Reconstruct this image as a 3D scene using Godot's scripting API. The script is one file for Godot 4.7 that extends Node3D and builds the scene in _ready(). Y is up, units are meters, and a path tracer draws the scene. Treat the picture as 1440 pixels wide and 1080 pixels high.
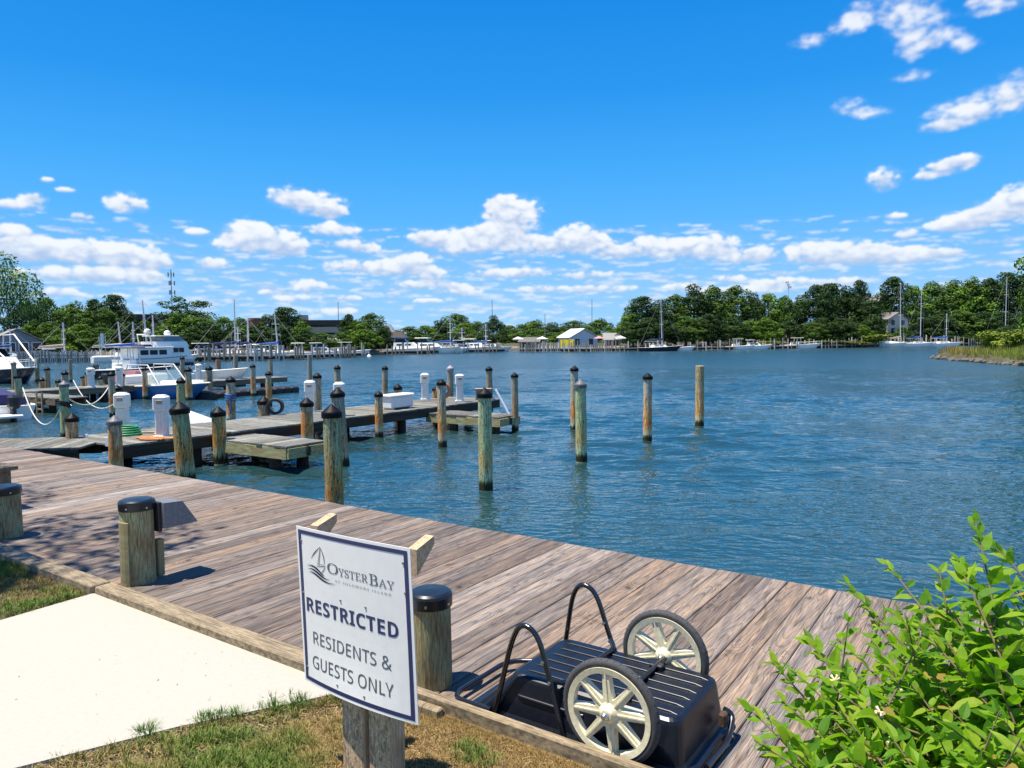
extends Node3D
# A marina boardwalk on a tidal creek: y = 0 is the water, the boardwalk runs along x, the land lies towards +z.

const DECK := 0.6
const LAWN := 0.63

var rng := RandomNumberGenerator.new()
var fnl := FastNoiseLite.new()
var taken := {}
var mats := {}
var texs := {}
var kept := {}


# ------------------------------------------------------------------ helpers
class Shape:
	var v := PackedVector3Array()
	var n := PackedVector3Array()
	var t := PackedVector2Array()
	var c := PackedColorArray()
	var tint := Color.WHITE
	var tinted := false

	func put(p: Vector3, m: Vector3, q := Vector2.ZERO) -> void:
		v.append(p)
		n.append(m)
		t.append(q)
		if tinted:
			c.append(tint)

	func tri(a: Vector3, b: Vector3, d: Vector3) -> void:  # counter-clockwise seen from outside
		var m := (b - a).cross(d - a).normalized()
		put(a, m)
		put(d, m)
		put(b, m)

	func quad(a: Vector3, b: Vector3, d: Vector3, e: Vector3, ua := Vector2(0, 0), ub := Vector2(1, 0), ud := Vector2(1, 1), ue := Vector2(0, 1)) -> void:
		var m := (d - a).cross(e - b).normalized()
		put(a, m, ua)
		put(d, m, ud)
		put(b, m, ub)
		put(a, m, ua)
		put(e, m, ue)
		put(d, m, ud)

	func smooth_quad(p: Array, m: Array, q: Array) -> void:
		for i in [0, 2, 1, 0, 3, 2]:
			put(p[i], m[i], q[i])

	func box(at: Vector3, size: Vector3, b := Basis.IDENTITY, bevel := 0.0) -> void:
		var h := size / 2.0
		var k := minf(bevel, minf(h.x, minf(h.y, h.z)) * 0.9)
		for axis in 3:
			var u := (axis + 1) % 3
			var w := (axis + 2) % 3
			for s in [-1.0, 1.0]:
				var q: Array[Vector3] = []
				for e in [[-1, -1], [1, -1], [1, 1], [-1, 1]]:
					var p := Vector3.ZERO
					p[axis] = h[axis] * s
					p[u] = (h[u] - k) * e[0] * s
					p[w] = (h[w] - k) * e[1]
					q.append(at + b * p)
				quad(q[0], q[1], q[2], q[3])
		if k <= 0.0:
			return
		for axis in 3:  # chamfered edges
			var u := (axis + 1) % 3
			var w := (axis + 2) % 3
			for e in [[1, 1], [-1, 1], [-1, -1], [1, -1]]:
				var q: Array[Vector3] = []
				for s in [[-1, 0], [1, 0], [1, 1], [-1, 1]]:
					var p := Vector3.ZERO
					p[axis] = (h[axis] - k) * s[0]
					p[u] = (h[u] - (k if s[1] else 0.0)) * e[0]
					p[w] = (h[w] - (0.0 if s[1] else k)) * e[1]
					q.append(at + b * p)
				if e[0] * e[1] > 0:
					quad(q[3], q[2], q[1], q[0])
				else:
					quad(q[0], q[1], q[2], q[3])
		for s in 8:
			var g := Vector3(1 if s & 1 else -1, 1 if s & 2 else -1, 1 if s & 4 else -1)
			var pa := at + b * (g * Vector3(h.x, h.y - k, h.z - k))
			var pb := at + b * (g * Vector3(h.x - k, h.y, h.z - k))
			var pc := at + b * (g * Vector3(h.x - k, h.y - k, h.z))
			if g.x * g.y * g.z > 0:
				tri(pa, pb, pc)
			else:
				tri(pa, pc, pb)

	func bar(a: Vector3, b: Vector3, wide: float, high: float, up := Vector3.UP) -> void:
		var d := (b - a).normalized()
		var side := d.cross(up).normalized()
		if side.length() < 0.5:
			side = d.cross(Vector3.RIGHT).normalized()
		var top := side.cross(d)
		box((a + b) / 2.0, Vector3(wide, high, a.distance_to(b)), Basis(side, top, -d))

	func tube(path: Array, radius: float, sides := 8, end_radius := -1.0, caps := true) -> void:
		var rings := []
		var total := path.size()
		var side := Vector3.ZERO
		for i in total:
			var d: Vector3 = (path[mini(i + 1, total - 1)] - path[maxi(i - 1, 0)]).normalized()
			if i == 0:
				side = d.cross(Vector3.UP if absf(d.y) < 0.9 else Vector3.RIGHT).normalized()
			else:
				side = (side - d * side.dot(d)).normalized()
			var up := side.cross(d)
			var r: float = radius if end_radius < 0.0 else lerpf(radius, end_radius, float(i) / (total - 1))
			var ring := []
			for k in sides + 1:
				var g := TAU * k / sides
				var m := side * cos(g) + up * sin(g)
				ring.append([path[i] + m * r, m, Vector2(float(k) / sides, float(i) / (total - 1))])
			rings.append(ring)
		for i in total - 1:
			for k in sides:
				var q := [rings[i][k], rings[i][k + 1], rings[i + 1][k + 1], rings[i + 1][k]]
				smooth_quad([q[3][0], q[2][0], q[1][0], q[0][0]], [q[3][1], q[2][1], q[1][1], q[0][1]], [q[3][2], q[2][2], q[1][2], q[0][2]])
		if caps:
			for k in sides:
				tri(path[0], rings[0][k][0], rings[0][k + 1][0])
				tri(path[total - 1], rings[total - 1][k + 1][0], rings[total - 1][k][0])

	func lathe(profile: Array, sides := 16, at := Vector3.ZERO, b := Basis.IDENTITY, wobble := 0.0, phase := 0.0) -> void:  # profile: Vector2(radius, height) from the bottom up
		for i in profile.size() - 1:
			var p: Vector2 = profile[i]
			var q: Vector2 = profile[i + 1]
			if p.is_equal_approx(q):
				continue
			var slope := Vector2(q.y - p.y, p.x - q.x).normalized()
			for k in sides:
				var pts := []
				var nor := []
				var uvs := []
				for e in [[p, k], [q, k], [q, k + 1], [p, k + 1]]:
					var g: float = TAU * (e[1] % sides) / sides
					var w: float = 1.0 + wobble * sin(3.0 * g + phase) + wobble * 0.6 * sin(5.0 * g + 2.0 * phase)
					pts.append(at + b * Vector3(cos(g) * e[0].x * w, e[0].y, sin(g) * e[0].x * w))
					nor.append(b * Vector3(cos(g) * slope.x, slope.y, sin(g) * slope.x))
					uvs.append(Vector2(float(e[1]) / sides, 1.0 - e[0].y / 2.4))
				smooth_quad(pts, nor, uvs)

	func loft(rings: Array, closed := true) -> void:  # rings of equal length, each counter-clockwise seen from the end of the loft
		for i in rings.size() - 1:
			var a: Array = rings[i]
			var b: Array = rings[i + 1]
			for k in (a.size() if closed else a.size() - 1):
				var j := (k + 1) % a.size()
				quad(a[k], a[j], b[j], b[k])

	func fan(ring: Array) -> void:
		var mid := Vector3.ZERO
		for p in ring:
			mid += p
		mid /= ring.size()
		for k in ring.size():
			tri(mid, ring[k], ring[(k + 1) % ring.size()])

	func append(mesh: Mesh, xf: Transform3D) -> void:
		for s in mesh.get_surface_count():
			var a := mesh.surface_get_arrays(s)
			var pv: PackedVector3Array = a[Mesh.ARRAY_VERTEX]
			var pn: PackedVector3Array = a[Mesh.ARRAY_NORMAL]
			var idx = a[Mesh.ARRAY_INDEX]
			if idx == null or idx.is_empty():
				for i in pv.size():
					put(xf * pv[i], (xf.basis * pn[i]).normalized())
			else:
				for i in idx:
					put(xf * pv[i], (xf.basis * pn[i]).normalized())

	func mesh() -> ArrayMesh:
		var a := []
		a.resize(Mesh.ARRAY_MAX)
		a[Mesh.ARRAY_VERTEX] = v
		a[Mesh.ARRAY_NORMAL] = n
		a[Mesh.ARRAY_TEX_UV] = t
		if tinted:
			a[Mesh.ARRAY_COLOR] = c
		var m := ArrayMesh.new()
		m.add_surface_from_arrays(Mesh.PRIMITIVE_TRIANGLES, a)
		return m


func numbered(called: String) -> String:
	if not taken.has(called):
		taken[called] = 0
		return called
	taken[called] += 1
	return "%s_%03d" % [called, taken[called]]


func obj(called: String, shape, m: Material, parent: Node = null, at := Vector3.ZERO) -> MeshInstance3D:
	var o := MeshInstance3D.new()
	o.mesh = shape.mesh() if shape is Shape else shape
	o.material_override = m
	o.position = at
	if parent:
		o.name = called
		parent.add_child(o, true)
	else:
		o.name = numbered(called)
		add_child(o, true)
	return o


func tag(o: Node, label: String, category: String, group := "") -> void:
	o.set_meta("label", label)
	o.set_meta("category", category)
	if group:
		o.set_meta("group", group)


func thing(called: String, label: String, category: String, at := Vector3.ZERO, turn := 0.0, group := "") -> Node3D:
	var o := Node3D.new()
	o.name = numbered(called)
	add_child(o, true)
	o.position = at
	o.rotation.y = turn
	tag(o, label, category, group)
	return o


func part(called: String, parent: Node, at := Vector3.ZERO) -> Node3D:
	var o := Node3D.new()
	o.name = called
	parent.add_child(o, true)
	o.position = at
	return o


func dup(root: Node3D, called: String, label: String, at: Vector3, turn := 0.0) -> Node3D:
	var o: Node3D = root.duplicate()
	o.name = numbered(called)
	add_child(o, true)
	o.position = at
	o.rotation = Vector3(0, turn, 0)
	o.set_meta("label", label)
	return o


func setting(o: Node, label: String, kind := "structure") -> void:
	o.set_meta("kind", kind)
	o.set_meta("label", label)


func lin(r: float, g: float, b: float) -> Color:
	return Color(r, g, b).linear_to_srgb()


func mat(key: String, c := Color.WHITE, rough := 0.8, metal := 0.0) -> StandardMaterial3D:
	if not mats.has(key):
		var m := StandardMaterial3D.new()
		m.resource_name = key
		m.albedo_color = c
		m.roughness = rough
		m.metallic = metal
		mats[key] = m
	return mats[key]


func mottle(m: StandardMaterial3D, scale: float, low: float, high: float, freq := 0.03, seed_ := 3) -> StandardMaterial3D:  # uneven tone over the surface, in the object's own space
	var key := "mottle%s_%s_%s_%s" % [low, high, freq, seed_]
	if not texs.has(key):
		var nt := NoiseTexture2D.new()
		nt.width = 256
		nt.height = 256
		nt.seamless = true
		var f := FastNoiseLite.new()
		f.seed = seed_
		f.frequency = freq
		f.fractal_octaves = 5
		nt.noise = f
		var g := Gradient.new()
		g.set_color(0, Color(low, low, low))
		g.set_color(1, Color(high, high, high))
		nt.color_ramp = g
		texs[key] = nt
	m.albedo_texture = texs[key]
	m.uv1_triplanar = true
	m.uv1_world_triplanar = true
	m.uv1_scale = Vector3.ONE * scale
	return m


func noise_at(seed_: int, freq: float, octaves := 4) -> FastNoiseLite:
	var f := FastNoiseLite.new()
	f.seed = seed_
	f.frequency = freq
	f.fractal_octaves = octaves
	f.noise_type = FastNoiseLite.TYPE_SIMPLEX_SMOOTH
	return f


func bytes_image(w: int, h: int, data: PackedByteArray) -> ImageTexture:
	var im := Image.create_from_data(w, h, false, Image.FORMAT_RGB8, data)
	return ImageTexture.create_from_image(im)


# ------------------------------------------------------------------ sky
const SKY_W := 4096
const SKY_H := 2048
const SKY_ROWS := 560  # rows of cloud above the horizon
var cover := PackedFloat32Array()
var lift := PackedFloat32Array()  # how high within its cloud a point is, -1 .. 1


func puff(az: float, el: float, raz: float, rel: float, strength := 1.0) -> void:
	var x0 := az / 360.0 * SKY_W
	var rx := raz / 360.0 * SKY_W * 1.32
	var ry := rel / 180.0 * SKY_H * 1.36
	var y0 := el / 180.0 * SKY_H
	for y in range(maxi(0, int(y0 - ry * 0.95)), mini(SKY_ROWS, int(y0 + ry * 1.2) + 1)):
		var dy := (y - y0) / ry
		if dy < 0.0:
			dy *= 1.35
		for x in range(int(x0 - rx), int(x0 + rx) + 1):
			var dx := (x - x0) / rx
			var d := 1.0 - dx * dx - dy * dy
			if d > 0.0:
				var i := y * SKY_W + posmod(x, SKY_W)
				d *= strength
				var sum := cover[i] + d
				lift[i] = (lift[i] * cover[i] + dy * d) / sum
				cover[i] = sum


func sky_color(el: float) -> Color:
	var stops := [[0.0, Color(0.36, 0.66, 0.96)], [4.5, Color(0.255, 0.57, 0.955)], [9.0, Color(0.105, 0.46, 0.97)], [13.0, Color(0.058, 0.395, 0.93)], [18.0, Color(0.026, 0.305, 0.85)], [25.0, Color(0.010, 0.245, 0.765)], [45.0, Color(0.008, 0.15, 0.62)], [90.0, Color(0.006, 0.11, 0.50)]]
	for i in stops.size() - 1:
		if el <= stops[i + 1][0]:
			var a: float = (el - stops[i][0]) / (stops[i + 1][0] - stops[i][0])
			return (stops[i][1] as Color).lerp(stops[i + 1][1], a)
	return stops[-1][1]


func make_sky() -> Image:
	var im := Image.create(SKY_W, SKY_H, false, Image.FORMAT_RGBF)
	for y in SKY_H:
		var el := 90.0 - (y + 0.5) / SKY_H * 180.0
		im.fill_rect(Rect2i(0, y, SKY_W, 1), sky_color(el) if el > 0.0 else Color(0.12, 0.2, 0.22))
	cover.resize(SKY_W * SKY_ROWS)
	lift.resize(SKY_W * SKY_ROWS)
	puff(-61.84, 9.33, 1.28, 0.74)
	puff(-68.01, 8.74, 1.56, 0.41)
	puff(-67.23, 9.25, 0.74, 0.37)
	puff(-64.61, 8.30, 0.67, 0.29)
	puff(-68.46, 7.16, 1.01, 0.46)
	puff(-66.79, 5.83, 2.80, 0.84)
	puff(-63.96, 5.92, 2.31, 0.96)
	puff(-61.41, 5.75, 2.17, 0.99)
	puff(-68.12, 6.16, 1.84, 1.10)
	puff(-60.32, 5.41, 1.09, 0.50)
	puff(-64.43, 4.49, 4.31, 0.53)
	puff(-62.10, 4.48, 2.45, 0.59)
	puff(-64.56, 3.08, 0.62, 0.24)
	puff(-66.10, 3.32, 1.18, 0.33)
	puff(-62.58, 3.16, 0.78, 0.24)
	puff(-56.42, 5.48, 1.28, 0.51)
	puff(-54.19, 7.71, 1.56, 1.04)
	puff(-52.49, 7.17, 2.21, 1.16)
	puff(-51.25, 6.79, 1.59, 0.74)
	puff(-55.04, 6.88, 1.55, 0.62)
	puff(-57.52, 7.67, 0.92, 0.31)
	puff(-51.16, 10.35, 1.59, 0.85)
	puff(-49.14, 9.92, 2.03, 0.96)
	puff(-48.13, 9.45, 1.08, 0.59)
	puff(-47.90, 8.17, 1.88, 0.59)
	puff(-46.88, 7.15, 1.95, 0.43)
	puff(-45.57, 6.80, 1.09, 0.38)
	puff(-50.06, 4.01, 1.39, 0.59)
	puff(-50.84, 3.11, 2.02, 0.32)
	puff(-52.84, 3.51, 0.68, 0.26)
	puff(-48.04, 2.12, 1.94, 0.38)
	puff(-46.97, 3.18, 0.87, 0.27)
	puff(-46.39, 5.42, 2.44, 0.65)
	puff(-43.20, 5.34, 2.19, 0.88)
	puff(-42.01, 5.83, 1.37, 0.77)
	puff(-40.78, 4.92, 1.21, 0.66)
	puff(-41.06, 4.16, 3.03, 0.39)
	puff(-38.23, 3.67, 1.44, 0.39)
	puff(-41.08, 2.97, 1.21, 0.22)
	puff(-41.01, 7.59, 1.43, 0.72)
	puff(-38.56, 7.23, 2.76, 1.22)
	puff(-36.10, 7.75, 2.21, 1.00)
	puff(-34.72, 8.43, 2.22, 1.33)
	puff(-34.32, 9.70, 2.22, 1.11)
	puff(-35.41, 10.23, 1.11, 0.66)
	puff(-33.36, 6.93, 2.33, 0.89)
	puff(-30.62, 7.16, 1.66, 0.94)
	puff(-29.26, 7.72, 1.65, 0.99)
	puff(-27.90, 6.84, 1.98, 0.88)
	puff(-26.18, 6.37, 1.32, 0.55)
	puff(-35.85, 5.01, 1.99, 0.44)
	puff(-33.38, 5.04, 1.66, 0.44)
	puff(-28.45, 4.81, 2.31, 0.39)
	puff(-31.74, 3.78, 2.88, 0.33)
	puff(-27.37, 3.77, 2.31, 0.38)
	puff(-23.35, 6.77, 2.17, 0.87)
	puff(-21.52, 6.44, 2.48, 0.86)
	puff(-19.45, 6.73, 1.92, 0.86)
	puff(-17.82, 5.79, 2.23, 0.64)
	puff(-15.93, 6.07, 1.05, 0.63)
	puff(-12.55, 5.75, 2.05, 0.92)
	puff(-10.23, 5.78, 2.52, 0.91)
	puff(-7.99, 5.41, 2.47, 0.79)
	puff(-5.83, 5.38, 2.04, 0.58)
	puff(-4.17, 5.42, 1.24, 0.33)
	puff(-17.91, 4.18, 1.27, 0.42)
	puff(-14.44, 3.81, 2.39, 0.47)
	puff(-10.65, 3.77, 2.02, 0.40)
	puff(-21.50, 3.75, 1.83, 0.38)
	puff(-19.43, 3.38, 2.14, 0.37)
	puff(-16.40, 3.36, 2.10, 0.37)
	puff(-2.23, 7.37, 2.80, 0.70)
	puff(-1.01, 8.01, 1.93, 0.74)
	puff(0.02, 8.69, 1.45, 0.82)
	puff(-3.73, 7.19, 1.71, 0.43)
	puff(-8.00, 10.49, 1.09, 0.89)
	puff(-4.30, 10.91, 1.53, 0.57)
	puff(-3.43, 11.29, 0.95, 0.43)
	puff(-5.53, 10.47, 0.77, 0.29)
	puff(-6.50, 6.84, 0.78, 0.39)
	puff(-7.39, 8.09, 0.89, 0.25)
	puff(-3.98, 14.03, 1.71, 0.95)
	puff(-2.02, 14.37, 1.95, 1.02)
	puff(-0.53, 15.03, 1.28, 1.19)
	puff(-4.57, 13.47, 1.24, 0.38)
	puff(-10.31, 15.47, 1.11, 0.60)
	puff(-8.83, 14.93, 1.19, 0.45)
	puff(-7.53, 21.05, 1.57, 1.18)
	puff(-6.16, 19.66, 1.75, 1.46)
	puff(-6.46, 18.39, 0.97, 0.78)
	puff(-4.50, 18.74, 1.34, 0.62)
	puff(-3.44, 18.10, 0.85, 0.42)
	puff(-10.40, 20.45, 1.31, 0.66)
	puff(-9.84, 21.03, 0.90, 0.80)
	puff(-12.91, 19.88, 1.23, 0.51)
	puff(-6.42, 16.86, 1.17, 0.39)
	puff(-1.80, 19.91, 1.76, 0.42)
	puff(-2.50, 20.45, 1.03, 0.37)
	puff(-65.43, 9.95, 0.57, 0.19)
	puff(-66.40, 10.48, 0.37, 0.19)
	rng.seed = 77
	for k in 210:  # the same broken cumulus all the way round, out of the frame
		var az := rng.randf_range(8.0, 282.0)
		var el := 2.5 + 34.0 * pow(rng.randf(), 1.7)
		var size := rng.randf_range(0.7, 2.6) * (0.7 + el / 26.0)
		for j in rng.randi_range(1, 4):
			puff(az + rng.randf_range(-1.6, 1.6) * size, el + rng.randf_range(-0.25, 0.4) * size, size * rng.randf_range(0.7, 1.3), size * rng.randf_range(0.3, 0.6))
	var big := noise_at(5, 24.0, 3)
	big.fractal_type = FastNoiseLite.FRACTAL_RIDGED
	big.fractal_gain = 0.45
	var fine := noise_at(8, 60.0, 5)
	var band := noise_at(21, 1.6, 5)
	for y in SKY_ROWS:
		var el := (y + 0.5) / SKY_H * 180.0
		var base := sky_color(el)
		var ce := cos(deg_to_rad(el))
		var se := sin(deg_to_rad(el))
		var low := el < 8.5
		var row := SKY_H / 2 - 1 - y
		for x in SKY_W:
			var d := cover[y * SKY_W + x]
			if d <= 0.0 and not low:
				continue
			var az := TAU * (x + 0.5) / SKY_W
			var p := Vector3(sin(az) * ce, se * 1.6, -cos(az) * ce)
			var a := 0.0
			var up := lift[y * SKY_W + x]
			if d > 0.0:
				var wisp := smoothstep(11.0, 17.0, el)
				var b := -big.get_noise_3dv(p)
				var f := fine.get_noise_3dv(p)
				var soft := smoothstep(-0.5, 0.35, up + 0.3 * f)
				var q := sqrt(minf(d, 1.6)) - 0.46 + b * lerpf(0.30, 0.22, wisp) + f * lerpf(0.27, 0.42, wisp)
				a = smoothstep(0.0, lerpf(lerpf(0.62, 0.26, soft), 0.85, wisp), q) * lerpf(0.98, 0.88, wisp)
				a = maxf(a, 0.34 * smoothstep(0.05, 1.1, d + f * 0.5) * (1.0 - 0.5 * wisp))
				up = up * 1.0 + b * 0.55 + f * 0.45 + 0.10 + 0.25 * wisp
			if low:  # far rows of small flat clouds near the horizon
				var far_ := band.get_noise_3d(p.x * 14.0, el * 1.35, p.z * 14.0) * 1.2 + 0.10 - absf(el - 3.6) * 0.05
				var k := smoothstep(0.0, 0.45, far_) * 0.6
				if k > a:
					a = k
					up = band.get_noise_3d(p.x * 22.0 + 9.0, el * 2.6, p.z * 22.0) * 1.6
			if a <= 0.003:
				continue
			var white := Color(0.96, 0.97, 0.985)
			var shade := Color(0.47, 0.58, 0.80)
			var s := smoothstep(-0.70, 0.50, up)
			var c := shade.lerp(white, s).lerp(base, clampf(0.24 - el * 0.02, 0.05, 0.24))
			im.set_pixel(x, row, base.lerp(c, a))
	return im


func light_and_camera() -> void:
	var cam := Camera3D.new()
	cam.name = "camera"
	cam.fov = 55.127
	cam.near = 0.05
	cam.far = 6000.0
	cam.transform = Transform3D(Basis(Vector3(0.8236, -0.0086, -0.5671), Vector3(-0.0269, 0.9982, -0.0542), Vector3(0.5666, 0.0599, 0.8218)).orthonormalized(), Vector3(0, 2.5, 0))
	add_child(cam)
	cam.current = true
	var e := Environment.new()
	e.background_mode = Environment.BG_SKY
	var sky := Sky.new()
	var pano := PanoramaSkyMaterial.new()
	pano.panorama = ImageTexture.create_from_image(make_sky())
	sky.sky_material = pano
	e.sky = sky
	e.tonemap_mode = Environment.TONE_MAPPER_LINEAR
	e.tonemap_exposure = 1.6
	e.background_energy_multiplier = 0.655
	e.sdfgi_enabled = true
	e.ssao_enabled = true
	e.ssil_enabled = true
	var we := WorldEnvironment.new()
	we.name = "world_environment"
	we.environment = e
	add_child(we)
	var sun := DirectionalLight3D.new()
	sun.name = "sun"
	sun.light_energy = 1.6
	sun.light_color = Color(1.0, 0.97, 0.91)
	sun.light_angular_distance = 0.5
	sun.shadow_enabled = true
	add_child(sun)
	var to_sun := Vector3(-0.235, 0.95, 0.20).normalized()
	sun.look_at_from_position(to_sun * 50.0, Vector3.ZERO, Vector3.FORWARD)


# ------------------------------------------------------------------ computed textures
func plank_texture(seed_: int, tone: Color) -> Array:  # weathered deck board, u across, v along: [colour, normal map]
	var w := 96
	var h := 1024
	var low := noise_at(seed_, 1.0, 3)
	var fibre := noise_at(seed_ + 50, 1.0, 3)
	var blot := noise_at(seed_ + 90, 1.0, 4)
	var r := RandomNumberGenerator.new()
	r.seed = seed_
	var knots := []
	for k in 3:
		knots.append(Vector3(r.randf_range(0.15, 0.85), r.randf_range(0.0, 1.0), r.randf_range(0.5, 1.0)))
	var mid := r.randf_range(0.2, 0.8)
	var data := PackedByteArray()
	data.resize(w * h * 3)
	var high := Image.create(w, h, false, Image.FORMAT_L8)
	for y in h:
		var v := float(y) / h
		for x in w:
			var u := float(x) / w
			var g := 1.9 * pow(u - mid, 2.0) + 1.1 * v + 0.16 * low.get_noise_2d(u * 0.6, v * 2.6)
			var knot := 0.0
			for k in knots:
				var e := pow((u - k.x) / 0.16, 2.0) + pow((v - k.y) / 0.016, 2.0)
				if e < 12.0:
					g += 0.30 * k.z * exp(-e * 0.35)
					knot = maxf(knot, exp(-e * 2.2) * k.z)
			var ring := fposmod(g * 8.0, 1.0)
			var late := smoothstep(0.55, 0.92, ring) * (1.0 - smoothstep(0.93, 1.0, ring))
			var f := fibre.get_noise_2d(u * 36.0, v * 11.0)
			var b := blot.get_noise_2d(u * 3.0, v * 3.5)
			var crack := smoothstep(0.40, 0.55, fibre.get_noise_2d(u * 22.0 + 40.0, v * 7.0))
			var k := 0.93 - 0.17 * late + 0.36 * f + 0.22 * b - 0.32 * crack - 0.34 * knot
			var warm := clampf(0.5 + b * 0.8 + late * 0.25, 0.0, 1.0)
			var i := (y * w + x) * 3
			data[i] = int(clampf(tone.r * k * (0.97 + 0.09 * warm), 0, 1) * 255)
			data[i + 1] = int(clampf(tone.g * k * (0.985 + 0.015 * warm), 0, 1) * 255)
			data[i + 2] = int(clampf(tone.b * k * (1.04 - 0.10 * warm), 0, 1) * 255)
			high.set_pixel(x, y, Color.WHITE * clampf(0.6 - 0.25 * late + 0.25 * f - 0.5 * crack, 0, 1))
	for end in [0.012, 0.48, 0.985]:  # nail heads where the board crosses a joist
		for s in [0.22, 0.78]:
			for dy in range(-2, 3):
				for dx in range(-1, 2):
					var i := ((clampi(int(end * h) + dy, 0, h - 1)) * w + int(s * w) + dx) * 3
					for c in 3:
						data[i + c] = int(data[i + c] * 0.45)
	high.bump_map_to_normal_map(2.0)
	return [bytes_image(w, h, data), ImageTexture.create_from_image(high)]


func piling_texture(style: String, seed_: int) -> ImageTexture:  # u round the post, v from its top (2.4 m) to the water line
	var w := 128
	var h := 512
	var fib := noise_at(seed_, 1.0, 4)
	var blot := noise_at(seed_ + 7, 1.0, 4)
	var top := Color(0.60, 0.60, 0.53)
	var low := Color(0.56, 0.56, 0.46)
	var rust := 0.0
	var algae := 0.0
	match style:
		"g":
			top = Color(0.66, 0.70, 0.55); low = Color(0.64, 0.72, 0.55); rust = 0.45; algae = 0.6
		"go":
			top = Color(0.56, 0.58, 0.45); low = Color(0.60, 0.60, 0.44); rust = 0.8; algae = 0.5
		"o":
			top = Color(0.66, 0.64, 0.58); low = Color(0.78, 0.73, 0.60); rust = 1.0; algae = 0.12
		"b":
			top = Color(0.68, 0.60, 0.45); low = Color(0.78, 0.71, 0.54); rust = 0.7; algae = 0.15
		"gr":
			top = Color(0.62, 0.59, 0.52); low = Color(0.64, 0.58, 0.47); rust = 0.3; algae = 0.25
	var data := PackedByteArray()
	data.resize(w * h * 3)
	for y in h:
		var m := (1.0 - float(y) / h) * 2.4  # metres above the water
		for x in w:
			var g := TAU * x / w
			var px := cos(g) * 3.0
			var pz := sin(g) * 3.0
			var f := fib.get_noise_3d(px * 3.4, m * 2.0, pz * 3.4)
			var f2 := fib.get_noise_3d(px * 9.0 + 20.0, m * 5.0, pz * 9.0)
			var b := blot.get_noise_3d(px * 0.5, m * 1.1, pz * 0.5)
			var c := low.lerp(top, smoothstep(0.5, 1.5, m + b * 0.5))
			c = c.lerp(Color(0.47, 0.62, 0.42), algae * smoothstep(-0.1, 0.5, b + f * 0.4) * 0.5)
			var band := smoothstep(0.20, 0.42, m + f * 0.15) * (1.0 - smoothstep(0.50, 1.15, m + b * 0.8 + f * 0.7))
			c = c.lerp(Color(0.84, 0.42, 0.11), rust * band * clampf(0.72 + f * 0.9 + b * 0.6, 0, 1))
			c = c.lerp(Color(0.72, 0.74, 0.62), (0.25 + algae * 0.35) * smoothstep(0.12, 0.26, m) * (1.0 - smoothstep(0.3, 0.5, m + f * 0.1)))
			var wet := 1.0 - smoothstep(0.10, 0.20, m + f * 0.05 + b * 0.06)
			c = c.lerp(Color(0.16, 0.15, 0.10), wet * 0.92)
			var f3 := fib.get_noise_3d(px * 20.0, m * 6.0 + 30.0, pz * 20.0)
			var f4 := fib.get_noise_3d(px * 14.0, m * 24.0, pz * 14.0 + 60.0)
			var k := 1.0 + f * 0.50 + f2 * 0.30 + f4 * 0.35 - 0.60 * smoothstep(0.22, 0.45, f3)
			var i := (y * w + x) * 3
			data[i] = int(clampf(c.r * k, 0, 1) * 255)
			data[i + 1] = int(clampf(c.g * k, 0, 1) * 255)
			data[i + 2] = int(clampf(c.b * k, 0, 1) * 255)
	return bytes_image(w, h, data)


func timber_texture(seed_: int, a: Color, b_: Color) -> ImageTexture:  # rough sawn post or board, long way up
	var w := 128
	var h := 512
	var fib := noise_at(seed_, 1.0, 4)
	var data := PackedByteArray()
	data.resize(w * h * 3)
	for y in h:
		for x in w:
			var u := float(x) / w
			var v := float(y) / h
			var f := fib.get_noise_2d(u * 14.0, v * 3.0)
			var f2 := fib.get_noise_2d(u * 45.0 + 9.0, v * 9.0)
			var b := fib.get_noise_2d(u * 2.0 + 70.0, v * 5.0)
			var c := a.lerp(b_, clampf(0.5 + b * 1.1 + f * 0.5, 0, 1))
			var k := 0.98 + f * 0.42 + f2 * 0.42 - 0.55 * smoothstep(0.30, 0.42, f2 * 0.6 + f * 0.6)
			var i := (y * w + x) * 3
			data[i] = int(clampf(c.r * k, 0, 1) * 255)
			data[i + 1] = int(clampf(c.g * k, 0, 1) * 255)
			data[i + 2] = int(clampf(c.b * k, 0, 1) * 255)
	return bytes_image(w, h, data)


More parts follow.
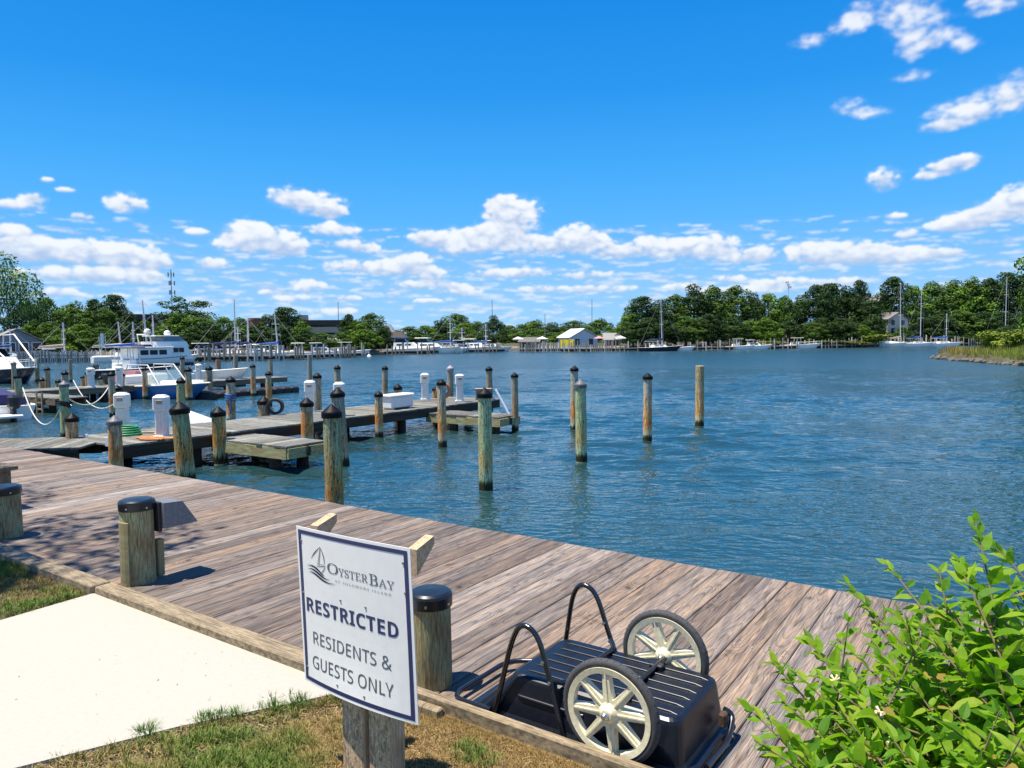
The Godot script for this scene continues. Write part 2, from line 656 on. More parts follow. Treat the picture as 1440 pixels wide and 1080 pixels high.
func wood_materials() -> void:
	var tones := [Color(0.575, 0.54, 0.505), Color(0.53, 0.497, 0.467), Color(0.61, 0.583, 0.553), Color(0.555, 0.51, 0.468)]
	var list := []
	for k in 4:
		var pair := plank_texture(11 + k * 7, tones[k])
		for j in 4:
			var m := StandardMaterial3D.new()
			m.resource_name = "weathered_deck_%d_%d" % [k, j]
			m.albedo_texture = pair[0]
			m.albedo_color = [Color(1.0, 1.0, 1.0), Color(0.88, 0.875, 0.875), Color(0.98, 0.95, 0.915), Color(0.81, 0.80, 0.80)][j]
			m.normal_enabled = true
			m.normal_texture = pair[1]
			m.normal_scale = 0.8
			m.roughness = 0.82
			m.metallic_specular = 0.35
			m.uv1_offset = Vector3(0, [0.0, 0.31, 0.57, 0.79][j], 0)
			list.append(m)
	kept["deck"] = list
	var pale := []
	for m in list:
		var k: StandardMaterial3D = m.duplicate()
		k.resource_name = "pier_" + m.resource_name
		k.albedo_color = (m.albedo_color as Color) * Color(0.97, 1.06, 1.08)
		pale.append(k)
	kept["pier_deck"] = pale
	for s in ["g", "go", "o", "b", "gr"]:
		for k in (2 if s in ["o", "gr"] else 1):
			var m := StandardMaterial3D.new()
			m.resource_name = "piling_" + s
			m.albedo_texture = piling_texture(s, 31 + k * 13 + s.length() * 5 + s.unicode_at(0))
			m.roughness = 0.9
			m.metallic_specular = 0.3
			mats["pile_%s%d" % [s, k]] = m
	var tm := mat("timber", Color.WHITE, 0.85)
	tm.albedo_texture = timber_texture(4, Color(0.58, 0.52, 0.42), Color(0.66, 0.58, 0.46))
	var tg := mat("timber_green", Color.WHITE, 0.85)
	tg.albedo_texture = timber_texture(9, Color(0.47, 0.48, 0.32), Color(0.60, 0.56, 0.38))
	var tk := mat("timber_grey", Color.WHITE, 0.9)
	tk.albedo_texture = timber_texture(15, Color(0.50, 0.45, 0.38), Color(0.42, 0.37, 0.31))
	var tl := mat("timber_pale", Color.WHITE, 0.9)
	tl.albedo_texture = timber_texture(19, Color(0.66, 0.68, 0.50), Color(0.62, 0.55, 0.38))
	var td := mat("timber_dark", Color.WHITE, 0.9)
	td.albedo_texture = timber_texture(23, Color(0.20, 0.17, 0.13), Color(0.27, 0.23, 0.18))


# ------------------------------------------------------------------ boards
func board_mesh(length: float, wide := 0.1775, thick := 0.04) -> ArrayMesh:  # lies along z, its top at y = 0; u across and v along its top
	var key := "board%.2f_%.3f_%.3f" % [length, wide, thick]
	if kept.has(key):
		return kept[key]
	var s := Shape.new()
	var w := wide / 2.0
	var l := length / 2.0
	var k := 0.005
	var vl := length / 3.2
	var e := [Vector3(-w, -k, l), Vector3(-w + k, 0, l - k), Vector3(w - k, 0, l - k), Vector3(w, -k, l)]
	var f := [Vector3(-w, -k, -l), Vector3(-w + k, 0, -l + k), Vector3(w - k, 0, -l + k), Vector3(w, -k, -l)]
	var us := [0.0, 0.04, 0.96, 1.0]
	for i in 3:
		s.quad(e[i], e[i + 1], f[i + 1], f[i], Vector2(us[i], 0), Vector2(us[i + 1], 0), Vector2(us[i + 1], vl), Vector2(us[i], vl))
	var d := Vector3(0, k - thick, 0)
	s.quad(e[0] + d, e[0], f[0], f[0] + d, Vector2(0, 0), Vector2(0.1, 0), Vector2(0.1, vl), Vector2(0, vl))
	s.quad(e[3], e[3] + d, f[3] + d, f[3], Vector2(0.9, 0), Vector2(1, 0), Vector2(1, vl), Vector2(0.9, vl))
	s.quad(e[0] + d, e[3] + d, e[3], e[0], Vector2(0, 0), Vector2(1, 0), Vector2(1, 0.02), Vector2(0, 0.02))
	s.quad(f[3] + d, f[0] + d, f[0], f[3], Vector2(0, 0), Vector2(1, 0), Vector2(1, 0.02), Vector2(0, 0.02))
	s.quad(e[0], e[3], e[2], e[1])
	s.quad(f[3], f[0], f[1], f[2])
	s.quad(e[0] + d, f[0] + d, f[3] + d, e[3] + d)
	kept[key] = s.mesh()
	return kept[key]


func lay_board(parent: Node3D, at: Vector3, length: float, along_x := false, wide := 0.1775, called := "plank", set_ := "deck") -> void:
	var o := MeshInstance3D.new()
	o.name = called
	o.mesh = board_mesh(length, wide)
	o.material_override = kept[set_][rng.randi() % 16]
	o.position = at
	o.rotation = Vector3(rng.randf_range(-0.0008, 0.0008), (PI / 2 if along_x else 0.0) + (PI if rng.randf() < 0.5 else 0.0) + rng.randf_range(-0.0015, 0.0015), rng.randf_range(-0.006, 0.006))
	parent.add_child(o, true)


func boardwalk() -> void:
	rng.seed = 5
	var root := part("boardwalk", self)
	setting(root, "weathered grey plank boardwalk along the water's edge")
	var i := 0
	var x := -30.0
	while x < 6.0:
		lay_board(root, Vector3(x, DECK + rng.randf_range(-0.002, 0.002), -4.325 + rng.randf_range(-0.012, 0.012)), 3.06)
		x += 0.1825
		i += 1
	var s := Shape.new()
	for z in [-2.95, -3.9, -4.9, -5.70]:  # joists and the face board on the water side
		s.box(Vector3(-12, DECK - 0.145, z), Vector3(36, 0.20, 0.05))
	obj("joists", s, mat("timber_dark"), root)
	for k in 12:
		var p := Shape.new()
		p.tube([Vector3(-29.0 + k * 3.0, -1.0, -5.55), Vector3(-29.0 + k * 3.0, DECK - 0.06, -5.55)], 0.11, 10)
		obj("support_post", p, mat("timber_dark"), root)
	var w := Shape.new()
	w.box(Vector3(-12, -0.25, -2.86), Vector3(36, 1.55, 0.09))
	var wall := obj("bulkhead_wall", w, mat("timber_dark"), root)
	wall.position.y = -0.02


func ground() -> void:
	# lawn, a sheet that runs back from the edging
	var m := mat("soil", lin(0.20, 0.135, 0.07), 0.95)
	mottle(m, 1.3, 0.45, 1.0, 0.03, 12)
	var s := Shape.new()
	s.quad(Vector3(-80, LAWN, 60), Vector3(60, LAWN, 60), Vector3(60, LAWN, -2.70), Vector3(-80, LAWN, -2.70))
	s.quad(Vector3(-80, LAWN, -2.70), Vector3(60, LAWN, -2.70), Vector3(60, -1, -2.70), Vector3(-80, -1, -2.70))
	setting(obj("ground", s, m), "lawn soil with dry clippings behind the timber edging")
	# pale concrete path that ends at the edging
	var c := mat("concrete", lin(0.43, 0.40, 0.335), 0.9)
	mottle(c, 1.1, 0.965, 1.0, 0.09, 6)
	var out_ := [Vector2(-5.62, -2.66), Vector2(-5.40, 3.0), Vector2(-5.0, 9.0), Vector2(-3.2, 9.0), Vector2(-3.9, 2.0), Vector2(-3.72, -1.0), Vector2(-3.30, -1.92), Vector2(-2.98, -2.46), Vector2(-2.88, -2.66)]
	var pth := Shape.new()
	var top: Array[Vector3] = []
	for q in out_:
		top.append(Vector3(q.x, 0.648, q.y))
	var tris := Geometry2D.triangulate_polygon(PackedVector2Array(out_))
	for k in range(0, tris.size(), 3):
		var a := top[tris[k]]
		var b := top[tris[k + 1]]
		var d := top[tris[k + 2]]
		if (b - a).cross(d - a).y > 0:
			pth.tri(a, b, d)
		else:
			pth.tri(a, d, b)
	for k in top.size():
		var a := top[k]
		var b := top[(k + 1) % top.size()]
		pth.quad(b, a, a - Vector3(0, 0.1, 0), b - Vector3(0, 0.1, 0))
	setting(obj("path", pth, c), "sunlit cream concrete path ending at the boardwalk")
	# edging timbers
	var k0 := thing("timber_edging", "weathered timber edging along the landward side of the boardwalk", "edging", Vector3(0, 0, 0))
	var runs := [[-30.0, -8.6, 0.15, 0.70], [-8.58, -5.62, 0.15, 0.705], [-5.60, -2.62, 0.13, 0.70], [-2.60, 0.35, 0.052, 0.715], [0.37, 6.0, 0.052, 0.71]]
	for r in runs:
		var b := Shape.new()
		var wide: float = r[2]
		b.box(Vector3.ZERO, Vector3(wide, r[3] - 0.50, r[1] - r[0]), Basis.IDENTITY, 0.008)
		var o := obj("board", b, mat("edging_wood"), k0, Vector3((r[0] + r[1]) / 2.0, (r[3] + 0.50) / 2.0, -2.775 + wide / 2.0))
		o.rotation.y = PI / 2
	var em := mat("edging_wood", Color.WHITE, 0.9)
	em.albedo_texture = timber_texture(41, Color(0.60, 0.53, 0.42), Color(0.52, 0.46, 0.36))
	em.uv1_triplanar = true
	em.uv1_scale = Vector3(3.0, 3.0, 0.6)
	var st := Shape.new()
	st.box(Vector3.ZERO, Vector3(0.30, 0.05, 0.05), Basis(Vector3.UP, 0.03), 0.006)
	obj("stake", st, mat("edging_wood"), k0, Vector3(-2.45, LAWN + 0.03, -2.69))


func water() -> void:
	var m := mat("water", lin(0.016, 0.050, 0.054), 0.07)
	m.metallic_specular = 0.52
	var nt := NoiseTexture2D.new()
	nt.width = 1024
	nt.height = 1024
	nt.seamless = true
	nt.as_normal_map = true
	nt.bump_strength = 12.0
	var f := FastNoiseLite.new()
	f.seed = 4
	f.frequency = 0.016
	f.fractal_octaves = 3
	f.fractal_gain = 0.45
	nt.noise = f
	m.normal_enabled = true
	m.normal_texture = nt
	m.normal_scale = 0.42
	# a grid that is fine near the boardwalk and coarser farther out
	var xs := PackedFloat32Array()
	var zs := PackedFloat32Array()
	var q := -30.0
	var step := 0.16
	while q > -190.0:
		q -= step
		step *= 1.035
		xs.append(q)
	xs.reverse()
	q = -30.0
	while q < 9.0:
		xs.append(q)
		q += 0.16
	step = 0.16
	while q < 70.0:
		xs.append(q)
		q += step
		step *= 1.06
	q = -2.75
	step = 0.15
	while q > -240.0:
		zs.append(q)
		q -= step
		if q < -34.0:
			step *= 1.03
	var x0 := xs[0]
	var x1 := xs[xs.size() - 1]
	var z0 := zs[zs.size() - 1]
	var nx := xs.size() - 1
	var nz := zs.size() - 1
	var a := noise_at(61, 1.0, 2)
	var b := noise_at(62, 1.0, 3)
	var c := noise_at(63, 0.12, 2)
	var v := PackedVector3Array()
	var n := PackedVector3Array()
	var uv := PackedVector2Array()
	var hs := PackedFloat32Array()
	hs.resize((nx + 1) * (nz + 1))
	for j in nz + 1:
		var z := zs[j]
		for i in nx + 1:
			var x := xs[i]
			# crests lie roughly across the line from the land to the far shore
			var p := Vector2(x * 0.88 - z * 0.47, x * 0.47 + z * 0.88)
			var far_ := absf(z) + maxf(0.0, -30.0 - x) * 0.6
			var fade := clampf(60.0 / (20.0 + far_), 0.0, 1.0) * clampf(minf(minf(i, nx - i), nz - j) / 10.0, 0.0, 1.0)
			if fade > 0.0:
				var gust := 0.70 + 0.9 * c.get_noise_2d(p.x, p.y)
				hs[j * (nx + 1) + i] = fade * gust * (0.075 * a.get_noise_2d(p.x * 0.36, p.y * 0.85) + 0.036 * b.get_noise_2d(p.x * 0.85, p.y * 2.1))
	for j in nz + 1:
		for i in nx + 1:
			var x := xs[i]
			var z := zs[j]
			v.append(Vector3(x, hs[j * (nx + 1) + i], z))
			var i0 := maxi(i - 1, 0)
			var i1 := mini(i + 1, nx)
			var j0 := maxi(j - 1, 0)
			var j1 := mini(j + 1, nz)
			var dx := (hs[j * (nx + 1) + i1] - hs[j * (nx + 1) + i0]) / (xs[i1] - xs[i0])
			var dz := (hs[j1 * (nx + 1) + i] - hs[j0 * (nx + 1) + i]) / (zs[j1] - zs[j0])
			n.append(Vector3(-dx, 1, -dz).normalized())
			uv.append(wave_uv(x, z))
	var idx := PackedInt32Array()
	var idx_mid := PackedInt32Array()
	var idx_far := PackedInt32Array()
	for j in nz:
		for i in nx:
			var e := j * (nx + 1) + i
			var reach := Vector2(xs[i], zs[j]).length()
			(idx if reach < 34.0 else idx_mid if reach < 62.0 else idx_far).append_array([e, e + nx + 2, e + 1, e, e + nx + 1, e + nx + 2])
	for r in [[-2500.0, x0, -2500.0, 90.0], [x1, 2500.0, -2500.0, 90.0], [x0, x1, -2500.0, z0]]:  # open water out to the horizon
		var e := v.size()
		for k in [[0, 2], [1, 2], [1, 3], [0, 3]]:
			v.append(Vector3(r[k[0]], 0, r[k[1]]))
			n.append(Vector3.UP)
			uv.append(wave_uv(r[k[0]], r[k[1]]))
		idx_far.append_array([e, e + 1, e + 2, e, e + 2, e + 3])
	var arr := []
	arr.resize(Mesh.ARRAY_MAX)
	arr[Mesh.ARRAY_VERTEX] = v
	arr[Mesh.ARRAY_NORMAL] = n
	arr[Mesh.ARRAY_TEX_UV] = uv
	var mesh := ArrayMesh.new()
	for k in 3:  # the ripples that the grid is too coarse to carry are steeper in the normal map farther out
		arr[Mesh.ARRAY_INDEX] = [idx, idx_mid, idx_far][k]
		mesh.add_surface_from_arrays(Mesh.PRIMITIVE_TRIANGLES, arr)
		var mk: StandardMaterial3D = m if k == 0 else m.duplicate()
		mk.normal_scale = [0.52, 1.0, 1.9][k]
		mk.roughness = [0.06, 0.14, 0.23][k]
		mk.metallic_specular = [0.68, 0.84, 1.0][k]
		mesh.surface_set_material(k, mk)
	var wo := obj("water", mesh, null)
	setting(wo, "rippled blue green creek water")


func wave_uv(x: float, z: float) -> Vector2:
	return Vector2(x * 0.88 - z * 0.47, (x * 0.47 + z * 0.88) * 2.0) / 6.0


var shore: Array[Vector2] = []


func shore_point(x: float, z: float) -> void:
	shore.append(Vector2(x, z))


func far_land() -> void:
	shore_point(-130.1, 4.3)
	shore_point(-123.2, -12.6)
	shore_point(-117.9, -25.9)
	shore_point(-126.0, -42.2)
	shore_point(-117.0, -49.6)
	shore_point(-109.0, -56.3)
	shore_point(-101.0, -66.7)
	shore_point(-97.1, -76.7)
	shore_point(-97.1, -88.8)
	shore_point(-95.9, -101.8)
	shore_point(-96.8, -110.9)
	shore_point(-99.8, -123.5)
	shore_point(-99.2, -138.4)
	shore_point(-92.2, -145.7)
	shore_point(-82.0, -147.9)
	shore_point(-71.7, -145.2)
	shore_point(-63.3, -148.6)
	shore_point(-55.2, -156.6)
	shore_point(-44.5, -173.6)
	shore_point(-32.6, -191.6)
	shore_point(-20.3, -219.5)
	shore_point(-5.4, -249.2)
	shore_point(11.4, -268.1)
	shore_point(42.5, -272.4)
	shore_point(101.0, -300.4)
	shore_point(161.5, -305.6)
	var m := mat("far_ground", lin(0.10, 0.115, 0.045), 0.95)
	mottle(m, 0.05, 0.55, 1.0, 0.03, 17)
	m.vertex_color_use_as_albedo = true
	m.albedo_color = Color.WHITE
	var s := Shape.new()
	s.tinted = true
	var steps := [[0.0, -0.6], [0.6, 0.55], [4.0, 0.95], [14.0, 1.1], [60.0, 1.4], [220.0, 3.0], [1500.0, 5.0]]
	for i in shore.size() - 1:
		for k in steps.size() - 1:
			var q := []
			for e in [[i, k], [i + 1, k], [i + 1, k + 1], [i, k + 1]]:
				var p := shore[e[0]]
				var o: Vector2 = p + p.normalized() * steps[e[1]][0]
				q.append(Vector3(o.x, steps[e[1]][1], o.y))
			s.tint = Color(0.36, 0.30, 0.21) if k < 2 else Color(0.12, 0.115, 0.05)
			s.quad(q[0], q[1], q[2], q[3])
	setting(obj("far_shore", s, m), "low wooded land across the creek")


# ------------------------------------------------------------------ marina
func piling(x: float, z: float, h: float, r: float, lean: float, style: String, cap: String, label: String) -> void:
	var root := thing("piling", label, "piling", Vector3(x, 0, z), 0.0, "wooden mooring pilings in the marina")
	var up := Vector3(0.824 * lean, h, -0.567 * lean).normalized()
	root.quaternion = Quaternion(Vector3.UP, up)
	var cone := r * 0.95
	var skirt := r * 0.62
	if cap == "none":
		cone = 0.0
	elif cap == "flat":
		cone = r * 0.2
	var top := h - cone
	var s := Shape.new()
	var prof := [Vector2(r * 1.05, -1.2), Vector2(r * 1.04, 0.0), Vector2(r * 1.01, h * 0.5), Vector2(r * 0.98, top)]
	if cap == "none":
		prof += [Vector2(r * 0.9, top + 0.012), Vector2(0, top + 0.016)]
	else:
		prof += [Vector2(0, top)]
	var phase := rng.randf() * TAU
	s.lathe(prof, 18, Vector3.ZERO, Basis(Vector3.UP, phase), 0.022, phase)
	var key := "pile_%s%d" % [style, (rng.randi() % 2) if style in ["o", "gr"] else 0]
	obj("post", s, mats[key], root)
	if cap == "none":
		return
	var c := Shape.new()
	var m := mat("cap_black", lin(0.007, 0.007, 0.009), 0.5)
	m.metallic_specular = 0.25
	if cap == "grey":
		m = mottle(mat("cap_grey", lin(0.20, 0.20, 0.22), 0.55), 6.0, 0.5, 1.0)
	elif cap == "lilac":
		m = mat("cap_lilac", lin(0.34, 0.27, 0.33), 0.6)
	c.lathe([Vector2(r * 1.06, top - skirt), Vector2(r * 1.15, top - skirt), Vector2(r * 1.16, top - 0.01), Vector2(r * 1.10, top + 0.008), Vector2(r * 0.06, top + cone * 0.97), Vector2(0, top + cone)], 24)
	obj("cap", c, m, root)


func pilings() -> void:
	rng.seed = 9
	piling(-7.53, -6.70, 1.67, 0.119, -0.017, "go", "black", "thick green piling with shiny black cone cap standing closest to the boardwalk edge")
	piling(-7.29, -9.78, 1.72, 0.113, -0.006, "g", "black", "pale green piling with black cone cap in open water beyond the boardwalk middle")
	piling(-7.34, -13.14, 1.69, 0.113, -0.020, "g", "grey", "pale green piling with grey cone cap standing just before a thinner capped one")
	piling(-7.41, -16.55, 1.68, 0.107, 0.004, "o", "black", "grey piling with bright orange rust band and black cap, alone in open water")
	piling(-7.45, -20.21, 1.71, 0.121, -0.000, "b", "none", "bare piling without a cap, weathered top, farthest right of the mooring pilings")
	piling(-11.11, -10.12, 1.59, 0.128, -0.086, "gr", "black", "grey leaning piling right behind the thick green one near the boardwalk")
	piling(-11.10, -13.21, 1.61, 0.100, -0.013, "o", "black", "mottled grey green piling where the farther finger dock joins the long pier")
	piling(-11.30, -16.53, 1.62, 0.092, -0.005, "gr", "black", "grey piling with a white pipe leaning on it at the far finger dock tip")
	piling(-9.99, -17.48, 1.79, 0.102, 0.011, "o", "black", "orange stained piling hidden partly behind a pale green one in open water")
	piling(-15.40, -20.93, 1.59, 0.113, -0.009, "gr", "black", "grey piling with black cap just past the outer end of the pier")
	piling(-12.23, -7.44, 1.47, 0.149, -0.094, "go", "black", "thick mottled leaning piling with black cap beside the orange hose on the pier")
	piling(-13.58, -9.03, 1.19, 0.136, -0.026, "go", "black", "green and rust piling with pointed black cap at the near finger dock root")
	piling(-13.58, -6.89, 1.19, 0.117, -0.001, "o", "grey", "rust stained piling with grey cone cap and white tag before the pier bend")
	piling(-13.54, -11.26, 1.22, 0.140, 0.007, "o", "black", "streaked brown and green piling with black cap between pier and near finger dock")
	piling(-13.60, -13.65, 1.22, 0.101, 0.002, "o", "black", "orange brown piling with black cap in front of the white dock box")
	piling(-15.73, -7.12, 1.11, 0.115, 0.021, "gr", "black", "short tan piling with white number tag at the back of the pier bend")
	piling(-16.24, -12.10, 1.10, 0.149, 0.009, "gr", "black", "short dark piling with a coiled hose hung on it behind the pier")
	piling(-16.21, -13.88, 1.64, 0.110, 0.003, "gr", "black", "paired grey pilings with one black cap beside the first tall white pedestal")
	piling(-19.87, -13.62, 1.48, 0.131, 0.019, "o", "black", "piling wrapped in a blue rope behind the pier, rust at its foot")
	piling(-16.20, -17.09, 1.15, 0.124, 0.024, "gr", "black", "dark capped piling peeking over the white dock box")
	piling(-16.11, -19.60, 1.65, 0.110, 0.023, "gr", "lilac", "dark green piling with pale lilac cap behind the orange life ring")
	piling(-15.91, -18.55, 0.98, 0.085, 0.017, "o", "black", "short orange piling beside the mottled piling near the pier end")
	piling(-26.13, -21.97, 1.92, 0.096, -0.000, "gr", "none", "slender grey piling without cap behind the first pair of pier pedestals")
	piling(-23.58, -21.28, 1.53, 0.127, -0.001, "gr", "black", "pale grey piling with black cap seen above the second pier pedestal")
	piling(-22.66, -23.14, 1.45, 0.123, 0.023, "gr", "black", "pale green grey piling with black cap standing behind the white dock box")
	piling(-23.95, -18.10, 1.38, 0.110, 0.005, "o", "black", "slim green piling with orange foot in water right of the dark floating dock")
	piling(-34.57, -26.31, 1.72, 0.110, -0.005, "gr", "black", "tall thin grey piling just behind the slim green one by the floating dock")
	piling(-29.00, -21.08, 1.51, 0.114, 0.002, "o", "black", "thin rusty piling standing at the middle of the dark floating dock")
	piling(-38.29, -26.67, 1.73, 0.127, -0.004, "gr", "none", "tall bare grey piling in open water left of the dark floating dock end")
	piling(-42.17, -28.08, 1.64, 0.136, 0.039, "gr", "black", "grey piling with an orange and white life vest hung near its top")
	piling(-32.17, -20.91, 1.41, 0.154, 0.003, "gr", "black", "capped grey piling beside the white skiff on its lift")
	piling(-29.43, -18.16, 1.47, 0.138, -0.022, "o", "black", "rusty piling with white collar at the bow of the blue boat")
	piling(-25.75, -15.53, 1.22, 0.146, 0.040, "g", "black", "green roped piling at the side of the blue boat by its windscreen")
	piling(-31.99, -17.64, 1.46, 0.115, 0.011, "o", "black", "rust footed piling midway along the blue hull of the open boat")
	piling(-42.87, -26.03, 1.68, 0.133, 0.042, "gr", "black", "tall grey piling in front of the bow of the white trawler yacht")
	piling(-20.72, -9.23, 1.54, 0.113, 0.013, "g", "grey", "thick green piling with grey cone cap strapped with black rope, near the ladder")
	piling(-26.62, -11.89, 1.61, 0.102, 0.031, "gr", "black", "grey piling with dark cone cap directly behind the green strapped one")
	piling(-25.31, -12.80, 1.55, 0.102, -0.002, "o", "black", "tall two tone piling with white rope left of the blue boat stern")
	piling(-28.20, -14.45, 0.94, 0.149, 0.014, "gr", "black", "stout brown piling touching the stern of the blue boat")
	piling(-33.09, -17.17, 1.20, 0.111, 0.042, "gr", "black", "short capped piling behind the stout brown one on the far pier")
	piling(-34.28, -16.86, 1.04, 0.113, -0.022, "g", "black", "green grey piling in the water before the far pier pedestals")
	piling(-34.38, -16.28, 1.25, 0.085, 0.044, "o", "black", "thin orange piling just left of the far pier pedestal pair")
	piling(-34.54, -16.18, 1.09, 0.088, 0.043, "gr", "black", "short grey capped post on the far pier left of the orange one")
	piling(-28.18, -11.15, 1.42, 0.110, -0.069, "g", "flat", "leaning bright green piling beside the blue covered boat")
	piling(-37.06, -14.47, 1.75, 0.104, -0.007, "gr", "grey", "grey piling behind the leaning bright green one at the navy boat")
	piling(-53.95, -22.42, 1.52, 0.142, 0.005, "gr", "none", "grey piling with a white fender at the bow of the navy boat")
	piling(-36.91, -15.75, 1.46, 0.115, 0.019, "gr", "black", "mottled grey piling with black cap at the ladder dock rear")
	piling(-36.03, -15.14, 1.01, 0.111, 0.018, "o", "black", "short orange capped piling at the left end of the ladder dock")
	piling(-35.45, -15.53, 0.94, 0.111, 0.051, "g", "black", "short green capped piling beside the ladder on the ladder dock")
	piling(-50.75, -23.07, 1.48, 0.099, 0.003, "gr", "none", "tall slim grey piling in open water beyond the ladder dock")


func plank_pier(called: String, label: String, at: Vector3, length: float, wide: float, turn: float, edge: Material, skip := 0.0) -> Node3D:
	# runs from `at` along its own -z, planks across
	var root := thing(called, label, "dock", at, turn)
	var z := -skip
	while z > -length:
		lay_board(root, Vector3(rng.randf_range(-0.012, 0.012), rng.randf_range(-0.003, 0.003), z), wide, true, 0.175, "plank", "pier_deck")
		z -= 0.1825
	for sgn in [-1.0, 1.0]:
		var s := Shape.new()
		s.box(Vector3.ZERO, Vector3(0.06, 0.22, length - skip), Basis.IDENTITY, 0.006)
		obj("side_beam", s, edge, root, Vector3(sgn * (wide / 2.0 - 0.035), -0.155, -(length + skip) / 2.0 + 0.09))
	var j := Shape.new()
	j.box(Vector3(0, -0.14, -(length + skip) / 2.0), Vector3(0.08, 0.18, length - skip))
	obj("joist", j, mat("timber_dark"), root)
	return root


func under_posts(root: Node3D, spots: Array, top: float) -> void:
	for p in spots:
		var s := Shape.new()
		s.lathe([Vector2(0.125, -1.0 - top), Vector2(0.12, -0.08)], 12)
		obj("support_post", s, mat("timber_dark"), root, Vector3(p.x, 0, p.y))


func piers() -> void:
	rng.seed = 15
	var grey := mat("timber_grey")
	var m := plank_pier("pier", "long grey plank pier carrying white pedestals out past the pilings", Vector3(-14.83, DECK, -7.15), 12.2, 2.16, 0.0, mat("timber_dark"))
	under_posts(m, [Vector2(-0.8, -1.0), Vector2(0.8, -1.6), Vector2(-0.8, -4.2), Vector2(0.8, -4.6), Vector2(-0.8, -7.2), Vector2(0.8, -7.8), Vector2(0.8, -10.8), Vector2(-0.8, -11.4)], DECK)
	var bend := plank_pier("pier_bend", "angled grey plank gangway joining the pier to the boardwalk", Vector3(-16.6, DECK - 0.006, -5.55), 2.5, 1.62, -0.85, mat("timber_dark"))
	under_posts(bend, [Vector2(0.5, -1.4), Vector2(-0.5, -1.0)], DECK)
	var pale := mat("timber_pale")
	var f1 := plank_pier("finger_dock", "low finger dock with pale green side board nearest the boardwalk", Vector3(-13.78, 0.50, -9.50), 2.35, 1.0, -PI / 2 + 0.02, pale)
	under_posts(f1, [Vector2(0.3, -1.7), Vector2(-0.3, -1.8)], 0.5)
	var f2 := plank_pier("finger_dock", "low pale finger dock near the outer end of the pier", Vector3(-13.78, 0.45, -16.25), 2.55, 0.95, -PI / 2, pale)
	under_posts(f2, [Vector2(0.3, -0.8), Vector2(0.25, -2.2)], 0.45)
	for f in [[f1, 2.35], [f2, 2.55]]:
		var e := Shape.new()
		e.box(Vector3(0, -0.15, -f[1] + 0.06), Vector3(0.96, 0.20, 0.05))
		obj("end_board", e, pale, f[0])
	var pb := plank_pier("far_pier", "second plank pier farther left with a pair of pedestals", Vector3(-33.6, DECK, -10.0), 16.0, 1.9, 0.0, grey)
	under_posts(pb, [Vector2(0.7, -2.0), Vector2(0.7, -6.3), Vector2(-0.7, -6.5), Vector2(0.7, -10.5), Vector2(0.7, -14.5)], DECK)
	var lb := plank_pier("ladder_dock", "short plank dock with a wooden ladder down to the water", Vector3(-32.7, DECK - 0.05, -12.75), 4.4, 1.1, -PI / 2 + 0.03, grey)
	under_posts(lb, [Vector2(0.3, -1.6), Vector2(0.3, -3.6)], DECK)
	var ld := Shape.new()
	for sgn in [-0.2, 0.2]:
		ld.box(Vector3(0.60, -0.30, -3.3 + sgn), Vector3(0.05, 0.95, 0.06))
	for k in 4:
		ld.box(Vector3(0.60, 0.05 - k * 0.24, -3.3), Vector3(0.04, 0.05, 0.36))
	obj("ladder", ld, mat("timber"), lb)
	# dark drive-on float
	var fd := thing("floating_dock", "low black floating dock made of plastic cubes right of the blue boat", "floating dock", Vector3(-29.6, 0.0, -19.3), 0.0)
	var bm := mat("float_black", lin(0.016, 0.016, 0.02), 0.6)
	for k in 10:
		for j in 3:
			var s := Shape.new()
			s.box(Vector3.ZERO, Vector3(0.47, 0.38, 0.47), Basis.IDENTITY, 0.06)
			obj("float_cube", s, bm, fd, Vector3(-1.0 + j * 0.5, 0.08 + rng.randf_range(-0.015, 0.02), -k * 0.5))


func pedestal_proto() -> Node3D:
	var root := thing("power_pedestal", "", "power pedestal", Vector3.ZERO, 0.0, "white power pedestals on the docks")
	var w := mottle(mat("pedestal_white", lin(0.93, 0.90, 0.82), 0.45), 2.0, 0.9, 1.0)
	var s := Shape.new()
	s.box(Vector3(0, 0.03, 0), Vector3(0.36, 0.06, 0.30), Basis.IDENTITY, 0.01)
	obj("base", s, w, root)
	s = Shape.new()
	s.box(Vector3(0, 0.36, 0), Vector3(0.27, 0.62, 0.22), Basis.IDENTITY, 0.02)
	for k in 3:
		s.box(Vector3(-0.08 + k * 0.08, 0.36, 0.112), Vector3(0.02, 0.56, 0.012))
		s.box(Vector3(0.137, 0.36, -0.07 + k * 0.07), Vector3(0.012, 0.56, 0.02))
	obj("column", s, w, root)
	s = Shape.new()
	s.box(Vector3(0, 0.86, 0), Vector3(0.34, 0.38, 0.30), Basis.IDENTITY, 0.035)
	for k in 3:
		s.box(Vector3(0.172, 0.85, -0.09 + k * 0.09), Vector3(0.012, 0.30, 0.03))
	obj("head", s, w, root)
	s = Shape.new()
	s.box(Vector3(0, 0.90, 0.155), Vector3(0.15, 0.10, 0.02), Basis.IDENTITY, 0.005)
	obj("socket_panel", s, mat("socket_tan", lin(0.42, 0.33, 0.22), 0.6), root)
	s = Shape.new()
	s.box(Vector3(0, 1.062, 0), Vector3(0.22, 0.03, 0.20), Basis.IDENTITY, 0.012)
	obj("lid", s, w, root)
	root.scale = Vector3.ONE * 0.8
	return root


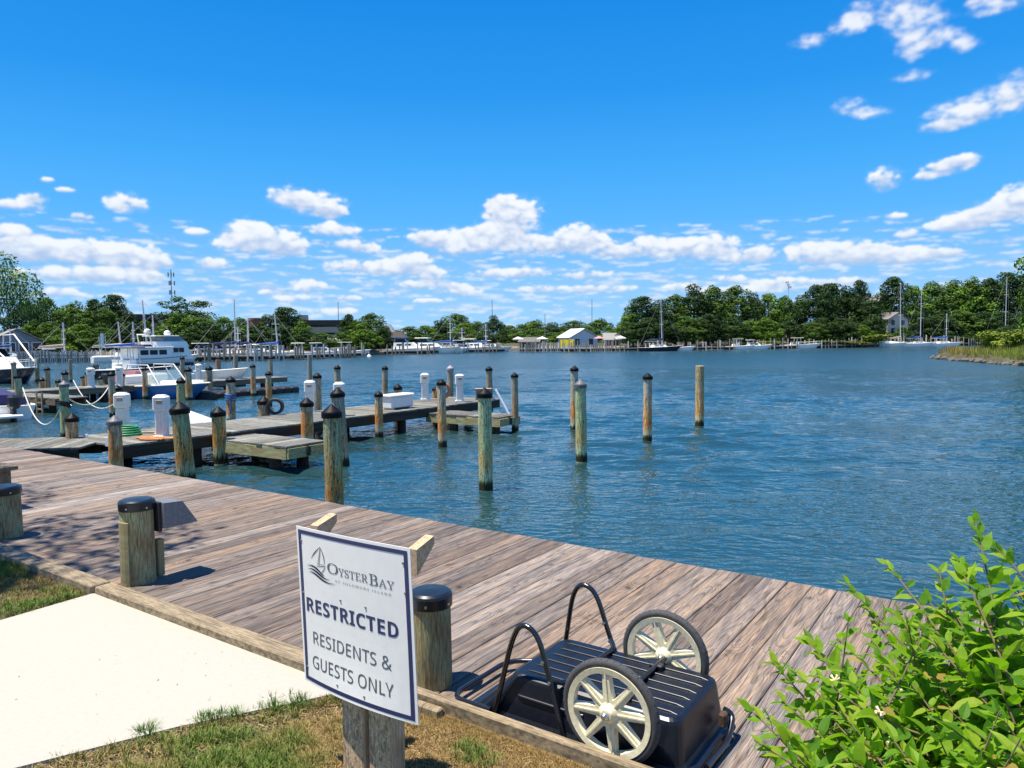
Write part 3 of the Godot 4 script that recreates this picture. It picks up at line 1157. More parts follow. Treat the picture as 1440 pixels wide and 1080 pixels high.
func dock_gear() -> void:
	rng.seed = 25
	var proto := pedestal_proto()
	var spots := [
		["white power pedestal with a green hose coiled at its foot", Vector3(-15.62, DECK, -8.10), 0.7],
		["white power pedestal standing over an orange hose", Vector3(-14.15, DECK, -8.12), 0.7],
		["white power pedestal in front of the paired grey pilings", Vector3(-15.72, DECK, -13.2), 0.7],
		["white power pedestal partly hidden behind a leaning grey piling", Vector3(-14.3, DECK, -12.95), 0.7],
		["white power pedestal between the dock box and the orange life ring", Vector3(-15.62, DECK, -17.75), 0.7],
		["white power pedestal right of the orange life ring", Vector3(-14.2, DECK, -17.75), 0.7],
		["left one of the white pedestal pair on the far pier", Vector3(-32.86, DECK, -15.75), 0.7],
		["right one of the white pedestal pair on the far pier", Vector3(-32.9, DECK, -17.0), 0.7],
		["white power pedestal on the far pier left of the small skiff", Vector3(-33.0, DECK, -20.9), 0.7],
	]
	for i in spots.size():
		var o: Node3D = proto if i == 0 else dup(proto, "power_pedestal", spots[i][0], spots[i][1], spots[i][2])
		o.position = spots[i][1]
		o.rotation.y = spots[i][2]
		o.set_meta("label", spots[i][0])
	# dock box
	var wb := mottle(mat("box_white", lin(0.92, 0.89, 0.82), 0.4), 2.0, 0.9, 1.0)
	var d := thing("dock_box", "white fibreglass dock storage box on the pier", "dock box", Vector3(-14.35, DECK, -15.15), -PI / 2 + 0.05)
	var s := Shape.new()
	for k in 2:
		s.box(Vector3(-0.5 + k * 1.0, 0.03, 0), Vector3(0.08, 0.06, 0.45))
	obj("foot", s, wb, d)
	s = Shape.new()
	s.box(Vector3(0, 0.27, 0), Vector3(1.30, 0.42, 0.52), Basis.IDENTITY, 0.03)
	obj("body", s, wb, d)
	s = Shape.new()
	s.box(Vector3(0, 0.53, 0), Vector3(1.40, 0.11, 0.60), Basis.IDENTITY, 0.045)
	obj("lid", s, wb, d)
	d.scale = Vector3.ONE * 0.72
	# hoses
	var gm := mat("hose_green", lin(0.03, 0.26, 0.09), 0.5)
	s = Shape.new()
	for k in 4:
		var ring := []
		for j in 25:
			var g := TAU * j / 24.0
			ring.append(Vector3(cos(g) * (0.30 - k * 0.02), 0.03 + k * 0.045, sin(g) * (0.26 - k * 0.02)))
		s.tube(ring, 0.024, 6)
	var hg := obj("garden_hose", s, gm, null, Vector3(-15.2, DECK, -7.95))
	tag(hg, "green garden hose coiled on the pier", "hose")
	s = Shape.new()
	var om := mat("hose_orange", lin(0.52, 0.20, 0.05), 0.55)
	var line := []
	for j in 30:
		line.append(Vector3(-0.1 + 0.35 * sin(j * 0.55) + j * 0.006, 0.025, 0.12 * cos(j * 0.83) + 0.1 - j * 0.01))
	s.tube(line, 0.022, 6)
	tag(obj("shore_cable", s, om, null, Vector3(-14.0, DECK, -7.85)), "orange shore cable lying round a white pedestal", "cable")
	s = Shape.new()
	line = []
	for j in 14:
		line.append(Vector3(-0.4 + j * 0.085, 0.02, 0.10 * sin(j * 0.9)))
	s.tube(line, 0.018, 6)
	tag(obj("shore_cable", s, mat("cable_tan", lin(0.48, 0.34, 0.20), 0.6), null, Vector3(-15.0, DECK, -8.35)), "tan cable trailing across the pier behind the green hose", "cable")
	# hose hung on the short dark piling
	var hm := mat("hose_dark", lin(0.05, 0.045, 0.04), 0.6)
	s = Shape.new()
	for k in 10:
		var ring := []
		for j in 25:
			var g := TAU * j / 24.0
			var rad := 0.20 - 0.022 * (k % 3)
			ring.append(Vector3(cos(g) * rad, sin(g) * rad, k * 0.016 - 0.06))
		s.tube(ring, 0.016, 6)
	var hh := obj("coiled_hose", s, hm, null, Vector3(-15.95, 0.82, -12.25))
	hh.rotation.y = 0.7
	tag(hh, "dark hose coiled against the short dark piling", "hose")
	# life ring
	s = Shape.new()
	var rr := []
	for j in 29:
		var g := TAU * j / 28.0
		rr.append(Vector3(cos(g) * 0.19, sin(g) * 0.21, 0))
	s.tube(rr, 0.065, 10)
	var lr := obj("life_ring", s, mat("ring_orange", lin(0.40, 0.19, 0.09), 0.7), null, Vector3(-15.35, DECK + 0.28, -18.35))
	lr.rotation.y = 0.75
	tag(lr, "faded orange life ring standing on the pier between two pedestals", "life ring")
	# crate of slats at the pier end
	var cr := thing("slatted_crate", "weathered slatted crate at the outer end of the pier", "crate", Vector3(-14.15, DECK, -18.9), 0.6)
	var cm := mat("crate_wood", lin(0.36, 0.28, 0.22), 0.9)
	for k in 5:
		for side in 2:
			var b := Shape.new()
			b.box(Vector3.ZERO, Vector3(0.9, 0.075, 0.03))
			var o := obj("slat", b, cm, cr, Vector3(0, 0.06 + k * 0.115, 0.32 if side else -0.32) if side == 0 or k >= 0 else Vector3.ZERO)
			o.rotation.z = rng.randf_range(-0.02, 0.02)
	for k in 5:
		var b := Shape.new()
		b.box(Vector3.ZERO, Vector3(0.03, 0.075, 0.58))
		obj("slat", b, cm, cr, Vector3(-0.44, 0.06 + k * 0.115, 0))
		b = Shape.new()
		b.box(Vector3.ZERO, Vector3(0.03, 0.075, 0.58))
		obj("slat", b, cm, cr, Vector3(0.44, 0.06 + k * 0.115, 0))
	var tp := Shape.new()
	cr.scale = Vector3.ONE * 0.55
	tp.box(Vector3(0, 0.62, 0), Vector3(0.96, 0.03, 0.7))
	obj("top_board", tp, cm, cr)
	# upturned white dinghy leaning behind the pier
	s = Shape.new()
	var rings := []
	for k in 8:
		var t := k / 7.0
		var w := 0.60 * pow(1.0 - t * t * 0.94, 0.55)
		var hgt := 0.62 * (1.0 - t * 0.75)
		var ring := []
		for j in 9:
			var g := PI * j / 8.0
			ring.append(Vector3(t * 1.1 - 0.35, sin(g) * hgt, -cos(g) * w))
		rings.append(ring)
	s.loft(rings, false)
	s.fan(rings[0])
	var dg := obj("upturned_dinghy", s, mottle(mat("dinghy_white", lin(0.82, 0.82, 0.80), 0.4), 1.0, 0.9, 1.0), null, place(-16.88, -10.52, 0.30))
	dg.rotation.y = 0.75
	tag(dg, "upturned white dinghy behind the pier, its bow pointing right", "dinghy")
	# blue line wound round one piling, pale pipe on another, tags
	s = Shape.new()
	for k in 5:
		var ring := []
		for j in 21:
			var g := TAU * j / 20.0
			ring.append(Vector3(cos(g) * 0.15, 0.72 + k * 0.05 + 0.03 * sin(g + k), sin(g) * 0.15))
		s.tube(ring, 0.02, 5)
	s.tube([Vector3(0.13, 0.75, 0.10), Vector3(0.15, 0.5, 0.11), Vector3(0.13, 0.32, 0.12)], 0.025, 5)
	tag(obj("mooring_line", s, mat("line_blue", lin(0.04, 0.13, 0.34), 0.8), null, Vector3(-19.87, 0, -13.62)), "blue mooring line wound round a piling behind the pier", "rope")
	s = Shape.new()
	s.tube([Vector3(-11.28, 0.5, -16.2), Vector3(-11.62, 1.13, -16.1), Vector3(-11.64, 1.17, -16.1)], 0.035, 8)
	tag(obj("white_pipe", s, mat("pipe_white", lin(0.8, 0.8, 0.8), 0.5), null), "white plastic pipe leaning on the piling at the far finger dock", "pipe")
	for q in [[Vector3(-15.55, 0.58, -7.30), Vector3(0.16, 0.16, 0.15), "white number tag on the short tan piling at the pier bend"], [Vector3(-13.62, 0.71, -6.78), Vector3(0.10, 0.11, 0.08), "small white tag on the rust stained piling before the pier"]]:
		s = Shape.new()
		s.box(Vector3.ZERO, Vector3(0.12, 0.17, 0.02), Basis.IDENTITY, 0.004)
		var o := obj("number_tag", s, mat("tag_white", lin(0.8, 0.8, 0.8), 0.5), null, q[0])
		o.rotation.y = 0.3
		tag(o, q[2], "tag")
	s = Shape.new()
	s.tube([Vector3(0, -0.28, 0), Vector3(0, -0.2, 0), Vector3(0, 0.2, 0), Vector3(0, 0.28, 0)], 0.1, 10)
	tag(obj("life_vest", s, mat("vest", lin(0.60, 0.20, 0.07), 0.7), null, Vector3(-41.9, 1.12, -27.85)), "orange float hung on the tall grey piling before the far boats", "float")
	# sagging mooring lines on the left
	for q in [[Vector3(-33.0, 0.95, -15.1), Vector3(-24.0, 0.55, -12.2), 0.55, "pale mooring line sagging from the far pier to a piling"], [Vector3(-20.8, 1.1, -9.3), Vector3(-28.1, 1.05, -14.2), 0.5, "pale mooring line sagging across the gap beside the strapped piling"], [Vector3(-28.1, 1.05, -11.2), Vector3(-21.0, 0.9, -9.3), 0.9, "long pale line hanging between the leaning green and strapped pilings"]]:
		s = Shape.new()
		var pts := []
		for j in 13:
			var t := j / 12.0
			pts.append((q[0] as Vector3).lerp(q[1], t) + Vector3.DOWN * q[2] * 4.0 * t * (1.0 - t))
		s.tube(pts, 0.018, 5)
		tag(obj("mooring_line", s, mat("line_pale", lin(0.62, 0.58, 0.48), 0.9), null), q[3], "rope")
	s = Shape.new()
	for k in 3:
		var ring := []
		for j in 17:
			var g := TAU * j / 16.0
			ring.append(Vector3(cos(g) * 0.135, 0.86 + k * 0.05 + 0.05 * sin(g), sin(g) * 0.135))
		s.tube(ring, 0.022, 5)
	tag(obj("rope_strap", s, mat("line_black", lin(0.02, 0.02, 0.02), 0.8), null, Vector3(-20.72, 0, -9.23)), "black rope strapped round the thick green piling near the ladder dock", "rope")


# ------------------------------------------------------------------ foreground
func bollard(x: float, z: float, r: float, h: float, label: String) -> Node3D:
	var root := thing("bollard", label, "bollard", Vector3(x, DECK, z), 0.0, "round wooden bollards with black caps beside the boardwalk")
	var s := Shape.new()
	s.lathe([Vector2(r * 1.02, 0.0), Vector2(r, h * 0.5), Vector2(r * 0.97, h - 0.03), Vector2(0, h - 0.028)], 28, Vector3.ZERO, Basis(Vector3.UP, x), 0.025, x)
	obj("post", s, mats["bollard_wood"], root)
	var c := Shape.new()
	c.lathe([Vector2(r * 1.0, h - 0.075), Vector2(r * 1.07, h - 0.075), Vector2(r * 1.08, h - 0.018), Vector2(r * 1.04, h - 0.004), Vector2(r * 0.9, h + 0.006), Vector2(0, h + 0.012)], 36)
	obj("cap", c, mat("bollard_cap", lin(0.012, 0.014, 0.018), 0.30), root)
	for g in [0.5, 1.6, 2.7]:
		var b := Shape.new()
		b.lathe([Vector2(0.008, 0.0), Vector2(0.007, 0.006), Vector2(0, 0.007)], 8, Vector3.ZERO, Basis(Vector3.RIGHT, PI / 2))
		var o := obj("screw", b, mat("steel", lin(0.6, 0.6, 0.6), 0.3, 1.0), root, Vector3(sin(g) * r * 1.075, h - 0.05, cos(g) * r * 1.075))
		o.rotation.y = g
	return root


func bollards() -> void:
	var bw := StandardMaterial3D.new()
	bw.resource_name = "bollard_wood"
	bw.albedo_texture = timber_texture(57, Color(0.60, 0.60, 0.44), Color(0.56, 0.48, 0.33))
	bw.uv1_scale = Vector3(2.0, 1.6, 1.0)
	bw.roughness = 0.9
	mats["bollard_wood"] = bw
	bollard(-2.64, -3.02, 0.112, 0.52, "bollard with smooth black cap between the sign and the upturned cart")
	bollard(-8.23, -3.06, 0.15, 0.50, "shaded bollard at the left edge beside the bench end")
	var b := bollard(-5.74, -3.06, 0.125, 0.66, "split green bollard carrying a grey light fitting on its far side")
	var s := Shape.new()  # the thicker lower half that was left when the top was cut back
	var ring := []
	for yy in [0.0, 0.50, 0.505]:
		var q := []
		var rr: float = 0.142 if yy < 0.504 else 0.10
		for k in 13:
			var g := PI * 0.5 + PI * k / 12.0
			q.append(Vector3(cos(g) * rr + 0.01, yy, -sin(g) * rr))
		ring.append(q)
	s.loft([_rev(ring[0]), _rev(ring[1]), _rev(ring[2])], true)
	obj("lower_slab", s, bw, b).rotation.y = 0.5
	s = Shape.new()
	s.box(Vector3(0.05, 0.17, -0.14), Vector3(0.06, 0.30, 0.06), Basis(Vector3.UP, 0.2), 0.006)
	obj("rear_block", s, bw, b)
	var lamp := thing("bollard_light", "grey wedge shaped light fitting on the split bollard, facing the boardwalk", "light fitting", Vector3(-5.70, DECK + 0.40, -3.19), 0.0)
	s = Shape.new()
	s.box(Vector3(0.0, 0.11, 0.01), Vector3(0.17, 0.24, 0.03), Basis.IDENTITY, 0.004)
	obj("back_plate", s, mat("lamp_black", lin(0.02, 0.02, 0.022), 0.5), lamp)
	s = Shape.new()
	var prof := [Vector2(0.0, 0.02), Vector2(-0.29, 0.02), Vector2(-0.16, 0.215), Vector2(0.0, 0.225)]
	var l := []
	var rt := []
	for q in prof:
		l.append(Vector3(-0.12, q.y, q.x))
		rt.append(Vector3(0.12, q.y, q.x))
	for k in 4:
		s.quad(rt[k], rt[(k + 1) % 4], l[(k + 1) % 4], l[k])
	s.quad(rt[3], rt[2], rt[1], rt[0])
	s.quad(l[0], l[1], l[2], l[3])
	obj("hood", s, mottle(mat("lamp_grey", lin(0.20, 0.21, 0.22), 0.5), 3.0, 0.8, 1.0), lamp)
	s = Shape.new()
	s.box(Vector3(0, 0.015, -0.15), Vector3(0.2, 0.012, 0.22))
	obj("lens", s, mat("lamp_lens", lin(0.5, 0.5, 0.48), 0.3), lamp)
	# bench end at the left
	var bench := thing("bench", "grey plank bench end at the left edge of the boardwalk", "bench", Vector3(-10.35, DECK, -3.5), 0.0)
	for k in 3:
		s = Shape.new()
		s.box(Vector3(0, 0.475, -0.14 + k * 0.14), Vector3(1.7, 0.045, 0.13), Basis.IDENTITY, 0.006)
		obj("seat_board", s, mat("timber_grey"), bench)
	for sgn in [-0.7, 0.72]:
		s = Shape.new()
		s.box(Vector3(sgn, 0.225, 0), Vector3(0.09, 0.45, 0.32), Basis.IDENTITY, 0.006)
		obj("leg", s, mat("timber_grey"), bench)


func _rev(a: Array) -> Array:
	var b := a.duplicate()
	b.reverse()
	return b


const SIGN_W := 0.708
const SIGN_H := 0.692


func sign_bend(x: float, y: float) -> float:
	var u := x / (SIGN_W / 2.0)
	var v := y / (SIGN_H / 2.0)
	return -0.010 * u * u + 0.018 * clampf(-v, 0, 1) * clampf(-v, 0, 1) * (1.0 - u * u)


func sign_mark(called: String, flat_: Shape, m: Material, board: Node3D) -> void:  # print on the sheet, bent with it, 2 mm proud
	var s := Shape.new()
	for k in flat_.v.size():
		var q := flat_.v[k]
		s.put(Vector3(q.x, q.y, sign_bend(q.x, q.y) + 0.0042 + q.z), Vector3(0, 0, 1))
	obj(called, s, m, board)


func sx(u: float) -> float:
	return (u - 0.5) * SIGN_W


func sy(v: float) -> float:
	return (0.5 - v) * SIGN_H


func sign_text(words: String, font: SystemFont, u0: float, u1: float, base: float, cap: float, m: Material, board: Node3D, called := "lettering") -> void:
	var tm := TextMesh.new()
	tm.font = font
	tm.text = words
	tm.font_size = 96
	tm.pixel_size = 0.01
	tm.depth = 0.0
	tm.curve_step = 2.0
	var box := tm.get_aabb()
	var ref := TextMesh.new()
	ref.font = font
	ref.text = "H"
	ref.font_size = 96
	ref.pixel_size = 0.01
	ref.depth = 0.0
	var hb := ref.get_aabb()
	var wide := (u1 - u0) * SIGN_W
	var kx := wide / box.size.x
	var ky := cap * SIGN_H / hb.size.y
	# both meshes are centred on their line; the capital's foot is the base line
	var s := Shape.new()
	s.append(tm, Transform3D(Basis.from_scale(Vector3(kx, ky, 1)), Vector3(sx(u0) - box.position.x * kx, sy(base) - hb.position.y * ky, 0)))
	var only := Shape.new()
	for k in range(0, s.v.size(), 3):
		only.put(s.v[k], Vector3.BACK)
		only.put(s.v[k + 1], Vector3.BACK)
		only.put(s.v[k + 2], Vector3.BACK)
	for k in only.v.size():
		only.v[k].z = 0.0
	sign_mark(called, only, m, board)


func stroke(s: Shape, pts: Array, widths: Array) -> void:  # a swelling line on the sheet
	for i in pts.size() - 1:
		var a: Vector2 = pts[i]
		var b: Vector2 = pts[i + 1]
		var d := (b - a).normalized().orthogonal()
		var p := [a + d * widths[i] / 2, a - d * widths[i] / 2, b - d * widths[i + 1] / 2, b + d * widths[i + 1] / 2]
		s.quad(Vector3(p[0].x, p[0].y, 0), Vector3(p[1].x, p[1].y, 0), Vector3(p[2].x, p[2].y, 0), Vector3(p[3].x, p[3].y, 0))


func curve_pts(a: Vector2, b: Vector2, c: Vector2, d: Vector2, steps := 14) -> Array:
	var o := []
	for k in steps + 1:
		var t := float(k) / steps
		o.append(a.bezier_interpolate(b, c, d, t))
	return o


func swell(total: int, most: float, least := 0.0006) -> Array:
	var o := []
	for k in total:
		o.append(lerpf(least, most, sin(PI * k / (total - 1))))
	return o


func restricted_sign() -> void:
	var root := thing("notice_sign", "white restricted access notice with navy border on two wooden posts", "sign", Vector3(-2.2, LAWN - 0.02, -2.16), deg_to_rad(4.2))
	# posts
	for q in [[-0.095, 0.0], [0.065, 0.012]]:
		var s := Shape.new()
		s.box(Vector3.ZERO, Vector3(0.125, 0.09, 1.05), Basis.IDENTITY, 0.006)
		var o := obj("post", s, mats["sign_post"], root, Vector3(q[0], 0.50, q[1]))
		o.rotation = Vector3(PI / 2, 0.03, 0)
	for q in [[-0.34, 1.10], [0.205, 1.07]]:  # knee boards behind the sheet
		var s := Shape.new()
		var tri_ := [Vector2(0.0, -0.02), Vector2(-0.12, 0.01), Vector2(-0.12, -0.025), Vector2(0.0, -0.13)]
		var a := []
		var b := []
		for k in tri_:
			a.append(Vector3(-0.0225, k.y, k.x))
			b.append(Vector3(0.0225, k.y, k.x))
		for k in 4:
			s.quad(a[k], b[k], b[(k + 1) % 4], a[(k + 1) % 4])
		s.quad(b[0], b[3], b[2], b[1])
		s.quad(a[1], a[2], a[3], a[0])
		obj("knee_board", s, mats["sign_post"], root, Vector3(q[0], q[1], 0.0))
	# the sheet
	var sheet := Shape.new()
	var nx := 16
	var ny := 18
	for j in ny:
		for i in nx:
			var q := []
			for e in [[i, j], [i + 1, j], [i + 1, j + 1], [i, j + 1]]:
				var x: float = (float(e[0]) / nx - 0.5) * SIGN_W
				var y: float = (float(e[1]) / ny - 0.5) * SIGN_H
				q.append(Vector3(x, y, sign_bend(x, y)))
			var f := Vector3(0, 0, 0.003)
			sheet.quad(q[0] + f, q[1] + f, q[2] + f, q[3] + f)
			sheet.quad(q[3], q[2], q[1], q[0])
			if j == 0:
				sheet.quad(q[0], q[1], q[1] + f, q[0] + f)
			if j == ny - 1:
				sheet.quad(q[2], q[3], q[3] + f, q[2] + f)
			if i == 0:
				sheet.quad(q[3], q[0], q[0] + f, q[3] + f)
			if i == nx - 1:
				sheet.quad(q[1], q[2], q[2] + f, q[1] + f)
	var board := obj("board", sheet, mottle(mat("sign_white", lin(0.94, 0.92, 0.86), 0.4), 1.5, 0.97, 1.0), root)
	var want := Transform3D(Basis(Vector3.UP, deg_to_rad(-3.2)) * Basis(Vector3.RIGHT, deg_to_rad(1.0)) * Basis(Vector3.BACK, deg_to_rad(1.5)), Vector3(-2.229, 1.358, -2.06))
	board.transform = root.transform.affine_inverse() * want
	var navy := mat("sign_navy", lin(0.026, 0.034, 0.12), 0.5)
	var grey := mat("sign_grey", lin(0.12, 0.13, 0.145), 0.5)
	# border
	var b := Shape.new()
	var cuts := 14
	for k in cuts:
		for side in 4:
			var t0 := float(k) / cuts
			var t1 := float(k + 1) / cuts
			var o0 := Vector2(0.020, 0.018)
			var o1 := Vector2(0.048, 0.042)
			var q := []
			for e in [[t0, o0], [t1, o0], [t1, o1], [t0, o1]]:
				var o: Vector2 = e[1]
				var g := Vector2.ZERO
				match side:
					0: g = Vector2(lerpf(o.x, 1.0 - o.x, e[0]), 1.0 - o.y)
					1: g = Vector2(1.0 - o.x, lerpf(1.0 - o.y, o.y, e[0]))
					2: g = Vector2(lerpf(1.0 - o.x, o.x, e[0]), o.y)
					3: g = Vector2(o.x, lerpf(o.y, 1.0 - o.y, e[0]))
				q.append(Vector3(sx(g.x), sy(g.y), 0))
			b.quad(q[0], q[1], q[2], q[3])
	sign_mark("border", b, navy, board)
	# lettering
	var serif := SystemFont.new()
	serif.font_names = PackedStringArray(["Droid Serif"])
	var sans := SystemFont.new()
	sans.font_names = PackedStringArray(["Droid Sans"])
	var bold := SystemFont.new()
	bold.font_names = PackedStringArray(["Droid Sans"])
	bold.font_weight = 700
	sign_text("O", serif, 0.302, 0.402, 0.247, 0.062, grey, board)
	sign_text("YSTER", serif, 0.405, 0.660, 0.250, 0.047, grey, board)
	sign_text("B", serif, 0.672, 0.742, 0.257, 0.066, grey, board)
	sign_text("AY", serif, 0.748, 0.872, 0.256, 0.047, grey, board)
	sign_text("A T   S O L O M O N S   I S L A N D", serif, 0.368, 0.842, 0.294, 0.013, grey, board)
	sign_text("RESTRICTED", bold, 0.070, 0.885, 0.532, 0.088, navy, board)
	sign_text("RESIDENTS &", sans, 0.122, 0.822, 0.730, 0.076, grey, board)
	sign_text("GUESTS ONLY", sans, 0.108, 0.832, 0.886, 0.078, grey, board)
	# boat emblem
	var em := Shape.new()
	var p := func(u: float, v: float) -> Vector2: return Vector2(sx(u), sy(v))
	stroke(em, curve_pts(p.call(0.240, 0.100), p.call(0.205, 0.125), p.call(0.165, 0.155), p.call(0.142, 0.190)), swell(15, 0.005))
	stroke(em, [p.call(0.240, 0.100), p.call(0.208, 0.218)], [0.0022, 0.0022])
	stroke(em, [p.call(0.244, 0.106), p.call(0.222, 0.214)], [0.0022, 0.0022])
	stroke(em, curve_pts(p.call(0.243, 0.104), p.call(0.262, 0.130), p.call(0.278, 0.165), p.call(0.276, 0.206)), swell(15, 0.005))
	stroke(em, [p.call(0.223, 0.214), p.call(0.276, 0.206)], [0.002, 0.002])
	stroke(em, [p.call(0.195, 0.226), p.call(0.283, 0.216)], [0.002, 0.003])
	stroke(em, curve_pts(p.call(0.283, 0.216), p.call(0.268, 0.238), p.call(0.256, 0.252), p.call(0.236, 0.264)), swell(15, 0.004))
	for k in 3:
		var dv := k * 0.020 - 0.012
		stroke(em, curve_pts(p.call(0.095 + k * 0.008, 0.250 + dv), p.call(0.185, 0.222 + dv), p.call(0.230, 0.292 + dv * 1.6), p.call(0.372 - (2 - k) * 0.05, 0.285 + dv * 0.8)), swell(15, 0.0075))
	sign_mark("emblem", em, mat("sign_emblem", lin(0.06, 0.08, 0.12), 0.5), board)
	for q in [[0.05, 0.085], [0.945, 0.09], [0.95, 0.26], [0.04, 0.42], [0.41, 0.40], [0.63, 0.40], [0.36, 0.93], [0.60, 0.935], [0.045, 0.90]]:
		var s := Shape.new()
		s.lathe([Vector2(0.0055, 0.0), Vector2(0.005, 0.003), Vector2(0, 0.0035)], 8, Vector3.ZERO, Basis(Vector3.RIGHT, PI / 2))
		obj("screw", s, mat("screw_grey", lin(0.28, 0.27, 0.26), 0.5, 0.6), board, Vector3(sx(q[0]), sy(q[1]), sign_bend(sx(q[0]), sy(q[1])) + 0.003))


func rrect(x0: float, x1: float, z0: float, z1: float, rad: float, y: float, seg := 5) -> Array:
	var o := []
	for c in [[x1 - rad, z0 + rad, 0.0], [x0 + rad, z0 + rad, 1.0], [x0 + rad, z1 - rad, 2.0], [x1 - rad, z1 - rad, 3.0]]:
		for k in seg + 1:
			var g: float = (c[2] + float(k) / seg) * PI / 2
			o.append(Vector3(c[0] + cos(g) * rad, y, c[1] - sin(g) * rad))
	return o


func round_path(pts: Array, rad: float, steps := 5) -> Array:
	var o := [pts[0]]
	for k in range(1, pts.size() - 1):
		var p: Vector3 = pts[k]
		var a: Vector3 = p + ((pts[k - 1] as Vector3) - p).normalized() * minf(rad, p.distance_to(pts[k - 1]) * 0.49)
		var b: Vector3 = p + ((pts[k + 1] as Vector3) - p).normalized() * minf(rad, p.distance_to(pts[k + 1]) * 0.49)
		for j in steps + 1:
			var t := float(j) / steps
			o.append(a.lerp(p, t).lerp(p.lerp(b, t), t))
	o.append(pts[-1])
	return o


func cart_wheel(parent: Node3D, at: Vector3, turn: float) -> void:
	var root := part("wheel", parent, at)
	root.rotation.z = turn
	var R := 0.235
	var ring := []
	for k in 49:
		ring.append(Vector3(cos(TAU * k / 48.0) * (R - 0.021), sin(TAU * k / 48.0) * (R - 0.021), 0))
	var s := Shape.new()
	s.tube(ring, 0.021, 10, -1.0, false)
	for k in 96:
		var g := TAU * k / 96.0
		s.box(Vector3(cos(g) * (R - 0.003), sin(g) * (R - 0.003), 0.006 if k % 2 else -0.006), Vector3(0.004, 0.003, 0.010), Basis(Vector3.BACK, g))
	obj("tyre", s, mottle(mat("tyre", lin(0.075, 0.076, 0.080), 0.8), 5.0, 0.75, 1.0), root)
	var cream := mottle(mat("wheel_cream", lin(0.93, 0.85, 0.58), 0.5), 4.0, 0.86, 1.0)
	s = Shape.new()
	var lz := Basis(Vector3.RIGHT, PI / 2)
	s.lathe([Vector2(R - 0.060, -0.020), Vector2(R - 0.034, -0.023), Vector2(R - 0.034, 0.023), Vector2(R - 0.060, 0.020), Vector2(R - 0.060, -0.020)], 48, Vector3.ZERO, lz)
	obj("rim", s, cream, root)
	for k in 8:
		var g := TAU * k / 8.0 + PI / 2
		var d := Vector3(cos(g), sin(g), 0)
		var c := Vector3(-sin(g), cos(g), 0)
		s = Shape.new()
		var a := d * 0.035
		var b := d * (R - 0.052)
		var q := []
		for e in [[a, 0.026, 0.016], [b, 0.017, 0.014]]:
			q.append([e[0] - c * e[1] + Vector3.FORWARD * e[2], e[0] + c * e[1] + Vector3.FORWARD * e[2], e[0] + c * e[1] * 0.85 + Vector3.BACK * e[2], e[0] - c * e[1] * 0.85 + Vector3.BACK * e[2]])
		for i in 4:
			var j := (i + 1) % 4
			s.quad(q[0][i], q[1][i], q[1][j], q[0][j])
		s.box((a + b) / 2.0 + Vector3.BACK * 0.017, Vector3(R - 0.10, 0.007, 0.006), Basis(Vector3.BACK, g))
		obj("spoke", s, cream, root)
	s = Shape.new()
	s.lathe([Vector2(0, -0.04), Vector2(0.030, -0.04), Vector2(0.046, -0.02), Vector2(0.046, 0.018), Vector2(0.032, 0.030), Vector2(0.024, 0.042), Vector2(0, 0.042)], 24, Vector3.ZERO, lz)
	for k in 8:
		var g := TAU * (k + 0.5) / 8.0 + PI / 2
		s.box(Vector3(cos(g) * 0.052, sin(g) * 0.052, 0.006), Vector3(0.03, 0.006, 0.02), Basis(Vector3.BACK, g))
	obj("hub", s, cream, root)
	s = Shape.new()
	s.lathe([Vector2(0.012, 0.03), Vector2(0.0165, 0.044), Vector2(0.0165, 0.056), Vector2(0.011, 0.066), Vector2(0, 0.069)], 14, Vector3.ZERO, lz)
	obj("axle_cap", s, mat("steel"), root)


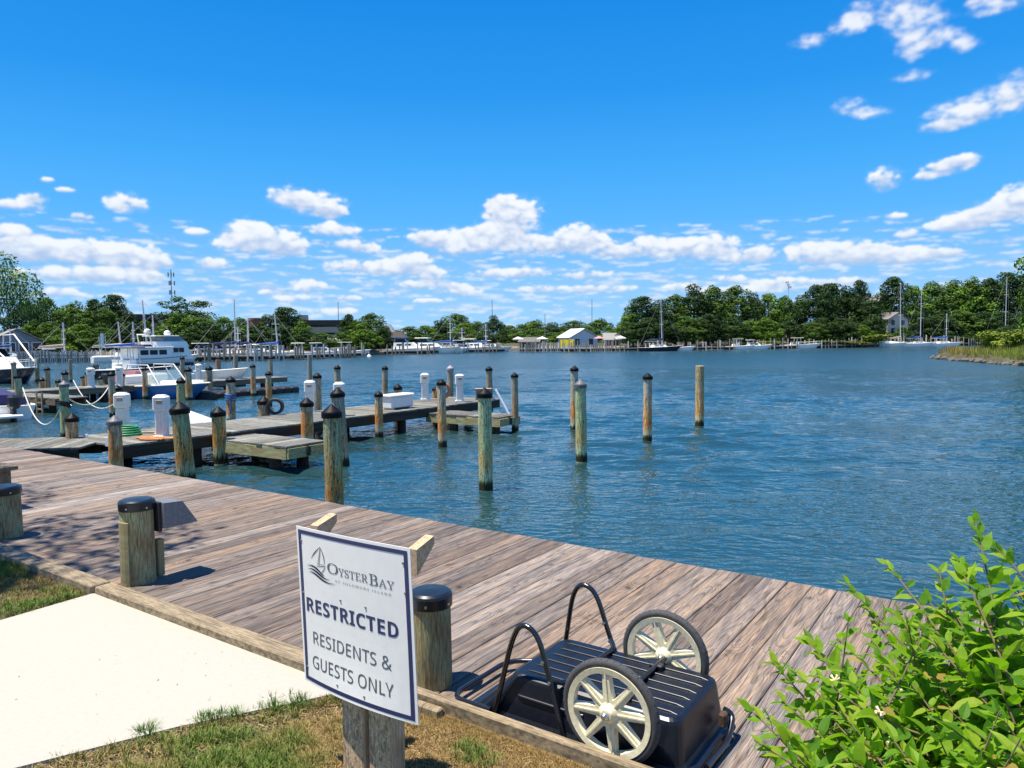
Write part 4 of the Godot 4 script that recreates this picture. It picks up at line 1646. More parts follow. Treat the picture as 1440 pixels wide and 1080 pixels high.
func dock_cart() -> void:
	var root := thing("dock_cart", "upturned black dock cart with cream spoked wheels in the air", "cart", Vector3(-1.62, DECK, -3.19))
	var bm := mottle(mat("tub_black", lin(0.010, 0.013, 0.022), 0.34), 4.0, 0.7, 1.0)
	bm.metallic_specular = 0.5
	var s := Shape.new()
	var rings := [rrect(-0.63, 0.49, -0.315, 0.315, 0.07, 0.035), rrect(-0.60, 0.478, -0.30, 0.30, 0.07, 0.06), rrect(-0.435, 0.458, -0.268, 0.268, 0.06, 0.225), rrect(-0.425, 0.453, -0.262, 0.262, 0.058, 0.240), rrect(-0.405, 0.44, -0.248, 0.248, 0.05, 0.250)]
	s.loft(rings)
	s.fan(rings[4])
	obj("tub", s, bm, root)
	s = Shape.new()
	s.loft([rrect(-0.665, 0.525, -0.345, 0.345, 0.08, 0.012), rrect(-0.665, 0.525, -0.345, 0.345, 0.08, 0.034), rrect(-0.62, 0.48, -0.305, 0.305, 0.07, 0.042)])
	obj("rim", s, bm, root)
	for k in 6:
		s = Shape.new()
		var z := -0.195 + k * 0.078
		var path := [Vector3(-0.36, 0.246, z), Vector3(-0.33, 0.2495, z), Vector3(0.39, 0.2495, z), Vector3(0.435, 0.241, z)]
		s.tube(path, 0.009, 8)
		obj("rib", s, bm, root)
	s = Shape.new()
	s.tube([Vector3(-0.36, 0.155, 0.281), Vector3(-0.34, 0.155, 0.285), Vector3(-0.02, 0.155, 0.285), Vector3(0.0, 0.155, 0.281)], 0.010, 6)
	obj("side_ridge", s, bm, root)
	var tube_m := mat("tube_black", lin(0.010, 0.010, 0.012), 0.22)
	tube_m.metallic_specular = 0.7
	var near_ := [Vector3(-0.485, 0.04, 0.315), Vector3(-0.385, 0.44, 0.300), Vector3(-0.33, 0.535, 0.300), Vector3(-0.235, 0.50, 0.300), Vector3(-0.165, 0.28, 0.300), Vector3(-0.085, 0.04, 0.318)]
	var far_ := [Vector3(-0.47, 0.04, -0.315), Vector3(-0.385, 0.49, -0.295), Vector3(-0.33, 0.565, -0.295), Vector3(-0.24, 0.53, -0.295), Vector3(-0.15, 0.28, -0.295), Vector3(-0.06, 0.04, -0.318)]
	for h in [near_, far_]:
		s = Shape.new()
		s.tube(round_path(h, 0.09, 6), 0.0135, 10)
		var hoop := obj("leg_hoop", s, tube_m, root)
		for q in [h[4], (h[4] as Vector3) + Vector3(-0.035, 0.09, 0)]:
			var b := Shape.new()
			b.lathe([Vector2(0.009, 0.0), Vector2(0.008, 0.008), Vector2(0, 0.01)], 8, Vector3.ZERO, Basis(Vector3.RIGHT, PI / 2))
			obj("bolt", b, mat("steel"), hoop, q + Vector3(0.0, 0.0, 0.013))
	s = Shape.new()
	s.tube(round_path([Vector3(-0.165, 0.285, 0.30), Vector3(-0.11, 0.270, 0.25), Vector3(-0.10, 0.270, -0.24), Vector3(-0.15, 0.285, -0.295)], 0.05), 0.0125, 10)
	obj("crossbar", s, tube_m, root)
	s = Shape.new()
	s.tube(round_path([Vector3(-0.50, 0.06, 0.325), Vector3(-0.78, 0.042, 0.30), Vector3(-0.77, 0.045, -0.22), Vector3(-0.52, 0.06, -0.325)], 0.10, 6), 0.0145, 10)
	obj("handle", s, tube_m, root)
	s = Shape.new()
	s.tube([Vector3(0.17, 0.268, 0.40), Vector3(0.17, 0.268, -0.33)], 0.013, 10)
	obj("axle", s, tube_m, root)
	for z in [0.20, -0.17]:
		s = Shape.new()
		s.box(Vector3(0.17, 0.263, z), Vector3(0.07, 0.03, 0.04), Basis.IDENTITY, 0.005)
		obj("axle_clamp", s, tube_m, root)
	s = Shape.new()
	s.tube(round_path([Vector3(0.50, 0.125, -0.20), Vector3(0.54, 0.10, -0.22), Vector3(0.555, 0.03, -0.10), Vector3(0.545, 0.03, 0.16)], 0.05), 0.014, 10)
	obj("latch_bar", s, tube_m, root)
	s = Shape.new()
	s.box(Vector3(0.515, 0.10, -0.15), Vector3(0.035, 0.07, 0.05), Basis.IDENTITY, 0.008)
	obj("latch_hinge", s, mottle(mat("rusty", lin(0.16, 0.09, 0.05), 0.8), 8.0, 0.4, 1.0), root)
	cart_wheel(root, Vector3(0.185, 0.268, 0.372), 0.10)
	cart_wheel(root, Vector3(0.155, 0.268, -0.305), 0.30)


func leaf_mesh(kind: int) -> ArrayMesh:  # one pointed leaf, 1 long along -z, folded on its midrib
	var s := Shape.new()
	var w := [0.0, 0.11, 0.205, 0.25, 0.235, 0.17, 0.075, 0.0]
	var t := [0.0, 0.08, 0.20, 0.36, 0.54, 0.74, 0.93, 1.10]
	var droop: float = [0.16, 0.32, 0.05][kind]
	var fold: float = [0.35, 0.55, 0.2][kind]
	for sgn in [-1.0, 1.0]:
		for k in 7:
			var a := Vector3(0, -droop * t[k] * t[k], -t[k])
			var b := Vector3(0, -droop * t[k + 1] * t[k + 1], -t[k + 1])
			var c := b + Vector3(sgn * w[k + 1], fold * w[k + 1] + 0.02 * sin(k * 2.0), 0.02)
			var d := a + Vector3(sgn * w[k], fold * w[k] + 0.02 * sin(k * 2.0 - 2.0), 0.02)
			if k == 0:
				if sgn > 0: s.tri(a, c, b)
				else: s.tri(a, b, c)
			elif k == 6:
				if sgn > 0: s.tri(a, d, b)
				else: s.tri(a, b, d)
			else:
				if sgn > 0: s.quad(a, d, c, b)
				else: s.quad(a, b, c, d)
	return s.mesh()


var leaves := []
var bush_root: Node3D
var blossom_spots := []


func bush_shoot(tip: Vector3) -> void:
	var base := Vector3(0.42 + rng.randf_range(-0.28, 0.28), LAWN, -1.55 + rng.randf_range(-0.22, 0.30))
	var mid := base.lerp(tip, 0.55) + Vector3(rng.randf_range(-0.05, 0.12), 0.16 + rng.randf_range(0.0, 0.22), rng.randf_range(-0.06, 0.06))
	var path := []
	for k in 19:
		var t := k / 18.0
		path.append(base.lerp(mid, t).lerp(mid.lerp(tip, t), t))
	var s := Shape.new()
	s.tube(path, 0.0065, 6, 0.0016)
	obj("stem", s, mats["stem_wood"], bush_root, -bush_root.position)
	_leafy(path, 0.22, rng.randf_range(0.064, 0.082))
	for j in rng.randi_range(3, 5):  # side twigs
		var k := rng.randi_range(6, 15)
		var p: Vector3 = path[k]
		var d: Vector3 = ((path[k + 1] as Vector3) - p).normalized()
		var side := d.cross(Vector3(rng.randf_range(-1, 1), rng.randf_range(0, 1), rng.randf_range(-1, 1))).normalized()
		var l := rng.randf_range(0.10, 0.24)
		var tw := []
		for m in 9:
			var t := m / 8.0
			tw.append(p + (side * 0.8 + d * 0.5) * l * t + Vector3(0, 0.05 * l + 0.25 * l * t * t, 0))
		var b := Shape.new()
		b.tube(tw, 0.003, 5, 0.0012)
		obj("stem", b, mats["stem_wood"], bush_root, -bush_root.position)
		_leafy(tw, 0.1, rng.randf_range(0.048, 0.064))


func _leafy(path: Array, start: float, size: float) -> void:
	var total := 0.0
	for k in path.size() - 1:
		total += (path[k] as Vector3).distance_to(path[k + 1])
	var along := total * start
	var turn := rng.randf() * TAU
	while along < total:
		var t := along / total
		var f := t * (path.size() - 1)
		var k := mini(int(f), path.size() - 2)
		var p: Vector3 = (path[k] as Vector3).lerp(path[k + 1], f - k)
		var d: Vector3 = ((path[k + 1] as Vector3) - (path[k] as Vector3)).normalized()
		var a := d.cross(Vector3.UP).normalized()
		if a.length() < 0.5:
			a = Vector3.RIGHT
		var b := a.cross(d)
		turn += PI / 2 + rng.randf_range(-0.4, 0.4)
		for sgn in 2:
			var g := turn + sgn * PI
			var out_ := (a * cos(g) + b * sin(g)) * rng.randf_range(0.7, 1.0) + d * rng.randf_range(0.3, 0.7)
			if t > 0.93:
				out_ += d * 1.2
			out_ += Vector3(0, rng.randf_range(-0.55, 0.15), 0)
			out_ = out_.normalized()
			var up := (Vector3.UP * 1.2 + Vector3(rng.randf_range(-0.6, 0.6), 0, rng.randf_range(-0.6, 0.6))).normalized()
			var xax := out_.cross(up).normalized()
			if xax.length() < 0.5:
				continue
			var l := size * rng.randf_range(0.75, 1.15) * lerpf(1.0, 0.45, smoothstep(0.72, 1.0, t))
			leaves.append([Transform3D(Basis(xax, xax.cross(out_), -out_) * l, p + out_ * 0.004), rng.randi() % 3, 4 if rng.randf() < 0.03 else rng.randi() % 4, l / p.distance_to(Vector3(0, 2.5, 0))])
			if rng.randf() < 0.04 and t < 0.85:
				blossom_spots.append(p + b * 0.012)
		along += rng.randf_range(0.024, 0.038)


func bush() -> void:
	rng.seed = 301
	bush_root = thing("honeysuckle_bush", "bright green leafy shrub with small cream flowers overhanging the boardwalk", "shrub", Vector3(0.42, LAWN, -1.5))
	mat("stem_wood", lin(0.17, 0.12, 0.065), 0.85)
	bush_shoot(Vector3(-0.410, 1.544, -1.776))
	bush_shoot(Vector3(-0.277, 1.570, -1.809))
	bush_shoot(Vector3(-0.198, 1.686, -1.750))
	bush_shoot(Vector3(-0.157, 1.651, -1.897))
	bush_shoot(Vector3(-0.094, 1.710, -2.006))
	bush_shoot(Vector3(-0.035, 1.691, -1.924))
	bush_shoot(Vector3(0.000, 1.830, -2.019))
	bush_shoot(Vector3(-0.220, 1.741, -1.800))
	bush_shoot(Vector3(-0.299, 1.741, -1.745))
	bush_shoot(Vector3(-0.123, 1.880, -1.938))
	bush_shoot(Vector3(-0.164, 1.809, -1.783))
	bush_shoot(Vector3(-0.056, 1.756, -2.096))
	bush_shoot(Vector3(0.030, 1.759, -2.095))
	bush_shoot(Vector3(-0.335, 1.614, -1.711))
	bush_shoot(Vector3(0.006, 1.733, -1.711))
	bush_shoot(Vector3(-0.077, 1.664, -1.710))
	bush_shoot(Vector3(-0.209, 1.594, -1.736))
	bush_shoot(Vector3(-0.150, 1.597, -1.837))
	bush_shoot(Vector3(-0.481, 1.570, -1.790))
	bush_shoot(Vector3(-0.429, 1.713, -1.775))
	bush_shoot(Vector3(-0.010, 1.814, -1.828))
	bush_shoot(Vector3(-0.085, 1.956, -1.993))
	bush_shoot(Vector3(-0.027, 1.909, -1.909))
	bush_shoot(Vector3(-0.286, 1.776, -1.939))
	bush_shoot(Vector3(-0.524, 1.639, -1.704))
	bush_shoot(Vector3(-0.477, 1.709, -1.802))
	bush_shoot(Vector3(-0.400, 1.751, -1.859))
	bush_shoot(Vector3(-0.350, 1.861, -2.023))
	bush_shoot(Vector3(-0.277, 1.928, -2.079))
	bush_shoot(Vector3(-0.303, 1.827, -1.992))
	bush_shoot(Vector3(-0.143, 1.947, -1.990))
	bush_shoot(Vector3(-0.072, 2.092, -1.928))
	bush_shoot(Vector3(-0.032, 2.011, -2.010))
	bush_shoot(Vector3(-0.099, 2.009, -1.842))
	bush_shoot(Vector3(0.012, 1.912, -2.033))
	bush_shoot(Vector3(-0.416, 1.687, -1.661))
	bush_shoot(Vector3(-0.452, 1.627, -1.571))
	bush_shoot(Vector3(-0.362, 1.719, -1.761))
	bush_shoot(Vector3(-0.291, 1.713, -1.627))
	bush_shoot(Vector3(-0.255, 1.767, -1.838))
	bush_shoot(Vector3(-0.223, 1.846, -1.927))
	bush_shoot(Vector3(-0.165, 1.871, -1.786))
	bush_shoot(Vector3(-0.169, 1.771, -1.715))
	bush_shoot(Vector3(-0.113, 1.840, -1.819))
	bush_shoot(Vector3(-0.050, 1.934, -1.809))
	bush_shoot(Vector3(-0.032, 1.859, -1.694))
	bush_shoot(Vector3(0.013, 1.880, -1.788))
	bush_shoot(Vector3(-0.202, 1.735, -1.568))
	bush_shoot(Vector3(-0.106, 1.774, -1.576))
	bush_shoot(Vector3(-0.017, 1.812, -1.580))
	bush_shoot(Vector3(0.026, 1.840, -1.672))
	bush_shoot(Vector3(-0.339, 1.652, -1.529))
	bush_shoot(Vector3(-0.247, 1.665, -1.533))
	bush_shoot(Vector3(-0.133, 1.715, -1.493))
	bush_shoot(Vector3(-0.045, 1.744, -1.495))
	bush_shoot(Vector3(-0.403, 1.554, -1.964))
	bush_shoot(Vector3(-0.313, 1.608, -2.030))
	bush_shoot(Vector3(-0.178, 1.844, -2.079))
	bush_shoot(Vector3(-0.019, 1.898, -2.254))
	bush_shoot(Vector3(-0.104, 1.700, -1.937))
	bush_shoot(Vector3(-0.239, 1.696, -2.148))
	bush_shoot(Vector3(0.017, 1.762, -1.539))
	bush_shoot(Vector3(-0.352, 1.739, -1.952))
	bush_shoot(Vector3(-0.100, 1.809, -2.069))
	bush_shoot(Vector3(-0.246, 1.644, -1.896))
	bush_shoot(Vector3(-0.159, 1.683, -2.081))
	bush_shoot(Vector3(0.074, 1.961, -1.958))
	bush_shoot(Vector3(0.099, 1.806, -1.841))
	var mm := []
	for c in [Vector3(0.10, 0.205, 0.010), Vector3(0.15, 0.26, 0.012), Vector3(0.060, 0.145, 0.010), Vector3(0.20, 0.28, 0.02), Vector3(0.30, 0.20, 0.05)]:
		var m := mat("leaf_%d" % mm.size(), lin(c.x, c.y, c.z), 0.55)
		m.backlight_enabled = true
		m.backlight = Color(0.55, 0.75, 0.12)
		m.metallic_specular = 0.3
		mm.append(m)
	var kinds := [leaf_mesh(0), leaf_mesh(1), leaf_mesh(2)]
	leaves.sort_custom(func(a, b): return a[3] > b[3])
	var rest: Array[Shape] = [Shape.new(), Shape.new(), Shape.new(), Shape.new(), Shape.new()]
	for k in leaves.size():
		var q = leaves[k]
		if k < 298:
			var o := obj("leaf", kinds[q[1]], mm[q[2]], bush_root)
			o.transform = Transform3D(Basis.IDENTITY, -bush_root.position) * (q[0] as Transform3D)
		else:
			rest[q[2]].append(kinds[q[1]], Transform3D(Basis.IDENTITY, -bush_root.position) * (q[0] as Transform3D))
	var am := ArrayMesh.new()
	for k in 5:
		var one := rest[k].mesh()
		am.add_surface_from_arrays(Mesh.PRIMITIVE_TRIANGLES, one.surface_get_arrays(0))
		am.surface_set_material(k, mm[k])
	var rest_o := MeshInstance3D.new()
	rest_o.name = "foliage"
	rest_o.mesh = am
	rest_o.set_meta("kind", "stuff")
	bush_root.add_child(rest_o)
	var fl := Shape.new()
	for p in blossom_spots:
		for j in 4:
			var d := Vector3(rng.randf_range(-1, 1), rng.randf_range(-0.3, 1), rng.randf_range(-1, 1)).normalized()
			var e: Vector3 = p - bush_root.position
			fl.tube([e, e + d * 0.005, e + d * 0.010, e + d * 0.013], 0.0012, 5, 0.0042)
	var bo := obj("blossoms", fl, mat("blossom", lin(0.72, 0.56, 0.38), 0.7), bush_root)
	bo.set_meta("kind", "stuff")


func grass() -> void:
	rng.seed = 44
	var s := Shape.new()
	for k in 9:
		var g := TAU * k / 9.0 + 0.4 * sin(k * 5.0)
		var d := Vector3(cos(g), 0, sin(g))
		var w := d.rotated(Vector3.UP, PI / 2) * 0.0022
		var p := d * 0.012 * (k % 3)
		var lean: float = [0.25, 0.7, 1.1][k % 3]
		var h: float = [1.0, 0.8, 0.6][k % 3]
		var a := p + d * 0.02 * lean + Vector3(0, 0.035 * h, 0)
		var b := p + d * 0.055 * lean + Vector3(0, 0.058 * h, 0)
		s.quad(p - w, p + w, a + w * 0.8, a - w * 0.8)
		s.tri(a - w * 0.8, a + w * 0.8, b)
	var blade := s.mesh()
	var path_poly := PackedVector2Array([Vector2(-5.66, -2.82), Vector2(-5.42, 3.0), Vector2(-3.85, 3.0), Vector2(-3.70, -1.0), Vector2(-3.27, -1.92), Vector2(-2.95, -2.46), Vector2(-2.77, -2.82)])
	var patch := noise_at(71, 0.9, 3)
	var fine := noise_at(72, 4.0, 2)
	var put := []
	var tint := []
	while put.size() < 62000:
		var x := -10.5 + 12.0 * rng.randf() if rng.randf() < 0.4 else rng.randf_range(-4.4, -1.0)
		var z := -2.71 + 3.4 * pow(rng.randf(), 1.8)
		if Geometry2D.is_point_in_polygon(Vector2(x, z), path_poly):
			continue
		var n := patch.get_noise_2d(x, z) + 0.4 * fine.get_noise_2d(x, z)
		var dry := clampf(0.52 + n * 1.2 + smoothstep(-2.30, -2.66, z) * 0.6 - (0.55 if x < -5.5 else 0.0), 0, 1)
		if dry > 0.75 and rng.randf() < 0.25 or (x > -3.6 and n < -0.22 and rng.randf() < 0.55):
			continue
		var c := Vector3(0.12, 0.20, 0.022).lerp(Vector3(0.40, 0.265, 0.10), clampf(dry + rng.randf_range(-0.25, 0.25), 0, 1)) * rng.randf_range(0.65, 1.3)
		if x > -4.6 and rng.randf() < 0.86:
			var near_ := 9.0
			for e in path_poly.size():
				near_ = minf(near_, Geometry2D.get_closest_point_to_segment(Vector2(x, z), path_poly[e], path_poly[(e + 1) % path_poly.size()]).distance_to(Vector2(x, z)))
			if near_ < 0.22 + 0.25 * fine.get_noise_2d(x * 0.7, z * 0.7):
				continue
		var size := rng.randf_range(0.45, 1.05) * (1.15 - 0.5 * dry)
		put.append(Transform3D(Basis(Vector3.UP, rng.randf() * TAU).scaled(Vector3(size, size, size)), Vector3(x, LAWN - 0.004, z)))
		tint.append(Color(c.x, c.y, c.z))
	for q in [Vector2(-3.19, -2.13), Vector2(-3.10, -2.30), Vector2(-3.02, -2.40), Vector2(-3.24, -2.05), Vector2(-2.85, -2.56), Vector2(-2.0, -2.55), Vector2(-1.93, -2.5), Vector2(-3.38, -1.80)]:
		for k in 26:
			var size := rng.randf_range(0.7, 1.25)
			put.append(Transform3D(Basis(Vector3.UP, rng.randf() * TAU).scaled(Vector3(size * 0.8, size, size * 0.8)), Vector3(q.x + rng.randfn(0, 0.035), LAWN - 0.004, q.y + rng.randfn(0, 0.03))))
			tint.append(Color(0.085, 0.17, 0.02) * rng.randf_range(0.7, 1.4))
	for k in 700:  # blades that creep over the edge of the path
		var e := 3 + rng.randi() % 4
		var q := path_poly[e].lerp(path_poly[(e + 1) % path_poly.size()], rng.randf()) + Vector2(rng.randfn(0.02, 0.02), rng.randfn(0.02, 0.02))
		if noise_here(patch, q) < -0.05:
			continue
		var size := rng.randf_range(0.3, 0.8)
		put.append(Transform3D(Basis(Vector3.UP, rng.randf() * TAU).scaled(Vector3(size, size, size)), Vector3(q.x, LAWN, q.y)))
		var g := rng.randf_range(0.6, 1.2)
		tint.append(Color(0.24 * g, 0.21 * g, 0.06 * g))
	var mm := MultiMesh.new()
	mm.transform_format = MultiMesh.TRANSFORM_3D
	mm.use_colors = true
	mm.mesh = blade
	mm.instance_count = put.size()
	for k in put.size():
		mm.set_instance_transform(k, put[k])
		mm.set_instance_color(k, tint[k])
	var m := mat("grass_blades", Color.WHITE, 0.8)
	m.vertex_color_use_as_albedo = true
	m.backlight_enabled = true
	m.backlight = Color(0.35, 0.4, 0.1)
	var o := MultiMeshInstance3D.new()
	o.name = "grass"
	o.multimesh = mm
	o.material_override = m
	add_child(o)
	setting(o, "green and straw coloured grass of the lawn strip", "stuff")


func noise_here(n: FastNoiseLite, q: Vector2) -> float:
	return n.get_noise_2d(q.x * 3.0, q.y * 3.0)


func clippings() -> void:
	rng.seed = 46
	var s := Shape.new()
	s.quad(Vector3(-0.5, 0, -0.06), Vector3(-0.45, 0.0, 0.06), Vector3(0.5, 0.05, 0.05), Vector3(0.45, 0.05, -0.07))
	var mm := MultiMesh.new()
	mm.transform_format = MultiMesh.TRANSFORM_3D
	mm.use_colors = true
	mm.mesh = s.mesh()
	mm.instance_count = 22000
	for k in mm.instance_count:
		var p := Vector3(rng.randf_range(-4.6, -0.6), LAWN + rng.randf_range(0.002, 0.016), rng.randf_range(-2.71, -1.4))
		if rng.randf() < 0.93 and Geometry2D.is_point_in_polygon(Vector2(p.x, p.z), PackedVector2Array([Vector2(-5.66, -2.82), Vector2(-5.42, 3.0), Vector2(-3.88, 3.0), Vector2(-3.72, -1.0), Vector2(-3.31, -1.92), Vector2(-2.99, -2.46), Vector2(-2.85, -2.82)])):
			p.y = LAWN - 0.05
		var l := rng.randf_range(0.012, 0.045)
		mm.set_instance_transform(k, Transform3D(Basis.from_euler(Vector3(rng.randf_range(-0.5, 0.5), rng.randf() * TAU, rng.randf_range(-0.4, 0.4))).scaled(Vector3(l, l, l)), p))
		var g := rng.randf_range(0.5, 1.3)
		mm.set_instance_color(k, Color(0.34 * g, rng.randf_range(0.19, 0.25) * g, 0.10 * g))
	var o := MultiMeshInstance3D.new()
	o.name = "dry_clippings"
	o.multimesh = mm
	o.material_override = mats["grass_blades"]
	add_child(o)
	setting(o, "dry clippings and straw lying on the lawn soil", "stuff")


func shade_tree() -> void:  # stands left of the view; its crown shades the boardwalk's left part
	rng.seed = 63
	var root := thing("shade_tree", "broad shade tree left of the path, seen mostly by its shadow", "tree", Vector3(-10.2, LAWN, 0.6))
	var s := Shape.new()
	s.tube([Vector3(0, -0.1, 0), Vector3(0.05, 2.5, 0), Vector3(0.3, 5.5, -0.4), Vector3(0.8, 8.0, -0.9)], 0.24, 10, 0.08)
	s.tube([Vector3(0.1, 3.5, -0.1), Vector3(0.9, 5.5, -0.9), Vector3(1.6, 7.4, -1.9)], 0.10, 8, 0.03)
	s.tube([Vector3(0.05, 3.0, 0), Vector3(-1.2, 5.0, 0.6), Vector3(-2.0, 7.0, 1.0)], 0.10, 8, 0.03)
	obj("trunk", s, mat("bark", lin(0.10, 0.08, 0.06), 0.95), root)
	var c := Crown.new()
	for q in [[0.5, 8.8, -1.7, 1.5], [1.3, 7.4, -1.0, 0.9], [-0.6, 8.4, -0.6, 1.8], [0.2, 7.0, -0.4, 1.4], [-1.8, 7.4, 0.8, 1.8], [-0.3, 9.6, 0.6, 1.6], [-2.6, 8.6, -1.6, 1.6]]:
		c.lobe(Vector3(q[0], q[1], q[2]), Vector3(q[3], q[3] * 0.8, q[3]), 1100, 0.17, rng, Vector3(0.06, 0.12, 0.02), 0.2)
	obj("crown", c.mesh(), mats["foliage"], root)


# ------------------------------------------------------------------ trees
class Crown:
	var v := PackedVector3Array()
	var n := PackedVector3Array()
	var c := PackedColorArray()

	func lobe(at: Vector3, rad: Vector3, count: int, size: float, r: RandomNumberGenerator, color: Vector3, vary := 0.3, under := 0.45, hang := 0.0) -> void:
		var tone := r.randf_range(1.0 - vary, 1.0 + vary)
		for k in count:
			var d := Vector3(r.randfn(), r.randfn(), r.randfn()).normalized()
			if d.y < -0.2 and r.randf() > under:
				d.y = -d.y
			var depth := 1.0 - 0.55 * r.randf() * r.randf()
			if r.randf() < 0.10:
				depth = r.randf_range(1.0, 1.18)
			var p := at + d * rad * depth
			var face := (d * 0.8 + Vector3(r.randf_range(-1, 1), r.randf_range(-0.4, 1), r.randf_range(-1, 1)) * 0.9).normalized()
			var a := face.cross(Vector3(r.randf_range(-1, 1), r.randf_range(-1, 1), r.randf_range(-1, 1))).normalized()
			var b := face.cross(a)
			if hang > 0.0:
				b = (Vector3.DOWN + Vector3(r.randf_range(-1, 1), 0, r.randf_range(-1, 1)) * 0.25).normalized()
				a = b.cross(face).normalized()
			var l := size * r.randf_range(0.6, 1.3)
			var wide := l * (r.randf_range(0.35, 0.6) if hang == 0.0 else 0.16)
			if hang > 0.0:
				l *= hang
			var m := (d * 0.55 + face * 0.6).normalized()
			var q := tone * r.randf_range(0.72, 1.28)
			var col := Color(color.x * q * r.randf_range(0.9, 1.1), color.y * q, color.z * q)
			var pts := [p - b * l * 0.5, p + a * wide * 0.5 + b * l * 0.08 * r.randf_range(-1, 1), p + b * l * 0.5, p - a * wide * 0.5]
			for i in [0, 2, 1, 0, 3, 2]:
				v.append(pts[i])
				n.append(m)
				c.append(col)

	func mesh() -> ArrayMesh:
		var a := []
		a.resize(Mesh.ARRAY_MAX)
		a[Mesh.ARRAY_VERTEX] = v
		a[Mesh.ARRAY_NORMAL] = n
		a[Mesh.ARRAY_COLOR] = c
		var m := ArrayMesh.new()
		m.add_surface_from_arrays(Mesh.PRIMITIVE_TRIANGLES, a)
		return m


func tree_model(kind: String, version: int) -> Array:  # 12 m high, 10 m wide: [trunk mesh, crown mesh]
	var key := "tree_%s_%d" % [kind, version]
	if kept.has(key):
		return kept[key]
	rng.seed = hash(key)
	var t := Shape.new()
	var c := Crown.new()
	match kind:
		"pine":
			t.tube([Vector3(0, -1, 0), Vector3(0.1, 4, 0), Vector3(-0.1, 8, 0.1), Vector3(0, 11.4, 0)], 0.30, 8, 0.06)
			for k in 30:
				var y := 4.6 + 7.0 * pow(k / 29.0, 0.85)
				var g := k * 2.4 + rng.randf_range(-0.5, 0.5)
				var reach := lerpf(3.9, 0.5, pow(k / 29.0, 1.5)) * rng.randf_range(0.55, 1.12)
				var e := Vector3(cos(g) * reach, y + 0.2 * reach * rng.randf_range(-0.3, 0.8), sin(g) * reach)
				t.tube([Vector3(0, y - 0.3, 0), e], 0.07, 4, 0.02, false)
				c.lobe(e, Vector3(1.25, 0.85, 1.25) * rng.randf_range(0.65, 1.2), 150, 0.40, rng, Vector3(0.040, 0.080, 0.022), 0.28, 0.6)
				if reach > 1.8:
					c.lobe(e * Vector3(0.5, 1, 0.5) + Vector3(0, 0.1, 0), Vector3(1.1, 0.5, 1.1), 70, 0.46, rng, Vector3(0.036, 0.070, 0.022), 0.28, 0.6)
		"bush":
			t.tube([Vector3(0, -1, 0), Vector3(0, 3, 0)], 0.2, 6, 0.1)
			for k in 12:
				var g := k * 2.4
				var q := rng.randf_range(1.0, 3.4)
				c.lobe(Vector3(cos(g) * q, rng.randf_range(2.0, 9.0), sin(g) * q), Vector3(1.9, 2.6, 1.9), 190, 0.8, rng, Vector3(0.17, 0.23, 0.03), 0.3)
		"sparse":
			t.tube([Vector3(0, -1, 0), Vector3(0.2, 5, 0), Vector3(0, 10, 0)], 0.3, 8, 0.08)
			for k in 18:
				var g := k * 2.4 + rng.randf_range(-0.5, 0.5)
				var q := rng.randf_range(0.8, 4.4)
				var e := Vector3(cos(g) * q, rng.randf_range(8.0, 11.6) - q * 0.25, sin(g) * q)
				t.tube([Vector3(0, e.y - 2.0, 0), e], 0.08, 4, 0.02, false)
				c.lobe(e, Vector3(1.0, 0.7, 1.0), 90, 0.42, rng, Vector3(0.055, 0.10, 0.025), 0.3)
			for k in 14:
				var g := k * 2.4
				c.lobe(Vector3(cos(g) * 3.0, rng.randf_range(3.0, 7.5), sin(g) * 3.0), Vector3(1.6, 1.3, 1.6), 150, 0.5, rng, Vector3(0.06, 0.11, 0.025), 0.3)
		_:
			var color: Vector3 = {"broad": Vector3(0.100, 0.180, 0.022), "maple": Vector3(0.072, 0.130, 0.022), "dark": Vector3(0.042, 0.078, 0.020)}[kind]
			t.tube([Vector3(0, -1, 0), Vector3(0.1, 3, 0), Vector3(0, 8, 0.1)], 0.34, 8, 0.10)
			var n := 44
			for k in n:
				var f := (k + 0.5) / n
				var y := 1.3 + 9.5 * f
				var env := sin(PI * clampf(0.24 + 0.74 * pow(f, 0.95), 0, 1))
				var g := k * 2.399 + rng.randf_range(-0.5, 0.5)
				var q := 3.9 * env * sqrt(rng.randf_range(0.25, 1.0))
				var e := Vector3(cos(g) * q, y + rng.randf_range(-0.5, 0.5), sin(g) * q)
				if k % 3 == 0:
					t.tube([Vector3(0, maxf(e.y - 2.2, 1.0), 0), e], 0.09, 4, 0.02, false)
				var s := rng.randf_range(0.70, 1.40)
				c.lobe(e, Vector3(s, s * 1.0, s), int(150 * s * s), 0.42, rng, color, 0.32)
			c.lobe(Vector3(0, 5.5, 0), Vector3(2.6, 3.4, 2.6), 260, 0.6, rng, color * 0.8, 0.1)
	kept[key] = [t.mesh(), c.mesh()]
	return kept[key]


var tree_count := 0


func tree(kind: String, x: float, z: float, h: float, w: float, label: String) -> void:
	tree_count += 1
	var version := tree_count % (1 if kind in ["bush", "sparse"] else 2)
	var pair := tree_model(kind, version)
	var root := thing({"pine": "pine_tree", "bush": "shrub"}.get(kind, "tree"), label, "shrub" if kind == "bush" else "tree", Vector3(x, 0.9, z), tree_count * 1.9, "trees and shrubs along the far shore")
	obj("trunk", pair[0], mat("bark", lin(0.10, 0.08, 0.06), 0.95), root)
	obj("crown", pair[1], mats["foliage"], root)
	root.scale = Vector3(w / 10.0 * 1.3, h / 11.6, w / 10.0 * 1.3)


